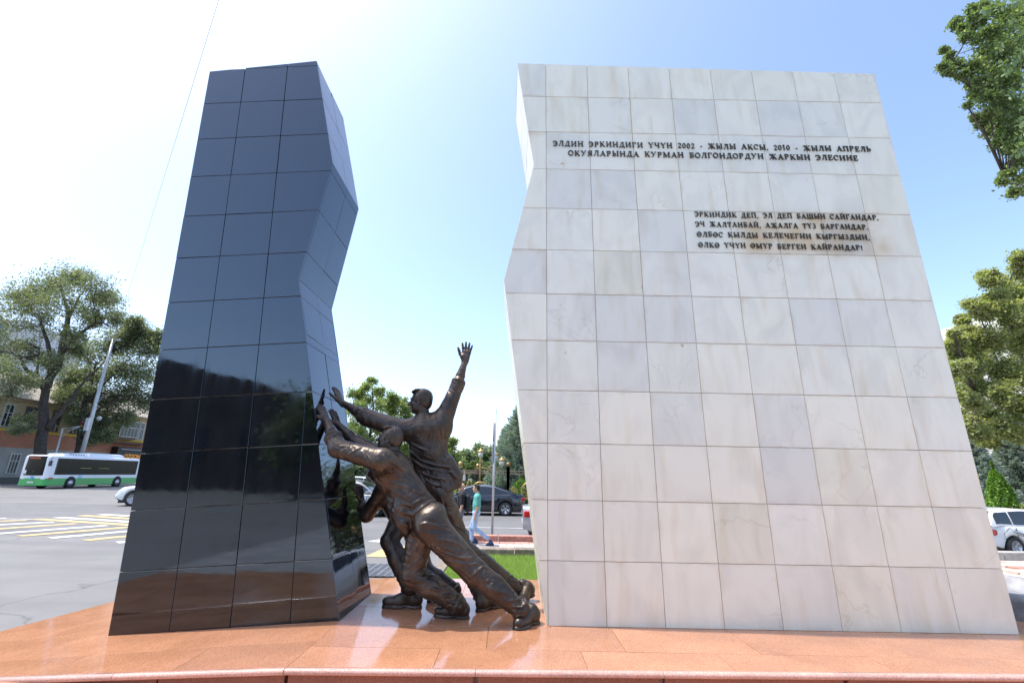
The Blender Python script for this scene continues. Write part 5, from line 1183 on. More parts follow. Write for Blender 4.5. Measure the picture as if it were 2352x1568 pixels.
for sg in (1, -1):
    pts = [(x, sg*((1.82/2)*(.935-.17*max(0, (interp(SEDAN[1], x)-.06-interp(SEDAN[0], x))/.45)**1.3)+.008), interp(SEDAN[1], x)-.055) for x in np.linspace(-1.45, .95, 14)]
    B().tube(pts, .011, 5).build('window_trim', M_chrome, sed)
sil = car('parked_car', 'silver saloon car whose tail shows beside the white wall', (2.80, 16.2, 0), 0, 4.7, 1.78, 1.45, M_psil, SEDAN[0], SEDAN[1], (-1.42, 1.38), .325)
car('parked_car', 'grey estate car seen in the gap behind the crouching bronze man', (-7.65, 23.4, 0), 0, 4.5, 1.76, 1.5, M_pgrey, HATCH[0], HATCH[1], (-1.25, 1.3), .31, hatch=True, sc=1.08)
car('parked_car', 'pale silver car parked furthest off beyond the bronze men', (-11.2, 37, .13), .1, 4.5, 1.76, 1.5, M_psil, HATCH[0], HATCH[1], (-1.25, 1.3), .31, hatch=True)
hb = car('parked_car', 'white hatchback with black line pattern parked to the right of the white wall', (15.6, 14.9, 0), math.radians(4), 3.9, 1.70, 1.53, M_pwhite, HATCH[0], HATCH[1], (-1.22, 1.24), .31, hatch=True, sc=.84)
# line pattern on the rear flank of the hatchback
dl = B(); rr_ = random.Random(8); pp = [(-1.15 + rr_.uniform(-.55, .9), rr_.uniform(.45, .93)) for _ in range(16)]
for i, p in enumerate(pp):
    for q in sorted(pp, key=lambda t: (t[0]-p[0])**2 + (t[1]-p[1])**2)[1:4]:
        f = lambda P_: -(1.70/2)*(1.012 if P_[1] < .8 else 1.0)-.006
        a_, b_ = Vector((p[0], f(p), p[1])), Vector((q[0], f(q), q[1])); d = (b_-a_).normalized()*.0; u_ = Vector((-(b_-a_).z, 0, (b_-a_).x)).normalized()*.005
        if abs(p[0]+1.22) < .38 and p[1] < .7: continue
        dl.add([a_-u_, b_-u_, b_+u_, a_+u_], [(0, 1, 2, 3)])
dl.build('line_decal', M_plast, hb)
M_clad = M_plast
car('parked_car', 'white off-road car, the nearer of two by the left edge of the black stele', (-19.3, 27.3, 0), math.radians(195), 4.5, 1.82, 1.72, M_pwhite, SUV[0], SUV[1], (-1.3, 1.35), .38, cladding=True, style=7)
car('parked_car', 'white off-road car, the further of two by the left edge of the black stele', (-21.3, 31.0, 0), math.radians(195), 4.5, 1.82, 1.72, M_pwhite, SUV[0], SUV[1], (-1.3, 1.35), .38, cladding=True, style=7)

# ---------------------------------------------------------------- bus
def bus():
    e = empty('city_bus', (-43.3, 43.3, 0), 0, 'green and white city bus with dark windows driving past the old building', 'bus')
    L, W, z0, z1 = 11.2, 2.55, .32, 3.0         # front face at y = 0, runs back along +y; visible side at x = +W/2
    Mw, Mg, Mk = mat('bus_white', (.80, .82, .86), .3, coat=.5), mat('bus_green', (.06, .42, .10), .35, coat=.5), mat('bus_glass', (.010, .012, .012), .16, spec=.25)
    def shell(za, zb, inset=0, nm='body', m=Mw, top=False, rake=.0):
        w = W/2 - inset; pts = []
        r = .38
        for cx, cy, a0 in ((w-r, r, -90), (w-r*.4, L-r*.4, 0), (-w+r*.4, L-r*.4, 90), (-w+r, r, 180)):
            rr = r if cy < 1 else r*.4
            for k in range(6): a = math.radians(a0 + 90*k/5); pts.append((cx + rr*math.cos(a), cy + rr*math.sin(a) + 0))
        n = len(pts); rings = [(za, 0), (zb, 0)] if not top else [(za, 0), (zb-.22, 0), (zb-.08, .06), (zb, .22)]
        vs = []
        for z, ins in rings:
            for x, y in pts: vs.append((x*(1-ins/w*.9), (y-L/2)*(1-ins/L*1.8)+L/2, z))
        fs = [(i*n+j, i*n+(j+1) % n, (i+1)*n+(j+1) % n, (i+1)*n+j) for i in range(len(rings)-1) for j in range(n)] + [tuple(reversed(range(n))), tuple(range((len(rings)-1)*n, len(rings)*n))]
        return B().add(vs, fs).build(nm, m, e)
    shell(.30, .93, 0, 'lower_panel', Mg); shell(.932, z1, .004, 'body', Mw, True)
    xs = W/2
    # side glazing
    ys = [.75, 1.9, 3.6, 5.3, 7.0, 8.7, 10.75]
    for a, b_ in zip(ys, ys[1:]): B().box((xs-.02, a+.025, 1.28), (xs+.012, b_-.025, 2.70)).build('side_window', Mk, e)
    B().box((xs-.015, .60, 1.25), (xs+.006, 10.85, 2.74)).build('window_band', M_plast, e)
    Mhand = mat('handrail_yellow', (.6, .5, .15), .5)
    for y in (3.3, 5.5): B().box((xs+.013, y, 1.86), (xs+.016, y+1.3, 1.885)).build('window_bar', Mhand, e)
    # windscreen wraps the front
    pts = []
    for x, y in ((-1.02, .10), (-.8, .0), (-.4, -.035), (0, -.045), (.4, -.035), (.8, .0), (1.02, .10), (1.2, .34)): pts.append((x, y-.02))
    vs = [(x, y+(.02 if z > 2 else -.03*0), z) for z in (1.18, 1.9, 2.88) for x, y in pts]; n = len(pts)
    B().add(vs, [(r*n+j, r*n+j+1, (r+1)*n+j+1, (r+1)*n+j) for r in range(2) for j in range(n-1)], True).build('windscreen', Mk, e)
    B().box((-.62, -.085, 2.62), (.35, -.07, 2.80)).build('destination_display', mat('display_orange', (.35, .09, .03), .6), e)
    B().box((-1.0, -.05, 1.30), (-.62, -.035, 1.62)).build('paper_notice', M_plate, e)
    B().box((-.28, -.075, .52), (.28, -.05, .64)).build('number_plate', M_plate, e)
    for x in (-1.02, .72):
        B().box((x, -.02, .84), (x+.38, .10, 1.02)).build('headlight', M_lampc, e, bevel=.04)
    for sg in (1,): B().box((xs-.005, .15, .88), (xs+.03, .6, 1.0)).build('corner_lamp', M_lampr, e, bevel=.02)
    Mbl = mat('bus_logo_blue', (.12, .42, .72), .4)
    for y in (3.35,):
        lg = B(); lg.box((xs+.004, y, .92), (xs+.010, y+.08, 1.27)).box((xs+.004, y+.08, 1.19), (xs+.010, y+.34, 1.27)).box((xs+.004, y+.08, .92), (xs+.010, y+.34, 1.0)).box((xs+.004, y+.26, 1.0), (xs+.010, y+.34, 1.12)).build('logo', Mbl, e)
    B().box((-.12, -.06, .86), (.12, -.048, 1.10)).build('logo', Mbl, e)
    # roof equipment
    def pod(y0, y1, w, h, nm, m):
        r = .5; prof = [(y0, 0), (y0+.25, h*.8), (y0+.55, h), (y1-.5, h), (y1-.15, h*.8), (y1, 0)]
        vs = [(sx*w*(1 if z < h*.9 else .86), y, z1 - .02 + z) for y, z in prof for sx in (-1, 1)]
        fs = [(2*i, 2*i+1, 2*i+3, 2*i+2) for i in range(5)] + [(0, 2, 4, 6, 8, 10), (11, 9, 7, 5, 3, 1)]
        B().add(vs, fs).build(nm, m, e, bevel=.04, fix=True)
    pod(4.2, 9.0, .95, .36, 'air_conditioner', Mw); pod(1.6, 4.6, .8, .26, 'roof_vent', Mw)
    for i in range(6): B().box((.58, 2.3+i*.3, z1+.10), (.80, 2.45+i*.3, z1+.17)).build('vent_slot', M_plast, e)
    for y in (2.55, 8.35):
        for sg in (1, -1):
            B().lathe((sg*(W/2-.02), y, .50), [(.60, -.01*sg), (.60, .026*sg)], 24, 'x').build('wheel_arch', M_arch, e)
            t = empty('wheel', (sg*(W/2-.12), y, .48)); t.parent = e
            B().lathe((0, 0, 0), [(.3, -.14), (.45, -.14), (.48, -.1), (.48, .12), (.45, .17), (.3, .17)], 26, 'x', False).build('tyre', M_tyre, t)
            B().lathe((0, 0, 0), [(.30, .165*sg), (.26, .12*sg), (.15, .10*sg), (.13, .17*sg), (.02, .17*sg)], 20, 'x').build('rim', M_rim, t)
    B().tube([(1.18, .15, 2.85), (1.45, -.25, 2.75), (1.48, -.28, 2.45)], .025, 6).box((1.36, -.34, 2.02), (1.58, -.22, 2.48)).build('mirror', M_plast, e)
    B().tube([(-.5, -.09, 1.2), (.1, -.09, 1.55)], .015, 5).tube([(.1, -.09, 1.2), (.7, -.09, 1.5)], .015, 5).build('wiper', M_plast, e)
    B().box((xs, 3.9, .5), (xs+.008, 3.96, .62)).box((xs, 6.5, .4), (xs+.008, 6.6, .5)).build('reflector', M_lampr, e)
    e.rotation_euler = (0, 0, math.radians(3)); return e
bus()

# ---------------------------------------------------------------- people walking
M_skin = mat('skin', (.52, .30, .21), .55, var=.1, vscale=8); M_teal = mat('teal_shirt', (.10, .36, .31), .8, var=.1, vscale=6); M_jean = mat('light_jeans', (.30, .42, .60), .85, var=.25, vscale=7); M_blackc = mat('black_cloth', (.012, .012, .014), .85); M_darkhair = mat('dark_hair', (.015, .013, .012), .7); M_greyj = mat('grey_trousers', (.13, .15, .20), .85); M_shoe = mat('navy_trainers', (.03, .05, .12), .6); M_sole = mat('shoe_sole', (.5, .5, .5), .7)
def walker(name, label, base, shirt, trous, hair, backpack, H_=1.72, ph=1, seed=1):
    """walks towards -x"""
    rg = random.Random(seed); e = empty(name, base, 0, label, 'person'); k = H_/1.75; z = base[2]; X, Y = base[0], base[1]
    P_ = lambda x, y, zz: npv((X + x*k, Y + y*k, z + zz*k))
    h = .014
    hip1, hip2 = P_(.0, -.085, .90), P_(.0, .085, .90)
    kn1, an1 = P_(-.05*ph, -.09, .49), P_(.22*ph+.16, -.09, .20)      # near leg pushing off behind
    kn2, an2 = P_(-.14, .08, .49), P_(-.12, .08, .09)
    t_ = SDF(P_(-.45, -.32, -.02), P_(.6, .32, 1.1), h)
    t_.ell(P_(.0, 0, .93), npv((.125, .165, .13))*k, None, 0); t_.cone(hip1, kn1, .098*k, .07*k, .04); t_.cone(kn1, an1, .070*k, .055*k, .02); t_.cone(hip2, kn2, .098*k, .07*k, .04); t_.cone(kn2, an2, .07*k, .055*k, .02)
    ridges(t_, hip1, kn1, .09, .07, 5, rg, .009); ridges(t_, kn1, an1, .07, .055, 5, rg, .009, .3); ridges(t_, kn2, an2, .07, .055, 5, rg, .009, .3)
    emit('trousers', [t_], trous, e)
    s_ = SDF(P_(-.4, -.42, .8), P_(.4, .42, 1.6), h); fx = ((1, 0, 0), .68)
    s_.cone(P_(.0, 0, .90), P_(0, 0, 1.15), .165*k, .165*k, 0, fx); s_.cone(P_(0, 0, 1.15), P_(.015, 0, 1.34), .165*k, .17*k, .05, fx); s_.cone(P_(.015, -.15, 1.38), P_(.015, .15, 1.38), .072*k, .072*k, .06)
    s_.cone(P_(.015, -.19, 1.37), P_(.03, -.235, 1.14), .068*k, .060*k, .03); s_.cone(P_(.015, .19, 1.37), P_(.0, .235, 1.14), .068*k, .060*k, .03)
    ridges(s_, P_(0, 0, .95), P_(0, 0, 1.3), .14, .15, 10, rg, .010)
    s_.halfcut(P_(0, 0, .80), (0, 0, -1)); emit('shirt', [s_], shirt, e)
    A, Hh = head(P_(-.03, 0, 1.62), (-1, 0, -.08 if backpack else .0), (0, 0, 1), k*1.0, h=.009)
    N = SDF(P_(-.2, -.2, 1.3), P_(.2, .2, 1.65), .012); N.cone(P_(.01, 0, 1.38), P_(-.005, 0, 1.55), .058*k, .055*k, .02)
    ar = SDF(P_(-.3, -.4, .6), P_(.3, -.1, 1.4), .011); ar.cone(P_(.03, -.235, 1.18), P_(.035, -.245, 1.08), .045*k, .041*k, 0); ar.cone(P_(.035, -.245, 1.08), P_(-.02, -.26, .86), .041*k, .028*k, .02)
    ar.cone(P_(-.02, -.26, .86), P_(-.03, -.262, .78), .032*k, .028*k, .01, ((0, 1, 0), .6)); [ar.cone(P_(-.05+.018*i, -.262, .79), P_(-.05+.016*i, -.262, .71), .010, .008, .004) for i in range(4)]
    al = SDF(P_(-.3, .1, .6), P_(.3, .45, 1.4), .011); al.cone(P_(.0, .235, 1.18), P_(.0, .25, 1.08), .045*k, .041*k, 0); al.cone(P_(.0, .25, 1.08), P_(-.09, .26, .88), .041*k, .028*k, .02); al.cone(P_(-.09, .26, .88), P_(-.10, .26, .76), .032*k, .025*k, .01, ((0, 1, 0), .6))
    emit('body', [A, N, ar, al], M_skin, e)
    if hair: emit('hair', [Hh], M_darkhair, e)
    for an, to in ((an1, P_(.40, -.09, .03)), (an2, None)):
        if to is None: A1, S1 = shoe(an2 + npv((.07, 0, -.09*k)), an2 + npv((-.21, 0, -.09*k)), (0, 0, 1), .95*k, .010)
        else: A1, S1 = shoe(an1 + npv((.075, 0, -.02)), an1 + npv((-.085, 0, -.19)), (.75, 0, .6), .95*k, .010)
        emit('shoe', [A1, S1], M_shoe, e)
    if backpack:
        b_ = SDF(P_(.0, -.25, .85), P_(.42, .25, 1.5), .012); b_.cone(P_(.20, 0, 1.0), P_(.19, 0, 1.3), .135*k, .12*k, 0, ((1, 0, 0), .7)); b_.rough(.003, 18, 3); emit('rucksack', [b_], mat('rucksack_black', (.02, .02, .022), .7), e)
        st = SDF(P_(-.25, -.25, 1.0), P_(.3, .25, 1.55), .010)
        for sg in (-1, 1): st.path([P_(.15, sg*.10, 1.36), P_(.02, sg*.11, 1.455), P_(-.10, sg*.11, 1.38), P_(-.12, sg*.12, 1.15)], [.016]*4, .005)
        emit('strap', [st], mat('strap_grey', (.07, .07, .075), .7), e)
    return e
walker('person', 'man in a teal T-shirt and pale jeans walking to the left by the street', (-.90, 13.45, .145), M_teal, M_jean, True, False, 1.58, 1, 3)
walker('person', 'bald man in black with a rucksack walking just ahead of the man in teal', (-1.36, 13.85, .145), M_blackc, M_greyj, False, True, 1.60, 1, 4)

# ---------------------------------------------------------------- street furniture
M_galv = mat('galvanised_steel', (.50, .52, .54), .45, .5, var=.1, vscale=4)
sp = empty('sign_post', (-.50, 15.0, 0), 0, 'grey sign post seen edge-on beside the two walking men', 'sign post')
B().tube([(0, 0, 0), (0, 0, 4.05)], .036, 10).build('pole', M_galv, sp)
B().add([(-.06, -.33, 3.0), (-.06, .33, 3.0), (-.045, .33, 3.0), (-.045, -.33, 3.0), (-.06, 0, 3.75), (-.045, 0, 3.75)], [(0, 1, 4), (3, 5, 2), (0, 4, 5, 3), (1, 2, 5, 4), (0, 3, 2, 1)]).build('triangular_sign', M_galv, sp)
B().box((-.06, -.30, 2.36), (-.045, .30, 2.96)).build('square_sign', M_galv, sp)
lp = empty('lamp_post', (-48.6, 53.4, 0), 0, 'tall tapering grey street pole rising behind the bus', 'street pole')
B().tube([(0, 0, 0), (0, 0, 8), (0, 0, 17.0)], [.25, .20, .13], 12).build('pole', M_galv, lp)
B().box((-.8, -.12, 16.8), (.8, .12, 17.02)).build('crossarm', M_galv, lp)
B().tube([(0, 0, 17.0), (.1, 0, 18.9)], .05, 6).build('spike', M_galv, lp)
B().tube([(.1, 0, 9.0), (.7, -.1, 9.9), (1.5, -.2, 10.2)], .035, 6).build('bracket', M_galv, lp)
B().sphere((1.15, -.3, 7.4), .33, 10, (1, .4, .8)).build('loudspeaker', M_galv, lp)
tl = empty('traffic_light', (-50.2, 52, 0), 0, 'traffic light hanging from a bracket pole left of the tall street pole', 'traffic light')
B().tube([(0, 0, 0), (0, 0, 6.1)], .09, 8).build('pole', M_galv, tl)
B().tube([(0, 0, 6.0), (2.2, .3, 6.5)], .06, 8).tube([(0, 0, 4.9), (.5, .1, 5.8), (1.7, .25, 6.35)], .04, 8).build('arm', M_galv, tl)
for i in range(3):
    h_ = B().box((2.0, -.2, 5.75+i*.42), (2.4, .2, 6.13+i*.42)).build('signal_head', M_plast, tl, bevel=.04)
    B().lathe((2.2, -.2, 5.94+i*.42), [(.14, -.12), (.15, 0)], 12, 'y').build('lens', mat(('glass_green', 'glass_amber', 'glass_red')[i], ((.02, .12, .05), (.2, .1, .02), (.2, .02, .02))[i], .2), h_)
B().box((2.45, -.2, 5.9), (2.8, .1, 7.3)).build('back_board', M_galv, tl)
pA = Vector((-48.6, 53.4, 17.1)); pB = ony(521, -60, 9.0)
cb = B().tube([pA.lerp(pB, t) - Vector((0, 0, 1.2*4*t*(1-t))) for t in np.linspace(0, 1.0, 30)] + [pB + (pB-pA).normalized()*9], .009, 4).build('overhead_cable', mat('cable_grey', (.34, .35, .37), .6)); tag(cb, 'thin cable running up from the tall street pole across the sky', 'cable')
# planter at the right edge
B_ = B(); pc = Vector((6.2, 6.35, 0))
pt = empty('stone_planter', pc, 0, 'round grey stone planter at the right end of the platform', 'planter')
B().lathe((0, 0, 0), [(.55, 0), (.62, .05), (.75, .5), (.80, .72), (.80, .8), (.70, .8), (.68, .66), (.02, .66)], 28).build('bowl', mat('grey_stone', (.26, .26, .27), .6, var=.25, vscale=7), pt)
# paving to the right of the wall
rp_ = empty('side_pavement', (12, 9, 0)); struct(rp_)
def RP(o): o.location = o.location - rp_.location; o.parent = rp_; return o
RP(bx('bed', (4.8, 5.6, 0), (22, 12.4, .10), M_mortar))
for r_ in range(16):
    for c_ in range(14):
        x = 8.4 + c_*.62 - (.0 if r_ % 2 else .31) + r_*.28; y = 6.3 + r_*.40
        if x > 15.5: continue
        paver(rp_, x, y, .15, .606, .39, M_brickA if r_ % 4 in (1,) else M_brickB, RP)
for i in range(14): RP(bx('kerbstone', (7.5 + i*1.0 + .008, 12.45, 0), (8.5 + i*1.0 - .008, 12.75, .34), M_concrete, None, .015))
# ================================================================ vegetation
NR = np.random.RandomState(17)
M_bark = mat('bark', (.055, .042, .032), .95, col2=(.11, .09, .07), vscale=5, bump=.8, bscale=14)
M_barkdk = mat('dark_bark', (.035, .028, .024), .95, col2=(.07, .058, .048), vscale=4, bump=.8, bscale=14)
LM = {'elm': leafmat('elm_leaves', (.10, .12, .075), (.24, .265, .165), (.38, .41, .29), transl=.3),
      'dark': leafmat('dark_leaves', (.07, .10, .045), (.17, .22, .09), (.27, .33, .16), transl=.3),
      'bright': leafmat('bright_leaves', (.15, .19, .075), (.31, .36, .16), (.44, .47, .27), transl=.4),
      'grey': leafmat('grey_green_leaves', (.11, .145, .085), (.22, .27, .15), (.28, .33, .19)),
      'maple': leafmat('maple_leaves', (.19, .21, .11), (.37, .38, .20), (.55, .50, .28), transl=.45),
      'near': leafmat('near_leaves', (.07, .105, .045), (.19, .25, .11), (.42, .45, .30), transl=.4),
      'spruce': leafmat('spruce_needles', (.20, .25, .245), (.44, .50, .49), (.58, .64, .62), rough=.6, transl=.2),
      'thuja': leafmat('thuja_sprays', (.08, .17, .02), (.18, .33, .04), (.26, .42, .07), transl=.25)}
def leaf_quads(P_, size, up=.5, aspect=.62, jitter=.35):
    n = len(P_); s = size*(1 + jitter*NR.uniform(-1, 1, n))[:, None]
    nm = NR.randn(n, 3); nm[:, 2] = np.abs(nm[:, 2]) + up; nm /= np.linalg.norm(nm, axis=1)[:, None]
    a = np.cross(nm, NR.randn(n, 3)); a /= np.linalg.norm(a, axis=1)[:, None]; b = np.cross(nm, a)
    V = np.stack([P_ - a*s*.5, P_ - b*s*.5*aspect + a*s*.05 , P_ + a*s*.5, P_ + b*s*.5*aspect + a*s*.05], 1)
    V[:, 1] += nm*s*.08; V[:, 3] += nm*s*.08
    return V.reshape(-1, 3), np.arange(4*n).reshape(n, 4)
def crown_points(clumps, per, sub=7, tight=.42):
    """clumps: (centre, radius); each is filled with smaller tufts so that gaps show"""
    out = []; tufts = []
    for c, r in clumps:
        k = max(3, int(sub*(.6 + .8*NR.rand())))
        for _ in range(k):
            d = NR.randn(3); d /= np.linalg.norm(d); t = npv(c) + d*r*(NR.rand()**.45)*npv((1.05, 1.05, .95)); tufts.append((t, r))
            n = int(per/k*(.5 + NR.rand())); q = NR.randn(n, 3)*npv((1, 1, .85))*r*tight*.62*(.7+.6*NR.rand()); out.append(t + q)
    return np.concatenate(out), tufts
def tree(name, label, cat, clumps, trunk, rad, leaf, per, size, sub=8, tight=.42, group=None, limbs=None, bark=None, twigs=True, up=.5, fork=.6):
    """trunk: list of points; limbs: lists of points; clumps (centre, r)"""
    base = Vector(trunk[0]); e = empty(name, base, 0, label, cat, group); b_ = B(); tp = [Vector(p) for p in trunk]
    def wob(pts, amp):
        res = []; 
        for a, q in zip(pts, pts[1:]):
            for t in (0, .33, .66): res.append(Vector(a).lerp(Vector(q), t) + (Vector(NR.randn(3))*amp if (t > 0) else Vector((0, 0, 0))))
        return res + [Vector(pts[-1])]
    tw = wob(tp, rad*.12); k = len(tw)
    b_.tube(tw, [rad*(1.25 if i == 0 else 1.0)*(1 - .45*i/(k-1)) for i in range(k)], 10)
    anchors = list(tw[k//2:])
    for lm in (limbs or []):
        pts, r0_ = lm; w = wob([Vector(p) for p in pts], r0_*.3); n = len(w); b_.tube(w, [r0_*(1 - .8*i/(n-1)) for i in range(n)], 7); anchors += w[1:]
    P_, tufts = crown_points(clumps, per, sub, tight)
    if twigs:
        for c, r in clumps:
            c = Vector(c); a = min(anchors, key=lambda q: (q - c).length + (1.5 if q.z > c.z else 0)); m = a.lerp(c, .5) + Vector(NR.randn(3))*r*.25 - Vector((0, 0, r*.1))
            rr = min(rad*.22, max(rad*.04, (c-a).length*.014)); b_.tube([a, m, c], [rr, rr*.7, rr*.3], 5)
            for t, r2 in [q for q in tufts if (Vector(q[0])-c).length < r*1.2][:5]: b_.tube([m.lerp(c, .5), Vector(t)], [rr*.35, rr*.12], 4)
    b_.v = [tuple(Vector(v) - base) for v in b_.v]; b_.build('trunk', bark or M_bark, e)
    V, F = leaf_quads(P_, size, up); V -= npv(base)
    o = mobj('crown', mesh_np('crown', V, F), LM[leaf], e); o['kind'] = 'stuff'; return e
def CP(lst, Y, dy=1.0, seed=0):
    """clumps drawn as (x, y, radius) on the picture sheet at distance Y, spread in depth"""
    r_ = random.Random(seed); out = []
    for x, y, r in lst:
        yy = Y + r_.uniform(-dy, dy); c = ony(x, y, yy); zc = (c - Vector((0, 0, CAM_Z))).dot(fwd); out.append((c, r*zc/FOC))
        yy2 = Y + r_.uniform(-dy, dy); c2 = ony(x + r_.uniform(-.5, .5)*r, y + r_.uniform(-.4, .4)*r, yy2); out.append((c2, .8*r*zc/FOC))
    return out
def tz(x, y, Y): return tuple(ony(x, y, Y))
def ground_pt(x, Y):
    lo, hi = 600, 1500
    for _ in range(40):
        m = (lo+hi)/2
        if ony(x, m, Y).z > 0: lo = m
        else: hi = m
    p = ony(x, (lo+hi)/2, Y); p.z = 0; return tuple(p)

el = [(150,640,42),(95,662,38),(208,662,38),(35,672,36),(252,702,30),(62,715,40),(140,700,40),(0,742,44),(192,720,34),(98,752,36),(30,798,40),(-42,700,50),(-45,810,50),(75,806,30),(10,850,36),(60,872,30),(120,830,26),(262,735,24),(-10,900,36),(168,765,22),(215,735,18),(60,965,24),(42,985,16),(165,800,22),(125,655,30),(180,640,26),(232,690,22),(70,690,30)]
tree('elm_tree', 'big grey-green elm spreading over the bus at the left edge', 'tree', CP(el, 50, 4.5, 1), [ground_pt(78, 50), tz(92, 1040, 50), tz(100, 950, 50), tz(107, 880, 50)], .60, 'elm', 1050, .20, 11, .47, bark=M_barkdk,
     limbs=[([tz(107, 890, 50), tz(140, 815, 50), tz(155, 740, 50), tz(152, 700, 50), tz(140, 660, 50)], .42), ([tz(155, 735, 50), tz(178, 690, 49), tz(195, 665, 49)], .2), ([tz(107, 900, 50), tz(92, 870, 50), tz(55, 840, 49), tz(20, 800, 48)], .32),
            ([tz(115, 870, 50), tz(112, 800, 51), tz(95, 745, 51), tz(70, 700, 52)], .3), ([tz(140, 815, 50), tz(185, 765, 49), tz(220, 740, 48), tz(262, 750, 47)], .24), ([tz(104, 905, 50), tz(85, 850, 51), tz(90, 800, 52)], .22), ([tz(112, 985, 50), tz(150, 930, 51), tz(190, 880, 52), tz(240, 830, 54)], .28)])
t2 = [(205,822,34),(250,802,34),(298,790,30),(338,795,28),(228,868,34),(280,850,34),(330,850,34),(200,910,30),(252,922,32),(300,900,32),(345,915,28),(180,962,24),(232,972,24),(285,955,24),(150,902,26),(325,765,20),(300,745,18),(275,765,22),(352,775,22),(165,860,26),(205,1000,18),(250,1000,14)]
tree('elm_tree', 'darker leafy tree standing between the big elm and the black stele', 'tree', CP(t2, 59, 2.3, 2), [ground_pt(165, 57), tz(180, 1030, 57), tz(186, 960, 57), tz(200, 900, 57)], .36, 'elm', 1700, .23, 11, .62, bark=M_barkdk,
     limbs=[([tz(195, 930, 57), tz(240, 880, 56), tz(290, 830, 55)], .2), ([tz(200, 900, 57), tz(215, 850, 57), tz(250, 810, 57)], .2), ([tz(190, 960, 57), tz(260, 920, 56), tz(330, 880, 55)], .16)])
g1 = [(855,872,9),(847,886,12),(815,905,15),(872,903,15),(840,915,16),(868,930,18),(820,935,18),(845,958,20),(815,970,20),(838,990,22),(866,985,20),(850,1015,22),(820,1015,22),(868,1030,22),(845,1045,22),(890,1050,22),(800,1000,22),(800,950,18),(900,1000,20)]
tree('park_tree', 'loose green tree beside the black stele with a bare dark trunk', 'tree', CP(g1, 34, 1.6, 3), [ground_pt(845, 34), tz(846, 1090, 34), tz(850, 1000, 34)], .22, 'bright', 560, .15, 9, .5, group='trees in the park beyond the fence',
     limbs=[([tz(848, 1040, 34), tz(830, 980, 34), tz(820, 930, 34)], .1), ([tz(850, 1000, 34), tz(858, 930, 34), tz(855, 880, 34)], .1)])
g2 = [(905,918,16),(930,932,16),(900,945,20),(925,960,20),(890,970,18),(945,965,16),(915,990,22),(940,1000,20),(960,1010,20),(905,1020,22),(930,1035,22),(985,1020,22),(1008,1008,18),(1030,1022,18),(1018,1042,20),(1042,1052,16),(990,1050,20),(1025,1068,18),(955,1050,22)]
tree('park_tree', 'bright yellow-green tree behind the head of the tall bronze man', 'tree', CP(g2, 37, 2.2, 4), [ground_pt(955, 37), tz(955, 1080, 37), tz(945, 1000, 37)], .18, 'bright', 700, .17, 9, .5, group='trees in the park beyond the fence')
fg = {'dark': [(700,1045,26),(740,1030,28),(780,1040,26),(720,1075,26),(765,1075,28)], }
def far_tree(x, y, r, Y, leaf, label, n=7):
    r_ = random.Random(int(x)); cl = [(x + r_.uniform(-1, 1)*r*.8, y + r_.uniform(-.4, 1.3)*r, r*r_.uniform(.42, .62)) for _ in range(n)] + [(x, y-r*.3, r*.6)]
    tree('park_tree', label, 'tree', CP(cl, Y, r*Y/FOC*.8, int(x)), [ground_pt(x, Y), tz(x, y+r*.5, Y)], .2, leaf, 480, .30*Y/60, 8, .55, group='trees in the park beyond the fence')
for x, y, r, Y, lf, lb in ((1072,1048,20,60,'grey','small grey-green tree left of the street lantern in the park'), (1098,1040,26,66,'grey','tallest grey-green tree above the park fence lantern'), (1128,1048,22,62,'grey','rounded grey-green tree touching the blue spruce'),
                           (1050,1062,20,52,'bright','light green tree beside the shirt tail of the tall bronze man'), (1100,1078,22,48,'dark','dark low tree behind the big gilded fence medallion'),
                           (1010,1075,26,58,'dark','dark tree low behind the tall bronze man'), (960,1080,26,62,'dark','dark tree behind the back of the nearest bronze man'), (880,1082,26,60,'dark','dark tree low behind the bronze arms'), (820,1080,26,64,'grey','grey-green tree low beside the black stele'),
                           (1170,1062,24,70,'dark','dark tree low behind the blue spruce'), (1215,1062,24,66,'dark','dark tree mostly behind the white wall')):
    far_tree(x, y, r, Y, lf, lb)
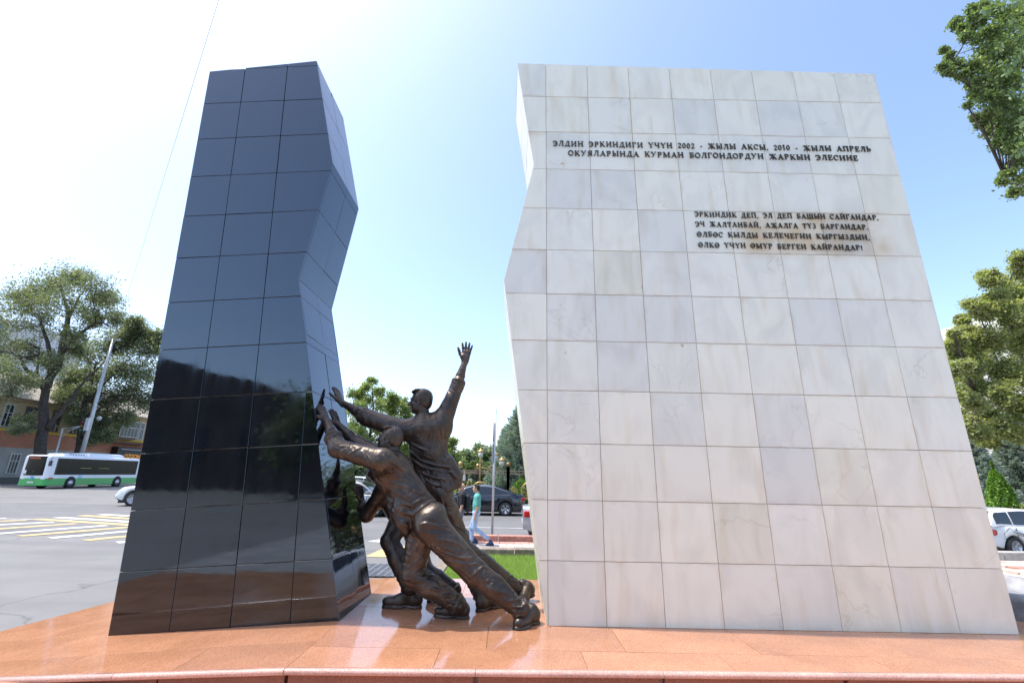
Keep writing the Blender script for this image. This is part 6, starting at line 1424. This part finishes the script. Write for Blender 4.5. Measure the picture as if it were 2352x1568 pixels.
def spruce(label, base, h, R, n_b=420, size=.16, group=None, leaf='spruce', dens=46):
    e = empty('spruce_tree', base, 0, label, 'tree', group); b_ = B().tube([(0, 0, 0), (0, 0, h*.97)], [R*.07+.05, .02], 8); Ps = []; Ds = []
    for i in range(n_b):
        t = (i+.5)/n_b; z = h*(.03 + .95*t); L = R*((1-t)**.85)*(.75 + .5*NR.rand()) + .08; a = i*2.39996 + NR.rand()*.4; d = npv((math.cos(a), math.sin(a), 0)); droop = .22*L*(1-t)
        m = max(5, int(dens*L/R)); s = NR.rand(m)**.6; side = (NR.rand(m)-.5)*2*L*.30*(1.1-s)*1.1; sd = npv((-math.sin(a), math.cos(a), 0))
        p = d*(s*L)[:, None] + sd*side[:, None]; p[:, 2] += z - droop*np.sin(s*2.2) + .10*L*s**3*2.2 - np.abs(side)*.22 + NR.randn(m)*.035
        Ps.append(p); Ds.append(np.repeat((d + npv((0, 0, .18)))[None], m, 0) + sd*np.sign(side)[:, None]*.6)
        if i % 4 == 0: b_.tube([(0, 0, z), tuple(d*L*.8 + npv((0, 0, z - droop*.9)))], [.035*R/2, .008], 4)
    b_.build('trunk', M_bark, e); P_ = np.concatenate(Ps); D = np.concatenate(Ds); D /= np.linalg.norm(D, axis=1)[:, None]; n = len(P_)
    D = D + NR.randn(n, 3)*.22; D /= np.linalg.norm(D, axis=1)[:, None]; W_ = np.cross(D, NR.randn(n, 3)); W_ /= np.linalg.norm(W_, axis=1)[:, None]; s = size*NR.uniform(.7, 1.3, n)[:, None]
    V = np.stack([P_-W_*s*.16, P_+W_*s*.16, P_+D*s+W_*s*.05, P_+D*s-W_*s*.05], 1); N2 = np.cross(D, W_); V2 = np.stack([P_-N2*s*.16, P_+N2*s*.16, P_+D*s+N2*s*.05, P_+D*s-N2*s*.05], 1)
    V = np.concatenate([V, V2]).reshape(-1, 3); o = mobj('crown', mesh_np('crown', V, np.arange(len(V)).reshape(-1, 4)), LM[leaf], e); o['kind'] = 'stuff'; return e
gx = lambda x, Y: ground_pt(x, Y)
spruce('broad blue spruce whose top shows between the fence and the white wall', gx(1197, 37), 8.1, 2.9, 700, .17, 'blue spruces', dens=120)
spruce('shorter blue spruce leaning on the left flank of the broad one', gx(1158, 38.5), 6.0, 1.7, 420, .15, 'blue spruces', dens=80)
spruce('blue spruce at the right edge, left of the bright green thuja', gx(2268, 27), 5.6, 1.65, 520, .13, 'blue spruces', dens=110)
spruce('blue spruce cut by the right edge of the photo', gx(2372, 27.5), 6.2, 1.6, 520, .13, 'blue spruces', dens=110)
def shrub(name, label, base, h, R, leaf, n, size, shape='cone', cat='shrub'):
    e = empty(name, base, 0, label, cat); t = NR.rand(n)**.8; a = NR.rand(n)*2*PI
    if shape == 'cone': r = R*(np.sin(np.minimum(1, t*1.0+.12)*PI)**.6*(1-t*.45))*(.62+.38*NR.rand(n)**.5)
    else: r = R*np.sqrt(np.maximum(0, 1-(t*1.05-.3)**2/.6))*(.5+.5*NR.rand(n)**.5)
    r *= 1 + .13*np.sin(a*5+t*9) + .08*np.sin(a*11-t*17)
    P_ = np.stack([r*np.cos(a), r*np.sin(a), t*h + .02], 1); V, F = leaf_quads(P_, size, .2); B().tube([(0, 0, 0), (0, 0, h*.8)], [.06, .02], 6).build('trunk', M_bark, e)
    o = mobj('crown', mesh_np('crown', V, F), LM[leaf], e); o['kind'] = 'stuff'; return e
shrub('thuja_shrub', 'bright green pointed thuja between two blue spruces', gx(2318, 22.5), 3.0, .62, 'thuja', 9000, .10)
shrub('thuja_shrub', 'small pointed green conifer behind the fence by the white wall', gx(1197, 31.5), 2.0, .85, 'thuja', 6000, .13)
shrub('park_shrub', 'low green bush behind the fence next to the gate post', gx(1072, 32), 1.5, 1.0, 'bright', 3500, .16, 'ball')
shrub('park_shrub', 'low green bush behind the fence medallion', gx(1100, 33), 1.3, 1.0, 'dark', 3500, .16, 'ball')
shrub('low_shrub', 'dark leafy low bush right behind the white hatchback', gx(2300, 18.6), 1.05, .95, 'dark', 6000, .12, 'ball')
shrub('low_shrub', 'brown-green rounded bush to the right of the thuja', gx(2350, 24), 1.0, .8, 'maple', 4000, .12, 'ball')
mp = [(2340,592,16),(2352,622,22),(2272,640,18),(2300,662,26),(2340,672,28),(2232,702,16),(2262,712,24),(2310,722,28),(2350,740,30),(2212,762,16),(2240,775,24),(2285,780,28),(2335,800,30),(2196,815,14),(2205,842,18),(2250,832,24),(2300,845,28),(2348,860,28),(2222,875,20),(2262,892,24),(2312,905,28),(2350,930,26),(2240,925,20),(2275,955,24),(2232,965,16),(2252,995,18),(2300,985,22),(2335,1000,20),(2270,1018,14),(2400,640,60),(2410,760,60),(2410,880,60),(2400,980,45),(2290,690,22),(2190,770,10),(2360,690,28),(2215,735,12),(2186,795,14),(2192,850,16),(2205,900,16),(2218,950,14),(2228,985,12),(2200,780,14),(2225,800,18),(2230,850,18)]
tree('maple_tree', 'maple with yellowing leaves at the right edge in front of the white building', 'tree', CP(mp, 20, 1.8, 7), [gx(2440, 20), tz(2430, 1050, 20), tz(2415, 960, 20)], .24, 'maple', 1500, .115, 13, .52,
     limbs=[([tz(2415, 970, 20), tz(2350, 935, 20), tz(2300, 860, 20), tz(2280, 800, 20)], .11), ([tz(2415, 960, 20), tz(2370, 880, 20), tz(2330, 780, 20), tz(2300, 690, 20)], .12), ([tz(2350, 935, 20), tz(2290, 920, 19.5), tz(2240, 900, 19.5)], .06)])
nr_ = [(2234,20,8),(2238,40,9),(2196,54,9),(2208,68,9),(2222,82,10),(2250,84,13),(2236,62,6),(2168,118,6),(2182,130,7),(2165,155,7),(2180,168,7),(2198,148,10),(2214,172,11),(2236,150,13),(2262,118,16),(2296,62,20),(2310,110,22),(2340,70,26),(2338,150,26),(2292,165,22),(2250,186,13),(2230,196,7),(2266,226,17),(2310,215,24),(2345,250,24),(2222,242,6),(2252,282,10),(2240,268,6),(2278,298,14),(2308,306,16),(2332,275,20),(2346,330,10),(2335,372,10),(2318,396,9),(2302,415,7),(2330,442,9),(2347,410,13),(2400,120,60),(2400,280,50),(2390,400,34),(2258,12,8),(2290,20,14),(2345,15,20),(2268,260,12),(2290,130,16),(2256,50,6),(2325,185,18),(2300,190,18),(2275,200,14),(2325,240,18),(2350,120,22),(2262,150,12),(2240,215,9),(2318,285,14),(2350,300,18),(2270,75,9),(2284,90,12),(2320,30,16),(2350,40,20),(2300,262,14),(2330,330,14),(2300,330,10),(2350,370,12),(2280,260,13),(2295,240,14),(2352,290,22),(2325,345,12)]
near = tree('overhanging_tree', 'branches of a nearby tree hanging into the top right corner', 'tree', CP(nr_, 8.0, .55, 9), [(11.6, 7.0, 0), (11.7, 7.2, 4.5), (11.3, 7.6, 7.2)], .26, 'near', 430, .058, 9, .85, up=.25,
     limbs=[([(11.3, 7.6, 7.2), tz(2420, 320, 8), tz(2330, 262, 8), tz(2270, 232, 8), tz(2232, 200, 8)], .032), ([(11.3, 7.6, 7.2), tz(2430, 200, 8), tz(2340, 150, 8), tz(2270, 120, 8), tz(2215, 80, 8)], .024), ([tz(2330, 262, 8), tz(2250, 190, 8), tz(2190, 140, 8)], .018), ([(11.3, 7.6, 7.2), tz(2410, 420, 8), tz(2350, 415, 8), tz(2310, 410, 8)], .025), ([tz(2340, 150, 8), tz(2310, 80, 8), tz(2300, 40, 8)], .03)])
# drooping pinnate leaves of the ash in front of it
V_l, F_l = [], []
def pinnate(p, d, n, L, size):
    p, d = npv(p), unit(d); sd = unit(np.cross(d, (0, 1, .2)))
    for i in range(n):
        t = (i+1)/n; q = p + d*L*t + npv((0, 0, -.10*L*t*t))
        for sg in ((-1, 1) if i < n-1 else (0,)):
            ax = unit(sd*sg*1.0 + d*.8 + npv((0, 0, -.25)) + NR.randn(3)*.12); w = unit(np.cross(ax, NR.randn(3)*.5 + npv((0, -1, .6)))); o = len(V_l)
            for v in (q, q + ax*size*.35 + w*size*.16, q + ax*size*.75 + w*size*.12, q + ax*size, q + ax*size*.75 - w*size*.12, q + ax*size*.35 - w*size*.16): V_l.append(v)
            F_l.append((o, o+1, o+4, o+5)); F_l.append((o+1, o+2, o+3, o+4))
for (x, y, dx, dy) in ((2300,12,-1,.25),(2330,0,-1,.5),(2270,22,-1,.1),(2345,90,-.6,.8),(2340,110,-.8,.7),(2350,160,-.7,1),(2330,130,-.9,.5),(2348,300,-1,.4),(2350,330,-1,.35),(2345,345,-1,.2),(2350,270,-1,.5),(2352,60,-1,.4),(2348,190,-.5,1),(2310,150,-.6,.6),(2352,230,-.8,.6),(2325,40,-1,.3),(2290,95,-.5,.8),(2320,200,-.6,.8)):
    p = ony(x+12, y, 6.2); q = ony(x + 12 + 40*dx, y + 40*dy, 6.1); pinnate(p, npv(q)-npv(p), 6, .34, .125)
o = mobj('ash_leaves', mesh_np('ash_leaves', np.array(V_l) - npv(near.location), np.array(F_l)), LM['near'], near); o['kind'] = 'stuff'

# ================================================================ park fence
M_blackiron = mat('black_iron', (.02, .02, .022), .45, .3); M_gold = mat('gilt', (.48, .33, .13), .4, .6, var=.2, vscale=9); M_bronzerail = mat('bronze_rail', (.36, .25, .17), .45, .5)
FY = 29.0
def fence(name, label, x0, x1, y0, y1, medal=True):
    e = empty(name, (x0, y0, .13), math.atan2(y1-y0, x1-x0), label, 'fence', 'black and gold park fence panels'); L = math.hypot(x1-x0, y1-y0)
    for px in (0, L):
        f_ = B().box((px-.09, -.09, 0), (px+.09, .09, 2.22)).build('post', M_blackiron, e)
        B().sphere((px, 0, 2.46), .15, 12).box((px-.12, -.12, 2.22), (px+.12, .12, 2.32)).build('gilt_ball', M_gold, f_)
    for z in (.18, 1.88, 2.05): B().box((.09, -.025, z), (L-.09, .025, z+.05)).build('rail', M_bronzerail if z > 1 else M_blackiron, e)
    n = int(L/.155)
    for i in range(1, n):
        x = L*i/n; hgt = 1.88 if i % 2 else 1.45; B().box((x-.011, -.011, .2), (x+.011, .011, hgt)).build('bar', M_blackiron, e)
    for i in range(int(L/.24)): 
        x = .24*i + .2; B().tube([(x + .055*math.cos(a), 0, 1.99 + .05*math.sin(a)) for a in np.linspace(0, 2*PI, 9)], .012, 4).build('ring', M_bronzerail, e)
    if medal:
        for cx, r in ((L*.43, .46), (L*.12, .20), (L*.80, .20)):
            m = B()
            m.tube([(cx + r*math.cos(a), -.04, .95 + r*math.sin(a)) for a in np.linspace(0, 2*PI, 25)], .035*r/.46+.006, 6)
            for q in range(8):
                a = q*PI/4; m.tube([(cx, -.04, .95), (cx + r*.5*math.cos(a+.3), -.05, .95 + r*.5*math.sin(a+.3)), (cx + r*math.cos(a), -.04, .95 + r*math.sin(a))], .016, 5)
                m.tube([(cx + r*(.62 + .2*math.cos(b_))*math.cos(a+.39) , -.045, .95 + r*(.62+.2*math.sin(b_))*math.sin(a+.39)) for b_ in np.linspace(0, 2*PI, 9)], .013, 5)
            m.build('medallion', M_gold, e)
    return e
XA, XB = ony(1056, 1100, FY).x, ony(1167, 1100, FY).x; Lf = XB - XA
fence('iron_fence', 'fence panel with the biggest gilded medallion, above the black saloon', XA, XB, FY, FY)
fence('iron_fence', 'fence panel running from the ball-topped post behind the white wall', XB, XB+Lf, FY, FY)
fence('iron_fence', 'fence panel turning back from the left ball-topped post', XA, XA+.7, FY, FY+5.5)
fence('iron_fence', 'fence panel wholly behind the white wall', XB+Lf, XB+2*Lf, FY, FY)
ln_ = empty('park_lantern', (ony(1102, 1100, 33).x, 33, .13), 0, 'gilded three-armed street lantern behind the fence', 'lantern')
B().tube([(0, 0, 0), (0, 0, 2.4), (0, 0, 2.9)], [.09, .06, .04], 10).lathe((0, 0, 2.6), [(.05, 0), (.10, .1), (.05, .35), (.0, .5)], 10).build('pole', M_gold, ln_)
M_frost = mat('frosted_glass', (.55, .55, .45), .3)
for x, y, dz in ((.0, 0, .55), (1.05, 0, .35), (1.5, .5, .0)):
    B().tube([(0, 0, 2.35), (x*.5, y*.5, 2.2), (x, y, 2.3+dz)], .03, 6).build('arm', M_gold, ln_)
    t = empty('lantern_head', (x, y, 2.3+dz)); t.parent = ln_
    B().lathe((0, 0, 0), [(.04, 0), (.06, .1), (.16, .16), (.21, .52)], 8).build('glass', M_frost, t)
    B().lathe((0, 0, .52), [(.25, 0), (.24, .06), (.14, .14), (.05, .17), (.03, .26), (.001, .3)], 8).build('cap', M_gold, t)
park = struct(B().add([(-13, 29.5, .135), (120, 29.5, .135), (120, 140, .135), (-13, 140, .135)], [(0, 1, 2, 3)]).build('park_lawn', mat('lawn', (.07, .11, .03), .95, var=.3, vscale=.7)))

# ================================================================ buildings
M_ochre = mat('ochre_plaster', (.42, .32, .19), .9, var=.12, vscale=.8); M_coral = mat('coral_plaster', (.42, .18, .11), .9, var=.1, vscale=.8); M_gplast = mat('grey_plaster', (.36, .35, .32), .9, var=.1, vscale=.8)
M_yel = mat('yellow_band', (.62, .40, .05), .8); M_win = mat('window_glass_dark', (.03, .035, .04), .12); M_wfr = mat('window_frame_pale', (.5, .5, .47), .7); M_wfd = mat('window_frame_brown', (.10, .07, .05), .7)
M_roof = mat('corrugated_roof', (.50, .45, .38), .85, var=.2, vscale=1.5)
BX = -58.0
def XP(x, y): p = onx(x, y, BX); return p
ob = empty('old_house', (BX, 60, 0), 0, 'old two-storey ochre building with a coral band behind the bus', 'building')
def OB(o): o.location = o.location - ob.location; o.parent = ob; return o
ze, zc1, zc0 = 9.6, 5.95, 4.0
for z0_, z1_, m_, nm in ((0, zc0, M_gplast, 'ground_floor_wall'), (zc0, zc1, M_coral, 'coral_band'), (zc1+.0, ze, M_ochre, 'upper_wall')): OB(bx(nm, (BX-12, 38, z0_ + .001), (BX, 92, z1_ - .001), m_))
OB(bx('yellow_strip', (BX+.005, 38, zc1-.12), (BX+.14, 92, zc1+.16), M_yel)); OB(bx('cornice', (BX+.005, 38, ze-.35), (BX+.35, 92, ze-.02), M_ochre))
rf = B(); rf.add([(BX+.8, 37.5, ze-.02), (BX+.8, 92.5, ze-.02), (BX-6, 92.5, ze+3.9), (BX-6, 37.5, ze+3.9), (BX-12.8, 37.5, ze-.02), (BX-12.8, 92.5, ze-.02)], [(0, 1, 2, 3), (3, 2, 5, 4), (0, 3, 4), (1, 5, 2)])
rfo = OB(rf.build('roof', M_roof))
rb = B()
for i in range(110): y = 37.6 + i*.5; rb.prism([(BX+.8, y, ze-.01), (BX+.8, y+.08, ze-.01), (BX-6, y+.08, ze+3.91), (BX-6, y, ze+3.91)], (0, 0, .06))
rro = rb.build('roof_ribs', M_roof); OB(rro); rro['kind'] = 'stuff'
def win(y0, y1, z0_, z1_, mf, bars=1, sash=.6, nm='window'):
    c = empty(nm, (BX, (y0+y1)/2, z0_)); OB(c); w = (y1-y0)/2; h = z1_-z0_
    B().box((.004, -w, 0), (.03, w, h)).build('pane', M_win, c)
    f = B()
    for a, b_ in ((-w-.08, -w+.06), (w-.06, w+.08)): f.box((.006, a, -.08), (.12, b_, h+.1))
    f.box((.006, -w+.061, h-.06), (.12, w-.061, h+.1)); f.box((.006, -w-.12, -.16), (.22, w+.12, -.081)); f.box((.031, -w+.06, h*sash), (.09, w-.06, h*sash+.09))
    for i in range(bars): y = -w + 2*w*(i+1)/(bars+1); f.box((.031, y-.04, 0), (.085, y+.04, h-.06))
    f.build('frame', mf, c)
y_at = lambda x, y=1000: XP(x, y).y
for i, (xa, xb, br, mf) in enumerate(((-75, -55, 1, M_wfr), (-10, 12, 1, M_wfr), (42, 66, 1, M_wfd), (108, 126, 1, M_wfd), (160, 178, 1, M_wfd), (214, 243, 2, M_wfr), (316, 326, 2, M_wfr), (335, 350, 2, M_wfr))):
    win(y_at(xa), y_at(xb), 6.35, 8.75, mf, br)
bw = empty('bay_window', (BX, (y_at(258)+y_at(300))/2, 6.0)); OB(bw); wy = (y_at(300)-y_at(258))/2
B().box((.01, -wy, 0), (.9, wy, 2.9)).build('box', M_wfd, bw)
for i in range(5): B().box((.905, -wy+.08 + i*(2*wy-.1)/5, .5), (.93, -wy + (i+1)*(2*wy-.1)/5, 1.7)).build('pane', M_win, bw)
for i in range(3): B().box((.905, -wy+.08 + i*(2*wy-.1)/3, 1.8), (.93, -wy + (i+1)*(2*wy-.1)/3, 2.6)).build('pane', M_win, bw)
fr = B()
for i in range(6): y = -wy + .03 + i*(2*wy-.06)/5; fr.box((.901, y-.035, .4), (.97, y+.035, 1.74))
fr.box((.901, -wy, 1.70), (.975, wy, 1.79)); fr.box((.901, -wy, 2.6), (.975, wy, 2.72)); fr.box((.901, -wy, .35), (.975, wy, .45)); fr.build('frame', M_wfr, bw)
for xa, xb in ((-60, -40), (20, 42), (88, 108), (150, 170), (196, 214)): win(y_at(xa, 1060), y_at(xb, 1060), 1.2, 3.3, M_wfr, 2)
OB(bx('air_conditioner', (BX+.01, y_at(72), 6.15), (BX+.45, y_at(83), 6.85), M_wfr, None, .04))
ac2 = B().lathe((BX+.46, (y_at(72)+y_at(83))/2+.05, 6.5), [(.27, 0), (.27, .01)], 20, 'x').build('fan_grille', M_plast); OB(ac2)
dsh = B().lathe((BX+.5, y_at(207), 7.0), [(.05, -.12), (.4, -.04), (.62, .08)], 20, 'x').build('satellite_dish', M_wfr); OB(dsh)
OB(bx('plinth', (BX+.005, 38, .0), (BX+.25, 92, .7), mat('dark_plinth', (.12, .11, .10), .9)))
sg = empty('shop_sign', (BX+1.0, y_at(297, 1058), 3.95), 0, 'black shop sign with orange letters over the rear of the bus', 'sign')
sy0, sy1 = y_at(250, 1050) - y_at(297, 1058), y_at(345, 1060) - y_at(297, 1058)
B().box((-.9, sy0, -.85), (.05, sy1, .95)).build('board', mat('sign_black', (.012, .012, .013), .5), sg)
def textmesh(txt, size, m, parent, loc, rot, name='lettering', sx=1, bold=.0, ext=.01):
    cu = bpy.data.curves.new(name, 'FONT'); cu.body = txt; cu.size = size; cu.extrude = ext; cu.offset = bold; cu.align_x = 'LEFT'
    t = bpy.data.objects.new('tmp', cu); COL.objects.link(t); dg_ = bpy.context.evaluated_depsgraph_get(); me = bpy.data.meshes.new_from_object(t.evaluated_get(dg_)); bpy.data.objects.remove(t)
    o = mobj(name, me, m, parent, loc); o.rotation_euler = rot; o.scale = (sx, 1, 1); return o
M_or = mat('sign_orange', (.85, .33, .01), .5, emit=(.9, .35, .01, .08))  # orange paint of letters and emblem, with a faint glow added to it
textmesh('OZGONSHORN', .86, M_or, sg, (.06, y_at(266, 1058)-y_at(297, 1058), -.62), (PI/2, 0, PI/2), bold=.018, sx=.92)
B().box((.051, sy0+.6, .6), (.07, sy1-3.5, .68)).build('sign_rule', M_wfr, sg); B().box((.051, 1.2, .28), (.07, 2.6, .62)).build('emblem', M_or, sg, bevel=.1)
aw = OB(bx('awning', (BX+.02, y_at(205), 5.45), (BX+1.2, y_at(330), 5.62), M_wfd))
# office tower behind the elm
ot = empty('office_tower', (-112, 96, 0), 0, 'pale office tower with blue windows glimpsed through the elm', 'building')
Mtw = mat('tower_wall', (.55, .56, .58), .7); Mbl2 = mat('blue_glass', (.04, .12, .28), .08, spec=.9)
B().box((-22, 0, 0), (4, 20, 33)).build('wall', Mtw, ot)
for r_ in range(5):
    for c_ in range(6):
        B().box((-21 + c_*3.8, -.06, 15.5 + r_*3.5), (-21 + c_*3.8 + 2.3, -.01, 15.5 + r_*3.5 + 2.5)).build('window', Mbl2, ot)
ot.rotation_euler = (0, 0, math.radians(14))
# white institute building at the right
wb_ = empty('white_building', (45, 50, 0), 0, 'large white modern building with horizontal bands and fins at the right edge', 'building')
Mwb = mat('white_facade', (.72, .71, .69), .8, var=.05, vscale=1); Mgb = mat('facade_glass_grey', (.16, .18, .21), .2)
B().box((0, -32, 0), (30, 30, 15.2)).build('wall', Mwb, wb_)
B().box((-2.2, -33, 15.21), (31, 31, 16.6)).build('roof', Mwb, wb_)
for z in (4.6, 8.6, 12.6): B().box((-.7, -32, z), (-.005, 30, z+1.3)).build('band', Mwb, wb_)
for z in (1.2, 5.95, 9.95, 13.95): B().box((-.04, -31, z), (-.006, 29, z+2.6)).build('window_strip', Mgb, wb_)
for i in range(26): B().box((-1.5, -31 + i*2.4, .2), (-.71, -30.55 + i*2.4, 15.1)).build('fin', Mwb, wb_)
tp_ = struct(bx('lawn_strip', (16, 18.2, .0), (60, 21.5, .14), mat('lawn', (.1, .1, .1))))
for o_ in (bx('kerbstone', (13, 17.6, 0), (60, 18.19, .42), M_concrete), bx('forecourt', (14, 21.6, 0), (60, 60, .15), mat('pale_forecourt', (.42, .38, .33), .85, var=.1, vscale=1))): struct(o_)
# what faces the monument from behind the viewer: an old gabled hall and street trees (they show in the polished granite)
hl = empty('gabled_hall', (-34, -34, 0), 0, 'dark gabled hall behind the viewer, mirrored in the black stele', 'building')
Mhl = mat('dark_brick', (.085, .065, .055), .9, var=.2, vscale=.6)
B().prism([(-26, 0, .0), (-6, 0, 0), (20, 0, 0), (20, 0, 6.0), (8, 0, 10.8), (-4, 0, 13.2), (-8, 0, 12.4), (-26, 0, 13.4)][::-1], (0, -14, 0)).build('wall', Mhl, hl, fix=True)
for i in range(9): B().box((-24 + i*4.6, .005, 2.6), (-22.3 + i*4.6, .06, 6.0)).build('window', M_win, hl)
for i, (x, y, r, h) in enumerate(((-16, -26, 4.0, 8.5), (-8, -24, 3.8, 8.2), (0, -25, 4.2, 8.8), (8, -24, 4.0, 8.4), (16, -26, 4.5, 9.0))):
    cl = [(Vector((x + random.Random(i*9+k).uniform(-r, r)*.8, y + random.Random(i*7+k).uniform(-r, r)*.6, h*random.Random(i*5+k).uniform(.38, .86))), r*.42) for k in range(11)]
    tree('street_tree', ('leftmost street tree behind the viewer, nearest the gabled hall', 'second street tree from the gabled hall behind the viewer', 'middle street tree in the row behind the viewer', 'fourth street tree from the gabled hall behind the viewer', 'rightmost street tree in the row behind the viewer')[i], 'tree', cl, [(x, y, .0), (x, y, h*.5)], .25, 'dark', 420, .42, 8, .6, group='street trees behind the viewer')

# park trees that stand behind the white wall and show in the polished side of the black stele
for i, (x, y, r, h, lf, lb) in enumerate(((4.5, 38, 3.2, 8.6, 'dark', 'park tree hidden behind the left part of the white wall'), (9.5, 36, 3.4, 9.0, 'dark', 'park tree hidden behind the middle of the white wall'),
        (15, 39, 3.6, 9.5, 'grey', 'park tree hidden behind the right part of the white wall'), (21, 37, 3.6, 9.0, 'dark', 'park tree hidden behind the right edge of the white wall'), (7, 46, 4.0, 10.5, 'dark', 'rear park tree hidden behind the white wall'), (13, 47, 4.0, 10.5, 'dark', 'furthest park tree hidden behind the white wall'))):
    r_ = random.Random(i+50); cl = [(Vector((x + r_.uniform(-r, r)*.85, y + r_.uniform(-r, r)*.7, h*r_.uniform(.12, .86))), r*.45) for k in range(15)]
    tree('park_tree', lb, 'tree', cl, [(x, y, .13), (x, y, h*.5)], .22, lf, 420, .34, 8, .6, group='trees in the park beyond the fence')
